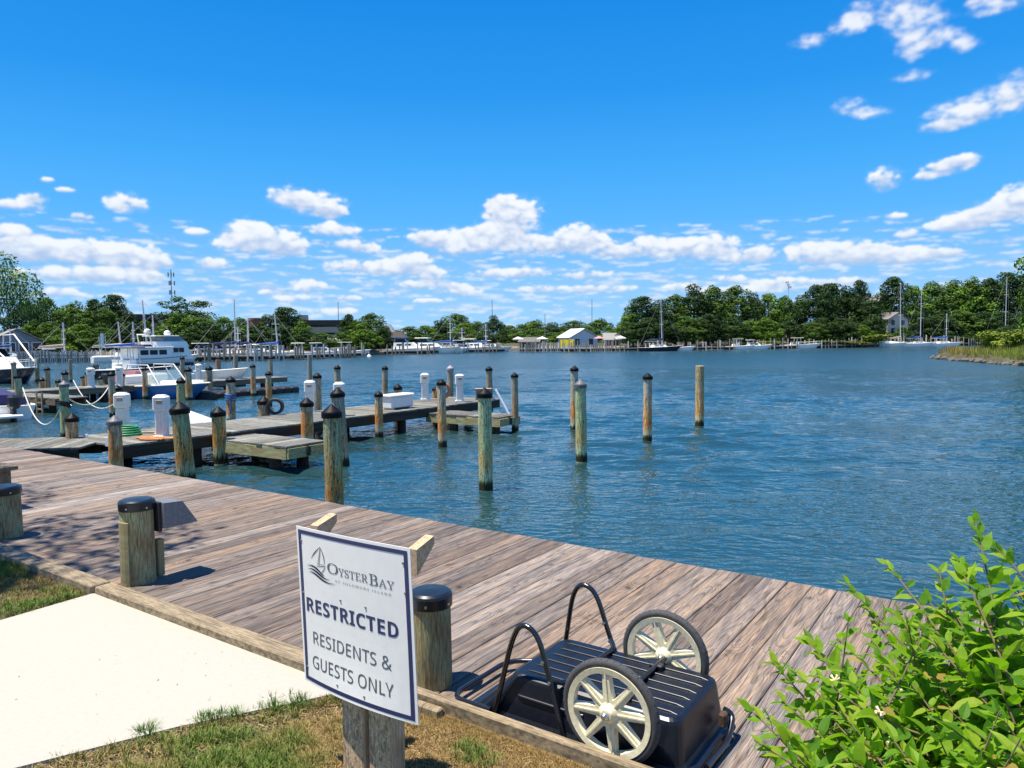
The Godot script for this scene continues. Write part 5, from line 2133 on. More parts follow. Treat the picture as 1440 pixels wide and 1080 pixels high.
func trees() -> void:
	tree("bush", -126.02, -49.5, 3.0, 3.6, "low green bush, first such counted from the grey house")
	tree("dark", -138.86, -56.48, 8.8, 8.4, "dark green oak, first such counted from the grey house")
	tree("broad", -130.14, -53.96, 5.3, 5.1, "bright green round tree, first such counted from the grey house")
	tree("broad", -141.51, -60.73, 9.5, 7.3, "bright green round tree, second such counted from the grey house")
	tree("maple", -120.49, -53.3, 3.9, 5.1, "mid green bushy tree, first such counted from the grey house")
	tree("maple", -126.67, -56.35, 6.6, 5.9, "mid green bushy tree, second such counted from the grey house")
	tree("broad", -135.46, -62.46, 8.6, 7.8, "bright green round tree, third such counted from the grey house")
	tree("broad", -117.82, -55.14, 4.5, 6.1, "bright green round tree, fourth such counted from the grey house")
	tree("maple", -124.89, -60.0, 7.0, 6.0, "mid green bushy tree, third such counted from the grey house")
	tree("pine", -144.93, -70.54, 9.5, 5.5, "tall dark pine, first such counted from the grey house")
	tree("maple", -115.32, -56.86, 4.1, 5.6, "mid green bushy tree, fourth such counted from the grey house")
	tree("maple", -124.64, -62.61, 7.1, 6.1, "mid green bushy tree, fifth such counted from the grey house")
	tree("pine", -139.89, -71.57, 10.2, 7.2, "tall dark pine, second such counted from the grey house")
	tree("dark", -115.66, -60.27, 4.1, 5.2, "dark green oak, second such counted from the grey house")
	tree("dark", -129.71, -68.85, 6.8, 5.3, "dark green oak, third such counted from the grey house")
	tree("maple", -138.86, -77.15, 5.7, 5.5, "mid green bushy tree, sixth such counted from the grey house")
	tree("dark", -134.34, -77.82, 5.4, 5.5, "dark green oak, fourth such counted from the grey house")
	tree("broad", -123.91, -72.84, 5.3, 5.3, "bright green round tree, fifth such counted from the grey house")
	tree("broad", -117.26, -71.34, 6.5, 8.7, "bright green round tree, sixth such counted from the grey house")
	tree("sparse", -139.63, -86.34, 10.8, 10.4, "thin open crowned tree, first such counted from the grey house")
	tree("dark", -107.43, -67.15, 3.8, 6.3, "dark green oak, fifth such counted from the grey house")
	tree("maple", -114.07, -73.53, 5.6, 7.3, "mid green bushy tree, seventh such counted from the grey house")
	tree("dark", -106.46, -70.25, 4.2, 5.9, "dark green oak, sixth such counted from the grey house")
	tree("broad", -114.06, -77.18, 5.9, 6.7, "bright green round tree, seventh such counted from the grey house")
	tree("maple", -115.1, -81.33, 6.0, 6.3, "mid green bushy tree, eighth such counted from the grey house")
	tree("dark", -111.9, -81.1, 4.5, 7.0, "dark green oak, seventh such counted from the grey house")
	tree("dark", -117.61, -89.33, 6.4, 7.0, "dark green oak, eighth such counted from the grey house")
	tree("dark", -108.79, -85.67, 4.7, 7.4, "dark green oak, ninth such counted from the grey house")
	tree("pine", -119.27, -94.27, 8.0, 8.5, "tall dark pine, third such counted from the grey house")
	tree("broad", -105.95, -87.62, 5.2, 5.1, "bright green round tree, eighth such counted from the grey house")
	tree("dark", -102.44, -85.18, 3.6, 4.7, "dark green oak, tenth such counted from the grey house")
	tree("maple", -99.99, -86.86, 3.0, 6.7, "mid green bushy tree, ninth such counted from the grey house")
	tree("maple", -100.38, -91.45, 3.3, 4.6, "mid green bushy tree, tenth such counted from the grey house")
	tree("dark", -105.13, -97.92, 6.8, 4.5, "dark green oak, eleventh such counted from the grey house")
	tree("broad", -102.09, -97.58, 5.4, 6.3, "bright green round tree, ninth such counted from the grey house")
	tree("broad", -98.27, -95.34, 3.6, 6.4, "bright green round tree, tenth such counted from the grey house")
	tree("maple", -105.3, -103.88, 7.1, 7.8, "mid green bushy tree, eleventh such counted from the grey house")
	tree("dark", -100.0, -101.44, 4.5, 4.5, "dark green oak, twelfth such counted from the grey house")
	tree("dark", -129.19, -136.08, 4.1, 6.8, "dark green oak, first such rightward from the pavilion")
	tree("maple", -129.81, -141.73, 5.1, 9.5, "mid green bushy tree, first such rightward from the pavilion")
	tree("dark", -121.54, -135.26, 3.0, 9.7, "dark green oak, second such rightward from the pavilion")
	tree("broad", -126.33, -144.13, 5.4, 8.6, "bright green round tree, first such rightward from the pavilion")
	tree("dark", -129.95, -153.8, 6.6, 8.2, "dark green oak, third such rightward from the pavilion")
	tree("dark", -115.81, -139.2, 3.3, 9.7, "dark green oak, fourth such rightward from the pavilion")
	tree("maple", -129.12, -160.45, 9.0, 12.9, "mid green bushy tree, second such rightward from the pavilion")
	tree("broad", -121.27, -153.69, 5.8, 11.0, "bright green round tree, second such rightward from the pavilion")
	tree("maple", -110.79, -142.66, 2.9, 9.7, "mid green bushy tree, third such rightward from the pavilion")
	tree("maple", -115.13, -151.83, 6.2, 7.4, "mid green bushy tree, fourth such rightward from the pavilion")
	tree("dark", -104.74, -144.39, 7.1, 6.9, "dark green oak, fifth such rightward from the pavilion")
	tree("broad", -148.64, -213.89, 6.6, 12.4, "bright green round tree, third such rightward from the pavilion")
	tree("broad", -135.11, -198.88, 3.7, 13.0, "bright green round tree, fourth such rightward from the pavilion")
	tree("maple", -150.06, -225.08, 7.0, 12.9, "mid green bushy tree, fifth such rightward from the pavilion")
	tree("broad", -146.41, -227.59, 8.6, 12.9, "bright green round tree, fifth such rightward from the pavilion")
	tree("maple", -133.57, -212.1, 4.9, 11.9, "mid green bushy tree, sixth such rightward from the pavilion")
	tree("dark", -136.01, -222.58, 7.2, 12.4, "dark green oak, sixth such rightward from the pavilion")
	tree("broad", -124.46, -212.29, 4.0, 15.9, "bright green round tree, sixth such rightward from the pavilion")
	tree("maple", -129.8, -226.85, 8.2, 14.6, "mid green bushy tree, seventh such rightward from the pavilion")
	tree("maple", -116.19, -211.9, 5.3, 11.4, "mid green bushy tree, eighth such rightward from the pavilion")
	tree("broad", -105.7, -200.87, 7.6, 12.7, "bright green round tree, seventh such rightward from the pavilion")
	tree("broad", -96.72, -194.89, 4.8, 9.3, "bright green round tree, eighth such rightward from the pavilion")
	tree("broad", -74.31, -155.59, 7.7, 7.4, "bright green round tree, first such rightward from the white shed")
	tree("dark", -69.17, -146.96, 5.2, 6.9, "dark green oak, first such rightward from the white shed")
	tree("pine", -72.72, -159.12, 10.9, 10.1, "tall dark pine, first such rightward from the white shed")
	tree("dark", -66.88, -148.54, 6.2, 8.0, "dark green oak, second such rightward from the white shed")
	tree("dark", -71.85, -167.01, 10.3, 8.9, "dark green oak, third such rightward from the white shed")
	tree("dark", -64.1, -152.88, 5.5, 8.4, "dark green oak, fourth such rightward from the white shed")
	tree("maple", -69.51, -171.05, 12.3, 10.9, "mid green bushy tree, first such rightward from the white shed")
	tree("maple", -61.11, -157.37, 6.3, 8.9, "mid green bushy tree, second such rightward from the white shed")
	tree("dark", -66.37, -175.64, 14.0, 11.4, "dark green oak, fifth such rightward from the white shed")
	tree("dark", -57.89, -162.02, 7.1, 9.3, "dark green oak, sixth such rightward from the white shed")
	tree("maple", -63.82, -182.26, 14.8, 10.5, "mid green bushy tree, third such rightward from the white shed")
	tree("dark", -54.44, -166.83, 6.3, 9.5, "dark green oak, seventh such rightward from the white shed")
	tree("maple", -59.38, -185.31, 14.7, 12.1, "mid green bushy tree, fourth such rightward from the white shed")
	tree("broad", -52.45, -173.06, 5.5, 7.4, "bright green round tree, second such rightward from the white shed")
	tree("dark", -56.72, -192.0, 12.4, 8.6, "dark green oak, eighth such rightward from the white shed")
	tree("bush", -47.97, -168.84, 0.9, 7.9, "low green bush, first such rightward from the white shed")
	tree("broad", -48.88, -175.51, 6.2, 8.6, "bright green round tree, third such rightward from the white shed")
	tree("broad", -53.39, -194.29, 12.7, 10.3, "bright green round tree, fourth such rightward from the white shed")
	tree("maple", -50.59, -198.65, 12.4, 9.1, "mid green bushy tree, fifth such rightward from the white shed")
	tree("dark", -45.54, -182.68, 5.6, 9.1, "dark green oak, ninth such rightward from the white shed")
	tree("dark", -46.74, -198.87, 11.7, 8.2, "dark green oak, tenth such rightward from the white shed")
	tree("maple", -42.45, -184.8, 4.7, 6.1, "mid green bushy tree, sixth such rightward from the white shed")
	tree("maple", -40.54, -184.9, 5.1, 8.3, "mid green bushy tree, seventh such rightward from the white shed")
	tree("pine", -42.2, -197.13, 14.0, 10.9, "tall dark pine, second such rightward from the white shed")
	tree("bush", -38.52, -181.42, 0.8, 7.4, "low green bush, second such rightward from the white shed")
	tree("dark", -39.39, -189.33, 6.4, 9.2, "dark green oak, eleventh such rightward from the white shed")
	tree("pine", -40.5, -205.59, 14.9, 10.8, "tall dark pine, third such rightward from the white shed")
	tree("dark", -35.56, -191.97, 6.2, 9.2, "dark green oak, twelfth such rightward from the white shed")
	tree("dark", -36.75, -205.74, 13.8, 9.5, "dark green oak, thirteenth such rightward from the white shed")
	tree("bush", -32.77, -187.81, 0.7, 7.5, "low green bush, third such rightward from the white shed")
	tree("pine", -34.9, -211.88, 15.7, 6.7, "tall dark pine, fourth such rightward from the white shed")
	tree("broad", -30.82, -192.8, 4.4, 5.0, "bright green round tree, fifth such rightward from the white shed")
	tree("pine", -30.94, -204.87, 10.3, 8.9, "tall dark pine, fifth such rightward from the white shed")
	tree("dark", -29.82, -199.57, 7.2, 7.4, "dark green oak, fourteenth such rightward from the white shed")
	tree("bush", -27.83, -192.42, 2.3, 6.4, "low green bush, fourth such rightward from the white shed")
	tree("pine", -27.5, -214.53, 16.2, 10.0, "tall dark pine, sixth such rightward from the white shed")
	tree("maple", -23.77, -203.73, 4.0, 5.1, "mid green bushy tree, eighth such rightward from the white shed")
	tree("broad", -25.23, -237.98, 15.6, 11.8, "bright green round tree, sixth such rightward from the white shed")
	tree("dark", -22.44, -227.74, 7.7, 10.4, "dark green oak, fifteenth such rightward from the white shed")
	tree("maple", -21.28, -245.56, 16.6, 13.0, "mid green bushy tree, ninth such rightward from the white shed")
	tree("dark", -18.34, -235.43, 8.2, 11.5, "dark green oak, sixteenth such rightward from the white shed")
	tree("dark", -16.22, -229.59, 1.9, 12.9, "dark green oak, seventeenth such rightward from the white shed")
	tree("broad", -16.32, -251.41, 17.5, 14.0, "bright green round tree, seventh such rightward from the white shed")
	tree("maple", -13.6, -241.12, 8.6, 12.0, "mid green bushy tree, tenth such rightward from the white shed")
	tree("broad", -11.96, -256.84, 18.2, 13.7, "bright green round tree, eighth such rightward from the white shed")
	tree("dark", -10.01, -236.29, 2.2, 13.0, "dark green oak, eighteenth such rightward from the white shed")
	tree("dark", -8.67, -244.51, 7.8, 11.6, "dark green oak, nineteenth such rightward from the white shed")
	tree("dark", -7.51, -262.33, 18.8, 12.4, "dark green oak, twentieth such rightward from the white shed")
	tree("pine", -4.29, -249.96, 7.8, 10.8, "tall dark pine, seventh such rightward from the white shed")
	tree("pine", -3.51, -267.51, 19.5, 13.5, "tall dark pine, eighth such rightward from the white shed")
	tree("dark", 0.52, -253.26, 7.7, 11.7, "dark green oak, twenty-first such rightward from the white shed")
	tree("pine", 1.26, -270.79, 19.1, 13.5, "tall dark pine, ninth such rightward from the white shed")
	tree("maple", 6.56, -274.44, 18.6, 14.4, "mid green bushy tree, eleventh such rightward from the white shed")
	# the near willow whose hanging sprays enter the picture on the left
	rng.seed = 88
	var wx := thing("willow_tree", "feathery light green willow with hanging sprays at the left edge", "tree")
	wx.position = place(-82.39, -28.44, 0.8)
	var s := Shape.new()
	s.tube([Vector3(0, -1, 0), Vector3(0.3, 4, 0), Vector3(0.2, 8, 0.2)], 0.4, 10, 0.12)
	var c := Crown.new()
	for q in [[2.6, 9.3, -2.0, 1.5], [4.4, 7.3, -3.0, 1.8], [1.4, 10.6, -1.0, 1.2], [3.2, 7.6, -2.2, 1.9], [0.4, 9.0, 0.5, 2.2], [-1.8, 9.0, 1.5, 2.4], [5.2, 5.9, -3.6, 1.3], [2.0, 6.0, -1.4, 1.8], [-1.0, 6.5, 2.0, 2.2], [4.0, 5.4, -2.9, 1.1], [0.6, 7.0, -0.6, 2.0]]:
		s.tube([Vector3(0.25, 6.0, 0.1), Vector3(q[0], q[1], q[2])], 0.10, 6, 0.02)
		c.lobe(Vector3(q[0], q[1], q[2]), Vector3(q[3], q[3] * 0.75, q[3]), int(150 * q[3] * q[3]), 0.30, rng, Vector3(0.12, 0.20, 0.045), 0.35, 0.7)
		c.lobe(Vector3(q[0], q[1] - q[3] * 0.8, q[2]), Vector3(q[3] * 1.05, q[3] * 0.9, q[3] * 1.05), int(90 * q[3] * q[3]), 0.36, rng, Vector3(0.085, 0.15, 0.045), 0.3, 0.9, 2.0)
	obj("trunk", s, mats["bark"], wx)
	obj("crown", c.mesh(), mats["foliage"], wx)


func place(x: float, z: float, y: float) -> Vector3:
	return Vector3(x, y, z)


# ------------------------------------------------------------------ boats
func hull_shapes(L: float, B: float, F: float, rake := 0.10) -> Array:  # bow towards +x; [hull, deck, rub rail]
	var n := 14
	var secs := []
	for k in n + 1:
		var t := float(k) / n
		var b := B / 2.0 * (lerpf(0.86, 1.0, t / 0.42) if t < 0.42 else pow(maxf(1.0 - pow((t - 0.42) / 0.58, 2.3), 0.0), 0.75))
		b = maxf(b, 0.015)
		var top := F * (0.86 + 0.40 * t * t)
		var x := (t - 0.5) * L
		var xt := x + rake * L * t * t * t
		var xb := x - 0.06 * L * t * t
		secs.append([Vector3(xb, -0.35, 0), Vector3(xb, -0.12 + 0.16 * t * t, b * 0.80), Vector3((xb + xt) / 2, top * 0.55, b * 0.94), Vector3(xt, top, b)])
	var h := Shape.new()
	var d := Shape.new()
	var r := Shape.new()
	for sgn in [1.0, -1.0]:
		var fl := func(p: Vector3) -> Vector3: return Vector3(p.x, p.y, p.z * sgn)
		for k in n:
			for j in 3:
				var q := [fl.call(secs[k][j]), fl.call(secs[k + 1][j]), fl.call(secs[k + 1][j + 1]), fl.call(secs[k][j + 1])]
				if sgn > 0: h.quad(q[0], q[1], q[2], q[3])
				else: h.quad(q[3], q[2], q[1], q[0])
			var e0: Vector3 = fl.call(secs[k][3])
			var e1: Vector3 = fl.call(secs[k + 1][3])
			var o := Vector3(0, -0.02, 0)
			var m0 := Vector3(e0.x, e0.y + 0.02, 0)
			var m1 := Vector3(e1.x, e1.y + 0.02, 0)
			if sgn > 0: d.quad(e0 + o, e1 + o, m1, m0)
			else: d.quad(m0, m1, e1 + o, e0 + o)
		var line := []
		for k in n + 1:
			line.append(fl.call(secs[k][3]))
		r.tube(line, 0.035, 6)
		var a: Vector3 = fl.call(secs[0][3])
		var b2: Vector3 = fl.call(secs[0][1])
		var keel: Vector3 = secs[0][0]
		var mid := Vector3(a.x, a.y, 0)
		if sgn > 0:
			h.tri(keel, b2, a)
			h.tri(keel, a, mid)
		else:
			h.tri(keel, a, b2)
			h.tri(keel, mid, a)
	return [h, d, r]


func prism(s: Shape, x0: float, x1: float, y0: float, y1: float, w: float, front := 0.0, back := 0.0, tuck := 0.06) -> void:  # a deckhouse with raked ends
	var a := [Vector3(x0, y0, w / 2), Vector3(x1, y0, w / 2), Vector3(x1, y0, -w / 2), Vector3(x0, y0, -w / 2)]
	var u := w / 2 - tuck
	var b := [Vector3(x0 + back, y1, u), Vector3(x1 - front, y1, u), Vector3(x1 - front, y1, -u), Vector3(x0 + back, y1, -u)]
	for k in 4:
		s.quad(a[k], a[(k + 1) % 4], b[(k + 1) % 4], b[k])
	s.quad(b[0], b[1], b[2], b[3])


func side_windows(root: Node, xs: Array, y0: float, y1: float, w: float, slope := 0.0) -> void:
	for q in xs:
		for sgn in [1.0, -1.0]:
			var s := Shape.new()
			s.box(Vector3((q[0] + q[1]) / 2, (y0 + y1) / 2, sgn * w / 2), Vector3(q[1] - q[0], y1 - y0, 0.05))
			obj("window", s, mats["boat_glass"], root)


func boat_materials() -> void:
	mat("boat_white", lin(0.93, 0.91, 0.84), 0.35)
	mat("boat_navy", lin(0.010, 0.014, 0.035), 0.25)
	mat("boat_blue", lin(0.03, 0.17, 0.46), 0.3)
	mat("boat_glass", lin(0.015, 0.02, 0.025), 0.08)
	mat("canvas_blue", lin(0.02, 0.10, 0.36), 0.85)
	mat("canvas_navy", lin(0.02, 0.024, 0.10), 0.85)
	mat("canvas_purple", lin(0.10, 0.09, 0.30), 0.85)
	mat("canvas_tan", lin(0.42, 0.36, 0.26), 0.85)
	mat("mast_metal", lin(0.62, 0.63, 0.64), 0.4)
	mat("engine_black", lin(0.02, 0.02, 0.024), 0.35)


func rails(root: Node, L: float, B: float, F: float, x0: float, x1: float) -> void:
	var s := Shape.new()
	for sgn in [1.0, -1.0]:
		var line := []
		for k in 9:
			var t := lerpf(x0, x1, k / 8.0)
			var b := B / 2.0 * (1.0 if t < 0.42 else pow(maxf(1.0 - pow((t - 0.42) / 0.58, 2.3), 0.0), 0.75))
			var p := Vector3((t - 0.5) * L + 0.10 * L * t * t * t, F * (0.86 + 0.40 * t * t), sgn * b * 0.93)
			line.append(p + Vector3(0, 0.5, 0))
			s.tube([p, p + Vector3(0, 0.5, 0)], 0.015, 4, -1.0, false)
		s.tube(line, 0.018, 5, -1.0, false)
	obj("rail", s, mats["mast_metal"], root)


func outboard(root: Node, x: float, z: float, y: float) -> void:
	var s := Shape.new()
	s.box(Vector3(x - 0.18, y + 0.28, z), Vector3(0.42, 0.45, 0.32), Basis.IDENTITY, 0.08)
	s.box(Vector3(x - 0.12, y - 0.25, z), Vector3(0.2, 0.7, 0.14), Basis.IDENTITY, 0.03)
	obj("outboard_motor", s, mats["engine_black"], root)


func cruiser(called: String, label: String, at: Vector3, turn: float, L: float, opts := {}) -> Node3D:
	var root := thing(called, label, "boat", at, turn, opts.get("group", "boats moored along the far shore"))
	var B: float = opts.get("beam", L * 0.31)
	var F: float = opts.get("free", 0.48 + L * 0.055)
	var parts := hull_shapes(L, B, F)
	var white: Material = mats["boat_white"]
	obj("hull", parts[0], mats[opts.get("hull", "boat_white")], root)
	obj("deck", parts[1], white, root)
	obj("rub_rail", parts[2], mats[opts.get("trim", "boat_white")], root)
	var style: String = opts.get("style", "cabin")
	var s := Shape.new()
	if style == "cabin":
		prism(s, -L * 0.22, L * 0.24, F * 0.85, F + L * 0.10, B * 0.72, L * 0.14, 0.1, 0.15)
		obj("cabin", s, white, root)
		side_windows(root, [[-L * 0.16, -L * 0.03], [-L * 0.01, L * 0.09]], F + L * 0.025, F + L * 0.075, B * 0.66)
		s = Shape.new()
		prism(s, -L * 0.20, L * 0.02, F + L * 0.10, F + L * 0.165, B * 0.62, L * 0.07, L * 0.03, 0.12)
		obj("windscreen", s, mats["boat_glass"], root)
		s = Shape.new()
		s.box(Vector3(-L * 0.13, F + L * 0.185, 0), Vector3(L * 0.26, 0.09, B * 0.66), Basis.IDENTITY, 0.03)
		obj("hard_top", s, mats[opts.get("top", "boat_white")], root)
	elif style == "console":
		s.box(Vector3(-L * 0.02, F + 0.30, 0), Vector3(0.7, 0.75, 0.7), Basis.IDENTITY, 0.08)
		s.box(Vector3(-L * 0.18, F + 0.15, 0), Vector3(0.45, 0.5, 0.9), Basis.IDENTITY, 0.06)
		obj("console", s, white, root)
		s = Shape.new()
		for x in [-L * 0.12, L * 0.07]:
			for z in [-0.42, 0.42]:
				s.tube([Vector3(x, F * 0.8, z), Vector3(x * 0.9, F + 1.45, z)], 0.03, 6)
		obj("top_frame", s, mats["mast_metal"], root)
		s = Shape.new()
		s.box(Vector3(-L * 0.03, F + 1.48, 0), Vector3(L * 0.32, 0.07, B * 0.65), Basis.IDENTITY, 0.03)
		obj("hard_top", s, mats[opts.get("top", "boat_white")], root)
		outboard(root, -L * 0.5, 0, F * 0.7)
	elif style == "covered":
		var rings := []
		for k in 9:
			var t := k / 8.0
			var w := B * 0.5 * (0.85 if t < 0.6 else 0.85 * sqrt(maxf(1.0 - pow((t - 0.6) / 0.42, 2.0), 0.01)))
			var hgt := F + 0.1 + 0.55 * sin(PI * clampf(t * 0.85 + 0.15, 0, 1))
			var ring := []
			for j in 9:
				var g := PI * j / 8.0
				ring.append(Vector3((t - 0.48) * L * 0.9, F * 0.9 + sin(g) * (hgt - F), -cos(g) * w))
			rings.append(ring)
		s.loft(rings, false)
		s.fan(rings[0])
		obj("canvas_cover", s, mats[opts.get("top", "canvas_blue")], root)
	if opts.get("rails", false):
		rails(root, L, B, F, 0.45, 0.98)
	return root


func sailboat(label: String, at: Vector3, turn: float, L: float, mast: float, hull := "boat_white", cover_ := "canvas_blue", lean := 0.0) -> void:
	var root := thing("sailboat", label, "sailboat", at, turn, "sailing boats moored along the far shore")
	var B := L * 0.30
	var F := 0.5 + L * 0.045
	var p := hull_shapes(L, B, F, 0.07)
	obj("hull", p[0], mats[hull], root)
	obj("deck", p[1], mats["boat_white"], root)
	var s := Shape.new()
	prism(s, -L * 0.18, L * 0.20, F * 0.9, F + 0.38, B * 0.5, 0.5, 0.15, 0.08)
	obj("cabin", s, mats["boat_white"], root)
	side_windows(root, [[-L * 0.12, -L * 0.02], [0.0, L * 0.09]], F + 0.12, F + 0.27, B * 0.47)
	var foot := Vector3(L * 0.08, F + 0.35, 0)
	var head := Vector3(L * 0.08 + lean, mast, 0)
	s = Shape.new()
	s.tube([foot, head], 0.115, 8, 0.075)
	obj("mast", s, mats["mast_metal"], root)
	s = Shape.new()
	for f in [0.45, 0.72]:
		var m := foot.lerp(head, f)
		s.tube([m + Vector3(0, 0, -0.9), m + Vector3(0, 0, 0.9)], 0.03, 4)
	obj("spreader", s, mats["mast_metal"], root)
	s = Shape.new()
	s.tube([foot + Vector3(0, 0.8, 0), foot + Vector3(-L * 0.42, 0.75, 0)], 0.06, 6)
	obj("boom", s, mats["mast_metal"], root)
	s = Shape.new()
	s.tube([foot + Vector3(0.1, 1.15, 0), foot + Vector3(-L * 0.05, 1.1, 0), foot + Vector3(-L * 0.40, 0.92, 0)], 0.22, 8, 0.10)
	obj("sail_cover", s, mats[cover_], root)
	s = Shape.new()
	s.tube([Vector3(L * 0.54, F * 1.2, 0), head], 0.010, 4)
	s.tube([Vector3(-L * 0.48, F, 0), head], 0.010, 4)
	for z in [-B * 0.45, B * 0.45]:
		s.tube([Vector3(L * 0.06, F, z), foot.lerp(head, 0.72) + Vector3(0, 0, signf(z) * 0.9), head], 0.009, 4)
	obj("stay", s, mats["mast_metal"], root)


func near_boats() -> void:
	boat_materials()
	var grp := "boats in the near marina slips"
	# trawler yacht
	var t := thing("trawler_yacht", "white trawler yacht with flybridge and radar domes beyond the left pilings", "boat", place(-77.15, -44.21, 0.0), PI / 2 + 0.12, grp)
	var h := hull_shapes(9.0, 3.4, 0.95)
	var white: Material = mats["boat_white"]
	obj("hull", h[0], white, t)
	obj("deck", h[1], white, t)
	obj("rub_rail", h[2], mats["boat_navy"], t)
	var s := Shape.new()
	s.box(Vector3(-0.4, 0.17, 0), Vector3(7.4, 0.30, 3.10), Basis.IDENTITY, 0.1)
	obj("boot_stripe", s, mats["boat_navy"], t)
	s = Shape.new()
	prism(s, -3.5, 0.5, 0.7, 1.95, 2.9, 0.0, 0.0, 0.04)
	obj("saloon", s, white, t)
	side_windows(t, [[-3.2, -2.3], [-2.1, -1.2], [-1.0, -0.1]], 1.25, 1.75, 2.86)
	s = Shape.new()
	prism(s, 0.4, 3.3, 0.7, 2.25, 2.8, 0.75, 0.0, 0.06)
	obj("wheelhouse", s, white, t)
	side_windows(t, [[0.8, 1.4], [1.5, 2.1]], 1.45, 1.95, 2.76)
	s = Shape.new()
	s.box(Vector3(-1.75, 2.03, 0), Vector3(4.9, 0.12, 3.2), Basis.IDENTITY, 0.04)
	obj("roof", s, white, t)
	s = Shape.new()
	for x in [-4.1, -3.4]:
		for z in [-1.5, 1.5]:
			s.tube([Vector3(x, 0.8, z), Vector3(x, 2.0, z)], 0.04, 6)
	obj("roof_post", s, mats["mast_metal"], t)
	s = Shape.new()
	prism(s, -1.2, 2.9, 2.1, 2.65, 2.6, 0.35, 0.0, 0.05)
	obj("flybridge", s, white, t)
	s = Shape.new()
	prism(s, -0.2, 2.5, 2.652, 3.2, 2.3, 0.45, 0.1, 0.12)
	obj("windscreen", s, mat("flybridge_glass", lin(0.20, 0.24, 0.26), 0.1), t)
	s = Shape.new()
	s.box(Vector3(0.3, 3.25, 0), Vector3(2.9, 0.09, 2.3), Basis.IDENTITY, 0.03)
	obj("hard_top", s, white, t)
	s = Shape.new()
	for z in [-1.1, 1.1]:
		s.tube([Vector3(-1.5, 2.1, z), Vector3(-1.8, 3.4, z * 0.9)], 0.06, 6)
	s.tube([Vector3(-1.8, 3.4, -1.0), Vector3(-1.8, 3.4, 1.0)], 0.07, 6)
	obj("radar_arch", s, white, t)
	for q in [Vector3(-1.8, 3.5, 0.7), Vector3(0.9, 3.35, 0.3)]:
		s = Shape.new()
		s.lathe([Vector2(0.30, 0.0), Vector2(0.36, 0.15), Vector2(0.30, 0.38), Vector2(0.12, 0.50), Vector2(0, 0.52)], 14)
		obj("radar_dome", s, white, t, q)
	s = Shape.new()
	prism(s, -2.6, -1.4, 2.1, 2.35, 2.0, 0.2, 0.2, 0.1)
	obj("deck_cover", s, mats["canvas_navy"], t)
	rails(t, 9.0, 3.4, 0.95, 0.55, 0.98)
	# open blue boat
	var b := cruiser("center_console_boat", "open blue hulled boat with white gunwale lying behind the pilings", place(-33.0, -18.64, 0.0), 0.12, 6.2, {"hull": "boat_blue", "style": "none", "beam": 2.3, "free": 0.58, "group": grp})
	s = Shape.new()
	s.box(Vector3(0.1, 0.82, 0), Vector3(0.8, 0.6, 0.8), Basis.IDENTITY, 0.08)
	s.box(Vector3(-1.5, 0.75, 0), Vector3(0.5, 0.5, 1.1), Basis.IDENTITY, 0.06)
	s.box(Vector3(1.9, 0.72, 0), Vector3(1.4, 0.16, 1.3), Basis.IDENTITY, 0.06)
	obj("console", s, white, b)
	s = Shape.new()
	for z in [-0.75, 0.75]:
		s.tube([Vector3(-1.2, 0.55, z), Vector3(-0.9, 1.5, z * 0.9), Vector3(0.5, 1.5, z * 0.9), Vector3(1.3, 0.65, z)], 0.03, 6)
		s.tube([Vector3(-0.2, 1.5, z * 0.9), Vector3(0.5, 0.65, z)], 0.025, 6)
	obj("windscreen_frame", s, mats["mast_metal"], b)
	s = Shape.new()
	prism(s, 0.55, 1.25, 0.65, 1.25, 1.5, 0.5, 0.05, 0.1)
	var gl := mat("screen_glass", Color(0.6, 0.7, 0.72, 0.35), 0.05)
	gl.transparency = BaseMaterial3D.TRANSPARENCY_ALPHA
	obj("windscreen", s, gl, b)
	outboard(b, -3.4, 0.0, 0.55)
	# navy cruiser on the left
	var n := cruiser("sport_cruiser", "navy hulled sport cruiser with raked white bow entering from the left edge", place(-55.04, -20.5, 0.0), 0.05, 8.2, {"hull": "boat_navy", "style": "cabin", "free": 0.85, "top": "canvas_navy", "rails": true, "group": grp})
	s = Shape.new()
	for z in [-1.2, 1.2]:
		s.tube([Vector3(-1.8, 1.2, z), Vector3(-1.4, 3.1, z * 0.9), Vector3(0.2, 3.15, z * 0.85), Vector3(3.3, 1.4, z * 0.6)], 0.05, 6)
	obj("arch_frame", s, white, n)
	# boat under a blue cover
	var c := cruiser("covered_boat", "low white boat under a blue cover beside the leaning green piling", place(-30.15, -10.39, 0.0), PI - 0.08, 6.2, {"style": "covered", "top": "canvas_navy", "free": 0.55, "beam": 2.3, "group": grp})
	outboard(c, -3.1, 0.3, 0.35)
	s = Shape.new()
	s.box(Vector3(-3.3, 0.18, -0.3), Vector3(0.8, 0.10, 1.5), Basis.IDENTITY, 0.03)
	obj("swim_platform", s, white, c)
	# small craft
	var k := cruiser("skiff", "little white skiff raised on a dark lift beside the floating dock", place(-34.84, -23.45, 0.62), 0.2, 2.9, {"style": "none", "free": 0.42, "beam": 1.3, "group": grp})
	s = Shape.new()
	for x in [-0.8, 0.8]:
		s.box(Vector3(x, -0.42, 0), Vector3(0.14, 0.14, 1.5))
		s.tube([Vector3(x, -1.2, 0.7), Vector3(x, -0.35, 0.7)], 0.06, 6)
	s.box(Vector3(0, -0.42, 0.5), Vector3(1.9, 0.12, 0.12))
	obj("lift_frame", s, mats["engine_black"], k)
	cruiser("runabout", "dark runabout with navy canopy moored before the trawler yacht", place(-51.8, -27.6, 0.0), 0.3, 6.0, {"hull": "boat_navy", "style": "console", "top": "canvas_navy", "free": 0.7, "group": grp})
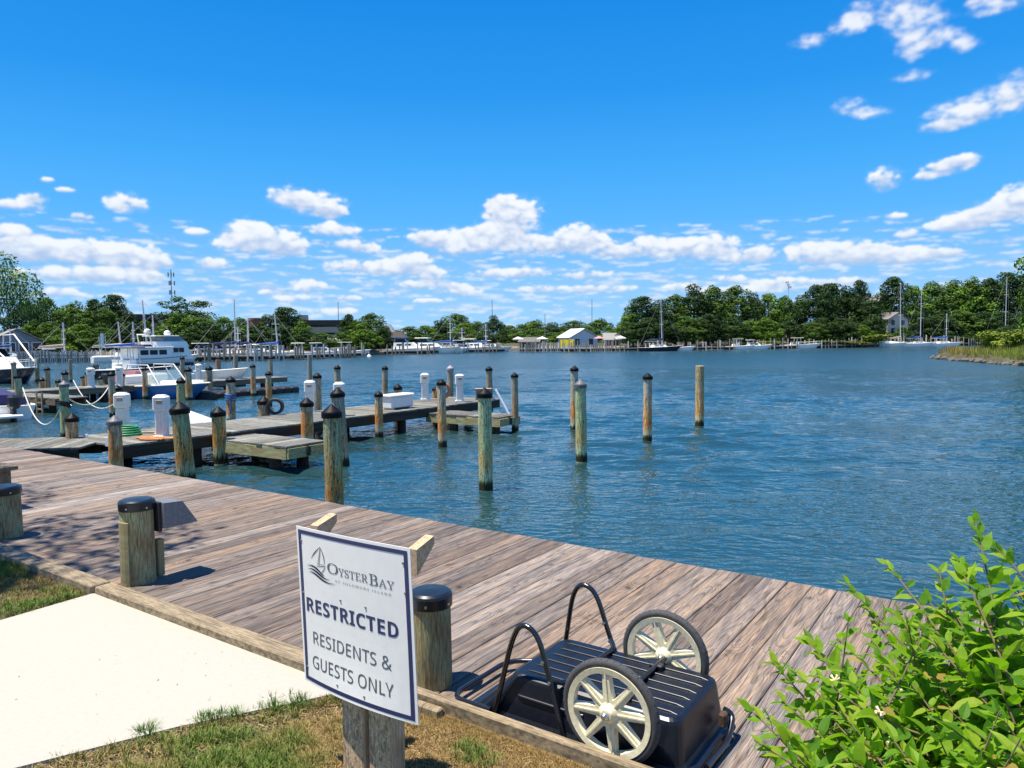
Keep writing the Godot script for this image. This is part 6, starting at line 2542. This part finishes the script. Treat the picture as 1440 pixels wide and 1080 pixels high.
	cruiser("tender", "small white tender right of the trawler yacht's bow", place(-45.99, -29.16, 0.0), -0.1, 3.4, {"style": "none", "free": 0.4, "beam": 1.4, "group": grp})
	s = Shape.new()
	prism(s, -1.1, 1.1, 0.0, 0.55, 1.4, 0.3, 0.3, 0.25)
	tag(obj("tarp_heap", s, mat("tarp_red", lin(0.26, 0.11, 0.13), 0.85), null, place(-35.66, -19.24, 0.6)), "faded red tarpaulin heap on the far pier behind the blue boat", "tarpaulin")
	s = Shape.new()
	s.lathe([Vector2(0.0, -0.2), Vector2(0.32, -0.1), Vector2(0.36, 0.1), Vector2(0.2, 0.32), Vector2(0.06, 0.42), Vector2(0.05, 0.8), Vector2(0, 0.8)], 14)
	tag(obj("mooring_buoy", s, white, null, place(-84.52, -82.91, 0.0)), "white mooring buoy alone on the open creek", "buoy")


func far_boats() -> void:
	sailboat("sailboat nearest the left edge beyond the grey house lawn", place(-117.04, -44.73, 0), 1.2, 8.0, 4.69)
	sailboat("sailboat with bare mast before the bright trees, right of the grey house", place(-109.73, -48.54, 0), 1.4, 7.5, 5.45, "boat_white", "canvas_tan")
	sailboat("sailboat left of the trawler yacht, mast leaning slightly", place(-103.24, -53.01, 0), 1.0, 8.5, 5.48, "boat_white", "canvas_tan", -0.3)
	sailboat("sailboat with mast seen just over the trawler yacht's stern", place(-96.86, -51.32, 0), 1.3, 8.5, 5.32, "boat_white", "canvas_blue")
	sailboat("tallest masted sailboat behind the trawler yacht's flybridge", place(-96.53, -52.76, 0), 0.9, 11.0, 8.17, "boat_white", "canvas_tan", -0.4)
	sailboat("ketch behind the trawler yacht, its mast right of the tallest", place(-96.73, -53.84, 0), 1.2, 10.0, 6.31, "boat_white", "canvas_tan")
	sailboat("tall sailboat with navy boom cover right of the trawler yacht", place(-90.32, -61.9, 0), 0.7, 11.0, 8.39, "boat_white", "canvas_navy")
	sailboat("low masted sailboat beside the navy covered one", place(-91.51, -63.51, 0), 1.4, 8.0, 4.69, "boat_white", "canvas_navy")
	sailboat("sailboat with a cone of stays before the brick tower", place(-91.3, -64.87, 0), 1.1, 9.0, 5.91, "boat_white", "canvas_navy")
	sailboat("sailboat with bright blue cover before the dark pine", place(-88.54, -67.98, 0), 0.3, 9.0, 6.52, "boat_white", "canvas_blue", -0.4)
	sailboat("white sailboat among the cruisers right of the pavilion", place(-90.38, -109.28, 0), 1.2, 9.5, 7.42)
	sailboat("short masted sailboat beside the middle bank cruisers", place(-94.0, -117.73, 0), 1.4, 8.0, 5.11)
	sailboat("sailboat left of the dark tree on the middle bank", place(-93.06, -124.46, 0), 1.1, 8.0, 5.89)
	sailboat("dark hulled sailboat moored alone before the right bank pines", place(-58.94, -136.98, 0), 0.75, 8.5, 10.32, "boat_navy", "canvas_navy", -0.3)
	sailboat("white sailboat with paired spars before the beige house", place(-24.22, -199.77, 0), 0.85, 9.0, 15.47, "boat_white", "canvas_tan", -0.3)
	sailboat("sailboat with blue furled sail beside the beige house", place(-20.37, -203.64, 0), 0.8, 9.0, 13.94)
	sailboat("low masted sailboat with long blue boom cover on the right bank", place(-15.32, -208.32, 0), 0.5, 8.0, 8.05)
	sailboat("sailboat with purple cover and tallest right hand mast", place(-3.96, -240.45, 0), 0.6, 11.0, 18.36, "boat_white", "canvas_purple")
	sailboat("sailboat at the right edge behind the grassy spit", place(0.51, -248.39, 0), 0.9, 10.0, 17.06, "boat_white", "canvas_tan")
	var rows := [
		["small white cruiser behind the bulkhead pickets", -108.6, -47.5, 1.3, 5.5, {}],
		["white speedboat right of the bulkhead pickets, near the trawler yacht", -104.96, -50.61, 1.2, 4.8, {"style": "none"}],
		["white cruiser moored directly right of the trawler yacht's bow", -91.77, -59.69, 1.1, 8.0, {"rails": true}],
		["white cruiser with navy top left of the tall sailboat", -90.6, -61.09, 0.8, 7.5, {"top": "canvas_navy"}],
		["white cruiser between the blue covered sailboat and the parasols", -90.4, -66.71, 0.6, 7.0, {}],
		["white open boat below the parasols on the left bank", -90.34, -74.04, 0.7, 6.0, {"style": "console"}],
		["white cruiser in front of the brown office building", -90.61, -78.72, 0.9, 7.5, {"rails": true}],
		["white cruiser with raised bridge left of the pavilion", -92.0, -85.06, 1.0, 7.0, {"style": "console"}],
		["long white cruiser with blue canopy right of the pavilion", -95.3, -103.46, 0.5, 11.0, {"top": "canvas_blue", "rails": true}],
		["long white cruiser second right of the pavilion", -92.42, -106.66, 0.45, 10.5, {"rails": true}],
		["navy hulled day boat between the middle bank cruisers", -91.43, -110.98, 0.7, 6.5, {"hull": "boat_navy"}],
		["white cruiser under the short masted sailboat", -93.28, -118.22, 0.9, 8.5, {}],
		["white cruiser with high bow left of the dark waterside tree", -93.81, -122.72, 0.4, 9.5, {"rails": true}],
		["white cruiser at the right end of the middle bank row", -93.48, -127.82, 0.6, 8.0, {}],
		["small white day boat right of the dark hulled sailboat", -56.09, -141.37, 0.6, 5.0, {"style": "none"}],
		["white runabout left of the pair on the right bank dock", -48.74, -154.94, 0.7, 6.0, {"style": "console"}],
		["white cruiser beside the runabout on the right bank dock", -46.62, -158.83, 0.6, 6.5, {}],
		["white fishing boat with hard top below the tall pines", -40.6, -171.48, 0.4, 8.0, {"style": "console", "rails": true}],
		["orange trimmed dinghy at the dock left of the beige house", -28.72, -194.25, 0.7, 4.0, {"style": "none", "trim": "canvas_tan"}],
		["white cruiser under a tan cover left of the paired spars", -26.19, -195.98, 0.5, 8.0, {"style": "covered", "top": "boat_white"}],
		["white cruiser at the far end of the right bank dock", -7.15, -238.26, 0.6, 7.0, {"style": "covered", "top": "canvas_purple"}],
	]
	for r in rows:
		cruiser("motor_boat", r[0], place(r[1], r[2], 0.0), r[3], r[4], r[5])


# ------------------------------------------------------------------ far shore structures
func dock_run(label: String, a: Vector3, b: Vector3, posts: int, tall: float, wide := 1.6, called := "far_dock") -> void:
	var root := thing(called, label, "dock", (a + b) / 2.0, 0.0, "docks along the far shore")
	var d := b - a
	var s := Shape.new()
	s.bar(-d / 2.0 + Vector3(0, 0.62, 0), d / 2.0 + Vector3(0, 0.62, 0), wide, 0.16)
	obj("deck", s, mats["far_deck"], root)
	s = Shape.new()
	s.bar(-d / 2.0 + Vector3(0, 0.36, 0), d / 2.0 + Vector3(0, 0.36, 0), wide * 0.8, 0.34)
	obj("beam", s, mats["timber_dark"], root)
	for k in posts:
		var t := (k + rng.randf_range(0.2, 0.8)) / posts - 0.5
		var p := Shape.new()
		p.tube([Vector3(0, -1.0, 0), Vector3(0, tall * rng.randf_range(0.7, 1.15), 0)], 0.13, 7)
		var side := d.cross(Vector3.UP).normalized() * (wide / 2 + 0.12) * (1 if rng.randf() < 0.7 else -1)
		obj("post", p, mats["far_post" if rng.randf() < 0.7 else "far_post_pale"], root, d * t + side)


func house(called: String, label: String, at: Vector3, turn: float, size: Vector3, ridge: float, wall: Color, roof: Color, storeys := 1, cols := 4, gable_windows := 3) -> Node3D:
	var root := thing(called, label, "building", at, turn)
	var w := mat("wall_" + called, wall, 0.85)
	var r := mat("roof_" + called, roof, 0.85)
	var s := Shape.new()
	var hx := size.x / 2
	var hz := size.z / 2
	s.box(Vector3(0, size.y / 2, 0), size)
	for sgn in [-1.0, 1.0]:
		if sgn > 0: s.tri(Vector3(hx, size.y, hz), Vector3(hx, size.y, -hz), Vector3(hx, size.y + ridge, 0))
		else: s.tri(Vector3(-hx, size.y, -hz), Vector3(-hx, size.y, hz), Vector3(-hx, size.y + ridge, 0))
	obj("wall", s, w, root)
	s = Shape.new()
	var slope := Vector3(0, ridge, -hz).normalized()
	for sgn in [-1.0, 1.0]:
		var q := [Vector3(-hx - 0.4, size.y + 0.05 - 0.3 * ridge / hz, sgn * (hz + 0.3)), Vector3(hx + 0.4, size.y + 0.05 - 0.3 * ridge / hz, sgn * (hz + 0.3)), Vector3(hx + 0.4, size.y + ridge + 0.06, 0), Vector3(-hx - 0.4, size.y + ridge + 0.06, 0)]
		var u := Vector3(0, 0.14, 0)
		if sgn > 0:
			s.quad(q[0] + u, q[1] + u, q[2] + u, q[3] + u)
			s.quad(q[0], q[1], q[1] + u, q[0] + u)
		else:
			s.quad(q[3] + u, q[2] + u, q[1] + u, q[0] + u)
			s.quad(q[1], q[0], q[0] + u, q[1] + u)
		s.quad(q[1], q[2], q[2] + u, q[1] + u)
		s.quad(q[3], q[0], q[0] + u, q[3] + u)
	obj("roof", s, r, root)
	var fh := size.y / storeys
	for f in storeys:
		for k in cols:
			var x := -hx + size.x * (k + 0.5) / cols
			for sgn in [-1.0, 1.0]:
				var o := part("window", root, Vector3(x, fh * (f + 0.55), sgn * hz))
				var fr := Shape.new()
				fr.box(Vector3.ZERO, Vector3(1.3, 1.5, 0.10))
				obj("frame", fr, mats["trim_white"], o)
				var pn := Shape.new()
				pn.box(Vector3(0, 0, sgn * 0.03), Vector3(1.1, 1.3, 0.10))
				obj("pane", pn, mats["far_glass"], o)
		for k in gable_windows:
			var z := -hz + size.z * (k + 0.5) / gable_windows
			for sgn in [-1.0, 1.0]:
				var o := part("window", root, Vector3(sgn * hx, fh * (f + 0.55), z))
				var fr := Shape.new()
				fr.box(Vector3.ZERO, Vector3(0.10, 1.5, 1.3))
				obj("frame", fr, mats["trim_white"], o)
				var pn := Shape.new()
				pn.box(Vector3(sgn * 0.03, 0, 0), Vector3(0.10, 1.3, 1.1))
				obj("pane", pn, mats["far_glass"], o)
	return root


func slab_building(called: String, label: String, at: Vector3, turn: float, w: float, d: float, storeys: int, fh: float, base := 0.0) -> void:
	var root := thing(called, label, "building", at, turn)
	var s := Shape.new()
	for k in storeys:
		s.box(Vector3(0, base + k * fh + 0.65, 0), Vector3(w, 1.3, d))
	obj("wall", s, mats["office_band"], root)
	for k in storeys:
		var cols := int(w / 3.0)
		s = Shape.new()
		s.box(Vector3(0, base + k * fh + 1.3 + (fh - 1.3) / 2, 0), Vector3(w - 1.2, fh - 1.3, d - 1.2))
		obj("window_band", s, mats["far_glass"], root)
		for c in cols + 1:
			var p := Shape.new()
			p.box(Vector3(-w / 2 + 0.3 + c * (w - 0.6) / cols, base + k * fh + 1.3 + (fh - 1.3) / 2, d / 2 - 0.35), Vector3(0.35, fh - 1.3, 0.5))
			obj("pier", p, mats["office_brown"], root)
	s = Shape.new()
	s.box(Vector3(0, base + storeys * fh + 0.5, 0), Vector3(w + 0.8, 1.2, d + 0.8))
	obj("roof", s, mats["office_brown"], root)
	s = Shape.new()
	s.box(Vector3(-w * 0.3, base + storeys * fh + 1.7, 0), Vector3(w * 0.16, 1.4, d * 0.3))
	obj("roof_plant", s, mats["office_band"], root)


func pole(called: String, label: String, category: String, at: Vector3, h: float, r: float, arms: Array) -> void:
	var root := thing(called, label, category, at)
	var s := Shape.new()
	s.tube([Vector3(0, -1, 0), Vector3(0, h, 0)], r, 8, r * 0.6)
	obj("mast", s, mats["tower_grey"], root)
	for a in arms:
		for k in 3:
			var g: float = TAU * k / 3.0 + a
			var b := Shape.new()
			b.box(Vector3(cos(g) * 1.3, a, sin(g) * 1.3), Vector3(0.4, 1.9, 0.4))
			b.tube([Vector3(0, a, 0), Vector3(cos(g) * 1.3, a, sin(g) * 1.3)], 0.08, 4)
			obj("antenna", b, mats["tower_grey"], root)


func far_shore() -> void:
	rng.seed = 120
	mat("far_deck", lin(0.34, 0.30, 0.25), 0.9)
	mat("far_post", lin(0.30, 0.26, 0.20), 0.9)
	mat("far_post_pale", lin(0.50, 0.48, 0.44), 0.9)
	mat("trim_white", lin(0.72, 0.72, 0.70), 0.7)
	mat("far_glass", lin(0.02, 0.025, 0.03), 0.12)
	mat("office_band", lin(0.52, 0.43, 0.33), 0.9)
	mat("office_brown", lin(0.085, 0.062, 0.050), 0.85)
	mat("tower_grey", lin(0.26, 0.29, 0.33), 0.6)
	# bulkhead with pickets on the left
	var a := place(-107.87, -42.53, 0)
	var b := place(-98.41, -51.47, 0)
	var root := thing("bulkhead_fence", "long bulkhead of upright grey pickets on the left bank", "bulkhead", (a + b) / 2.0)
	var d := b - a
	for k in 62:
		var s := Shape.new()
		s.tube([Vector3(0, -0.6, 0), Vector3(0, 1.55 * rng.randf_range(0.85, 1.1), 0)], 0.10, 6)
		obj("picket", s, mats["far_post_pale" if rng.randf() < 0.6 else "far_post"], root, d * ((k + rng.randf_range(0.3, 0.7)) / 62.0 - 0.5))
	var w := Shape.new()
	w.bar(-d / 2 + Vector3(0, 0.35, 0), d / 2 + Vector3(0, 0.35, 0), 0.12, 0.5)
	w.bar(-d / 2 + Vector3(0, 0.95, 0), d / 2 + Vector3(0, 0.95, 0), 0.10, 0.15)
	obj("rail", w, mats["timber_dark"], root)
	w = Shape.new()
	w.box(Vector3(0, 2.4, 0), Vector3(0.1, 1.9, 1.5), Basis(Vector3.UP, 0.9))
	w.tube([Vector3(0, 0, -0.4), Vector3(0, 3.0, -0.4)], 0.06, 6)
	w.tube([Vector3(0, 0, 0.4), Vector3(0, 3.0, 0.4)], 0.06, 6)
	tag(obj("notice_board", w, mat("board_pale_blue", lin(0.40, 0.52, 0.56), 0.7), null, place(-101.7, -50.42, 0.5)), "pale blue notice board on two posts behind the picket bulkhead", "sign")
	dock_run("left bank dock running in front of the sailboats right of the trawler yacht", place(-91.38, -52.65, 0), place(-82.67, -65.34, 0), 40, 2.1)
	dock_run("left bank dock below the brown office building", place(-82.67, -65.34, 0), place(-86.36, -82.86, 0), 30, 2.0)
	dock_run("middle bank dock under the white cruisers", place(-93.57, -94.92, 0), place(-86.83, -122.66, 0), 30, 2.0)
	dock_run("middle dock crowded with posts before the white shed", place(-82.73, -123.05, 0), place(-65.91, -132.18, 0), 44, 2.0, 2.4)
	dock_run("right bank dock beside the dark hulled sailboat", place(-65.46, -131.28, 0), place(-51.28, -150.76, 0), 26, 1.9)
	dock_run("right bank dock under the fishing boat and tall pines", place(-51.28, -150.76, 0), place(-33.27, -186.25, 0), 30, 2.2)
	dock_run("right bank dock in front of the beige house", place(-33.27, -186.25, 0), place(-13.76, -216.69, 0), 34, 2.6)
	dock_run("right bank dock ending behind the grassy spit", place(-13.76, -216.69, 0), place(-3.75, -247.89, 0), 22, 2.2)
	# buildings
	house("grey_house", "grey blue house with low gable roof on the left bank lawn", place(-126.2, -49.38, 1.0), -0.28, Vector3(9.5, 1.9, 6.5), 1.7, lin(0.16, 0.20, 0.24), lin(0.26, 0.23, 0.20), 1, 6, 4)
	slab_building("brown_office", "brown office block with pale bands between trees left of the pavilion", place(-134.36, -116.72, 1.0), 0.75, 14.0, 10.0, 3, 1.75)
	slab_building("dark_office", "long dark office building behind the trawler yacht and pines", place(-158.63, -85.44, 1.0), 0.95, 17.0, 10.0, 3, 2.1, 0.2)
	var s := Shape.new()
	s.lathe([Vector2(1.75, 0), Vector2(1.75, 8.0), Vector2(1.85, 8.0), Vector2(1.85, 8.5), Vector2(0, 8.5)], 20)
	tag(obj("brick_tower", s, mottle(mat("brick_red", lin(0.42, 0.19, 0.095), 0.9), 0.8, 0.7, 1.0), null, place(-140.85, -103.74, 7.83 - 8.5)), "round brick tower top above the trees behind the sailboats", "tower")
	s = Shape.new()
	s.box(Vector3(0, 1.5, 0), Vector3(3.0, 3.0, 3.0))
	tag(obj("brick_stair_tower", s, mats["brick_red"], null, place(-161.87, -92.93, 8.13 - 3.0)), "square brick stair tower above the dark office building", "tower")
	# pavilion
	var pv := thing("pavilion", "waterside pavilion with dark tiered roof between the trees", "pavilion", place(-103.83, -107.32, 0.9), 0.6)
	for k in 5:
		for z in [-1.6, 1.6]:
			s = Shape.new()
			s.box(Vector3(-3.0 + k * 1.5, 1.1, z), Vector3(0.22, 2.2, 0.22))
			obj("column", s, mats["trim_white"], pv)
	s = Shape.new()
	prism(s, -3.8, 3.8, 2.2, 3.4, 4.6, 1.2, 1.2, 1.0)
	obj("roof", s, mats["office_brown"], pv)
	s = Shape.new()
	prism(s, -1.3, 1.3, 3.4, 4.9, 2.2, 0.9, 0.9, 0.7)
	obj("cupola", s, mats["tower_grey"], pv)
	s = Shape.new()
	s.box(Vector3(0, 0.5, 0.2), Vector3(6.4, 1.0, 3.0))
	obj("base_wall", s, mats["office_brown"], pv)
	# white shed with yellow tarpaulin
	var sh := house("white_shed", "white waterside shed with pale gable roof on the middle dock", place(-78.12, -138.37, 0.8), -0.55, Vector3(5.4, 2.1, 6.6), 1.7, lin(0.55, 0.59, 0.62), lin(0.66, 0.66, 0.65), 1, 2, 2)
	s = Shape.new()
	prism(s, -5.0, -2.7, 0.0, 1.9, 4.4, 0.0, 0.9, 0.05)
	obj("lean_to", s, mats["trim_white"], sh)
	s = Shape.new()
	var cols := 7
	for k in cols:
		var x0 := -1.45 + k * 2.9 / cols
		var x1 := x0 + 2.9 / cols
		var z0 := 0.06 * sin(k * 2.1)
		var z1 := 0.06 * sin((k + 1) * 2.1)
		s.quad(Vector3(x0, -0.75 + 0.1 * sin(k * 1.3), 0.25 + z0), Vector3(x1, -0.75 + 0.1 * sin(k * 1.3 + 1.3), 0.25 + z1), Vector3(x1, 0.75, z1), Vector3(x0, 0.75, z0))
	var tarp := obj("tarpaulin", s, mat("tarp_yellow", lin(0.78, 0.62, 0.02), 0.6), null, place(-75.96, -130.14, 1.73))
	tarp.rotation.y = 0.7
	tag(tarp, "bright yellow tarpaulin hung at the front of the white shed", "tarpaulin")
	house("small_pale_house", "small pale roofed house right of the white shed by the pines", place(-76.65, -151.55, 0.8), 0.5, Vector3(3.4, 1.6, 3.0), 1.3, lin(0.36, 0.34, 0.31), lin(0.30, 0.29, 0.27), 1, 2, 1)
	house("tan_hut", "low tan boat hut left of the white shed", place(-92.03, -140.97, 0.6), 0.4, Vector3(4.4, 1.4, 3.0), 0.9, lin(0.22, 0.19, 0.15), lin(0.15, 0.14, 0.125), 1, 2, 1)
	house("beige_house", "tall beige house with dark windows among the right bank pines", place(-28.28, -207.92, 1.0), -0.62, Vector3(8.0, 5.8, 6.5), 1.6, lin(0.52, 0.46, 0.37), lin(0.19, 0.17, 0.16), 3, 3, 2)
	house("grey_condo", "tall grey roofed apartment house half hidden left of the beige house", place(-37.18, -222.47, 1.0), -0.5, Vector3(17.0, 10.2, 8.0), 2.4, lin(0.33, 0.31, 0.27), lin(0.20, 0.19, 0.19), 4, 6, 2)
	house("timber_house", "dark timber house with balconies hidden behind the right bank trees", place(-43.9, -191.1, 1.0), -0.4, Vector3(11.0, 3.2, 6.0), 0.9, lin(0.30, 0.27, 0.22), lin(0.14, 0.13, 0.13), 2, 5, 2)
	# parasols on the waterfront terraces
	var first: Node3D = null
	var spots := [["white parasol on the terrace left of the brown office", -101.52, -85.81], ["white parasol directly before the brown office", -100.52, -88.93], ["white parasol left of the pavilion", -100.25, -90.33], ["pale parasol beside the tan boat hut", -87.57, -129.45], ["pale parasol between the tan hut and the white shed", -83.35, -132.35], ["pink parasol right of the white shed", -71.53, -135.62], ["white parasol at the foot of the right bank pines", -67.89, -138.12]]
	for k in spots.size():
		if k == 0:
			first = thing("parasol", spots[0][0], "parasol", Vector3.ZERO, 0.0, "parasols on the waterfront terraces")
			var c := Shape.new()
			c.lathe([Vector2(1.25, 1.8), Vector2(1.27, 1.84), Vector2(0.1, 2.35), Vector2(0, 2.4)], 10)
			obj("canopy", c, mats["trim_white"], first)
			var p := Shape.new()
			p.tube([Vector3(0, -0.3, 0), Vector3(0, 2.3, 0)], 0.04, 6)
			obj("pole", p, mats["tower_grey"], first)
		else:
			var o := dup(first, "parasol", spots[k][0], Vector3.ZERO)
			o.position = place(spots[k][1], spots[k][2], 0.8)
			if k == 5:
				(o.get_child(0) as MeshInstance3D).material_override = mat("parasol_pink", lin(0.50, 0.25, 0.27), 0.85)
	first.position = place(spots[0][1], spots[0][2], 0.8)
	# poles and towers on the skyline
	var rt := place(-312.71, -186.16, 1.0)
	pole("radio_mast", "tall radio mast with antenna clusters above the left bank trees", "mast", rt, 34.20, 0.28, [32.92 - 1.0, 29.10 - 1.0, 24.96 - 1.0])
	pole("flagpole", "thin pole above the brown office roof", "pole", place(-198.13, -179.85, 1.0), 15.42, 0.16, [])
	pole("flagpole", "thin pole above the dark tree of the middle bank", "pole", place(-153.41, -210.62, 1.0), 15.69, 0.16, [])
	pole("flagpole", "thin pole above the trees right of the white shed", "pole", place(-124.42, -230.55, 1.0), 15.63, 0.16, [])
	pole("flagpole", "short thin pole above the white shed roof", "pole", place(-98.25, -175.6, 1.0), 6.84, 0.12, [])
	pole("flagpole", "short thin pole left of the white shed", "pole", place(-106.22, -170.12, 1.0), 8.47, 0.12, [])
	var lp := thing("floodlight_pole", "white floodlight pole above the right bank trees", "light pole", place(-72.67, -290.47, 1.0))
	var fh: float = 23.81 - 1.0
	s = Shape.new()
	s.tube([Vector3(0, -1, 0), Vector3(0, fh, 0)], 0.22, 8, 0.15)
	obj("mast", s, mats["trim_white"], lp)
	s = Shape.new()
	for k in 3:
		s.box(Vector3(-0.6 + k * 0.6, fh - 0.5 - k * 0.9, 0), Vector3(1.0, 0.7, 0.6), Basis(Vector3.UP, 0.4))
	obj("lamp_head", s, mats["trim_white"], lp)


func spit() -> void:
	rng.seed = 140
	# a low grassy spit that reaches in from the right
	var edge := [Vector2(-7.99, -95.42), Vector2(-5.25, -87.58), Vector2(-2.59, -80.9), Vector2(0.34, -73.8), Vector2(4.44, -66.28), Vector2(11.37, -62.53), Vector2(29.0, -71.02), Vector2(82.87, -202.91), Vector2(28.29, -155.64), Vector2(8.87, -132.56), Vector2(1.36, -122.53), Vector2(-2.9, -114.73), Vector2(-6.3, -105.1)]
	var mid := Vector2.ZERO
	for p in edge:
		mid += p
	mid /= edge.size()
	var s := Shape.new()
	var spine := [Vector2(-6.47, -96.47), Vector2(-2.8, -97.78), Vector2(1.09, -98.02), Vector2(7.69, -97.7), Vector2(20.73, -105.45), Vector2(48.81, -124.76)]
	for i in edge.size():
		var a: Vector2 = edge[i]
		var b: Vector2 = edge[(i + 1) % edge.size()]
		var ia: Vector2 = a.lerp(_nearest(spine, a), 0.25)
		var ib: Vector2 = b.lerp(_nearest(spine, b), 0.25)
		var ja: Vector2 = _nearest(spine, a)
		var jb: Vector2 = _nearest(spine, b)
		_up_quad(s, Vector3(a.x, -0.4, a.y), Vector3(b.x, -0.4, b.y), Vector3(ib.x, 0.5, ib.y), Vector3(ia.x, 0.5, ia.y))
		_up_quad(s, Vector3(ia.x, 0.5, ia.y), Vector3(ib.x, 0.5, ib.y), Vector3(jb.x, 0.9, jb.y), Vector3(ja.x, 0.9, ja.y))
	setting(obj("spit", s, mottle(mat("spit_ground", lin(0.13, 0.12, 0.06), 0.95), 0.4, 0.6, 1.0)), "low grassy spit of land on the right")
	# stones along its water line
	s = Shape.new()
	for i in 5:
		var a: Vector2 = edge[i]
		var b: Vector2 = edge[i + 1]
		for k in int(a.distance_to(b) * 4.0):
			var p := a.lerp(b, rng.randf()) + Vector2(rng.randf_range(-0.5, 0.5), rng.randf_range(-0.5, 0.5))
			var r := rng.randf_range(0.14, 0.38)
			s.box(Vector3(p.x, 0.05 + rng.randf_range(-0.1, 0.12), p.y), Vector3(r * 1.5, r, r * 1.1), Basis(Vector3(rng.randf(), rng.randf(), rng.randf()).normalized(), rng.randf() * 3.0), r * 0.3)
	setting(obj("shore_stones", s, mottle(mat("stone_grey", lin(0.26, 0.23, 0.19), 0.9), 0.7, 0.5, 1.0)), "pale stones along the water line of the spit", "stuff")
	# reeds and grass
	var bl := Shape.new()
	for k in 7:
		var g := TAU * k / 7.0
		var d := Vector3(cos(g), 0, sin(g))
		var w := d.rotated(Vector3.UP, PI / 2) * 0.03
		bl.quad(d * 0.08 - w, d * 0.08 + w, d * 0.16 + w * 0.7 + Vector3(0, 0.45, 0), d * 0.16 - w * 0.7 + Vector3(0, 0.45, 0))
		bl.tri(d * 0.16 - w * 0.7 + Vector3(0, 0.45, 0), d * 0.16 + w * 0.7 + Vector3(0, 0.45, 0), d * 0.26 + Vector3(0, 0.8, 0))
	var poly := PackedVector2Array(edge)
	var put := []
	var tint := []
	var box := Rect2(edge[0], Vector2.ZERO)
	for p in edge:
		box = box.expand(p)
	var tries := 0
	while put.size() < 9000 and tries < 200000:
		tries += 1
		var q := box.position + box.size * Vector2(rng.randf(), rng.randf())
		if not Geometry2D.is_point_in_polygon(q, poly):
			continue
		var near_ := 1e9
		for i in edge.size():
			near_ = minf(near_, q.distance_to(Geometry2D.get_closest_point_to_segment(q, edge[i], edge[(i + 1) % edge.size()])))
		if near_ < 0.45 or near_ > 9.0:
			continue
		var tipness := smoothstep(16.0, 5.0, q.distance_to(edge[0]))
		var dry := clampf(smoothstep(2.2, 0.6, near_) * 0.35 + tipness * 0.45 + rng.randf_range(-0.3, 0.2), 0, 1)
		var c := Vector3(0.20, 0.30, 0.03).lerp(Vector3(0.36, 0.23, 0.06), dry) * rng.randf_range(0.7, 1.25)
		var size := rng.randf_range(0.6, 1.2) * (0.75 + 0.6 * dry)
		put.append(Transform3D(Basis(Vector3.UP, rng.randf() * TAU).scaled(Vector3(size, size, size)), Vector3(q.x, 0.35 + 0.06 * minf(near_, 8.0), q.y)))
		tint.append(Color(c.x, c.y, c.z))
	var mm := MultiMesh.new()
	mm.transform_format = MultiMesh.TRANSFORM_3D
	mm.use_colors = true
	mm.mesh = bl.mesh()
	mm.instance_count = put.size()
	for k in put.size():
		mm.set_instance_transform(k, put[k])
		mm.set_instance_color(k, tint[k])
	var o := MultiMeshInstance3D.new()
	o.name = "marsh_grass"
	o.multimesh = mm
	o.material_override = mats["grass_blades"]
	add_child(o)
	setting(o, "gold and green marsh grass covering the spit", "stuff")
	for q in [["bush", -2.22, -95.74, 2.2, 3.6, "yellow green shrub on the spit, left of the others"], ["bush", -0.3, -94.63, 2.4, 4.2, "yellow green shrub on the spit at the right edge"], ["dark", -1.07, -108.7, 2.9, 4.4, "dark low tree behind the yellow shrubs on the spit"], ["pine", 1.01, -102.83, 3.4, 5.0, "dark spreading pine behind the spit's right shrub"], ["broad", 2.5, -72.24, 11.6, 5.6, "tall tree on the spit whose branch tip enters at the right edge"]]:
		tree(q[0], q[1], q[2], q[3], q[4], q[5])


func _nearest(spine: Array, p: Vector2) -> Vector2:
	var best: Vector2 = spine[0]
	for i in spine.size() - 1:
		var c := Geometry2D.get_closest_point_to_segment(p, spine[i], spine[i + 1])
		if c.distance_to(p) < best.distance_to(p):
			best = c
	return best


func _up_quad(s: Shape, a: Vector3, b: Vector3, c: Vector3, d: Vector3) -> void:
	if (c - a).cross(d - b).y >= 0.0:
		s.quad(a, b, c, d)
	else:
		s.quad(d, c, b, a)


func _ready() -> void:
	light_and_camera()
	var fm := mat("foliage", Color.WHITE, 0.75)
	fm.vertex_color_use_as_albedo = true
	fm.metallic_specular = 0.25
	fm.backlight_enabled = true
	fm.backlight = Color(0.25, 0.32, 0.08)
	wood_materials()
	var sp := mat("sign_post", Color.WHITE, 0.9)
	sp.albedo_texture = timber_texture(81, Color(0.82, 0.72, 0.58), Color(0.72, 0.60, 0.46))
	ground()
	water()
	far_land()
	boardwalk()
	piers()
	pilings()
	dock_gear()
	far_shore()
	near_boats()
	far_boats()
	trees()
	bollards()
	dock_cart()
	restricted_sign()
	grass()
	clippings()
	spit()
	shade_tree()
	bush()
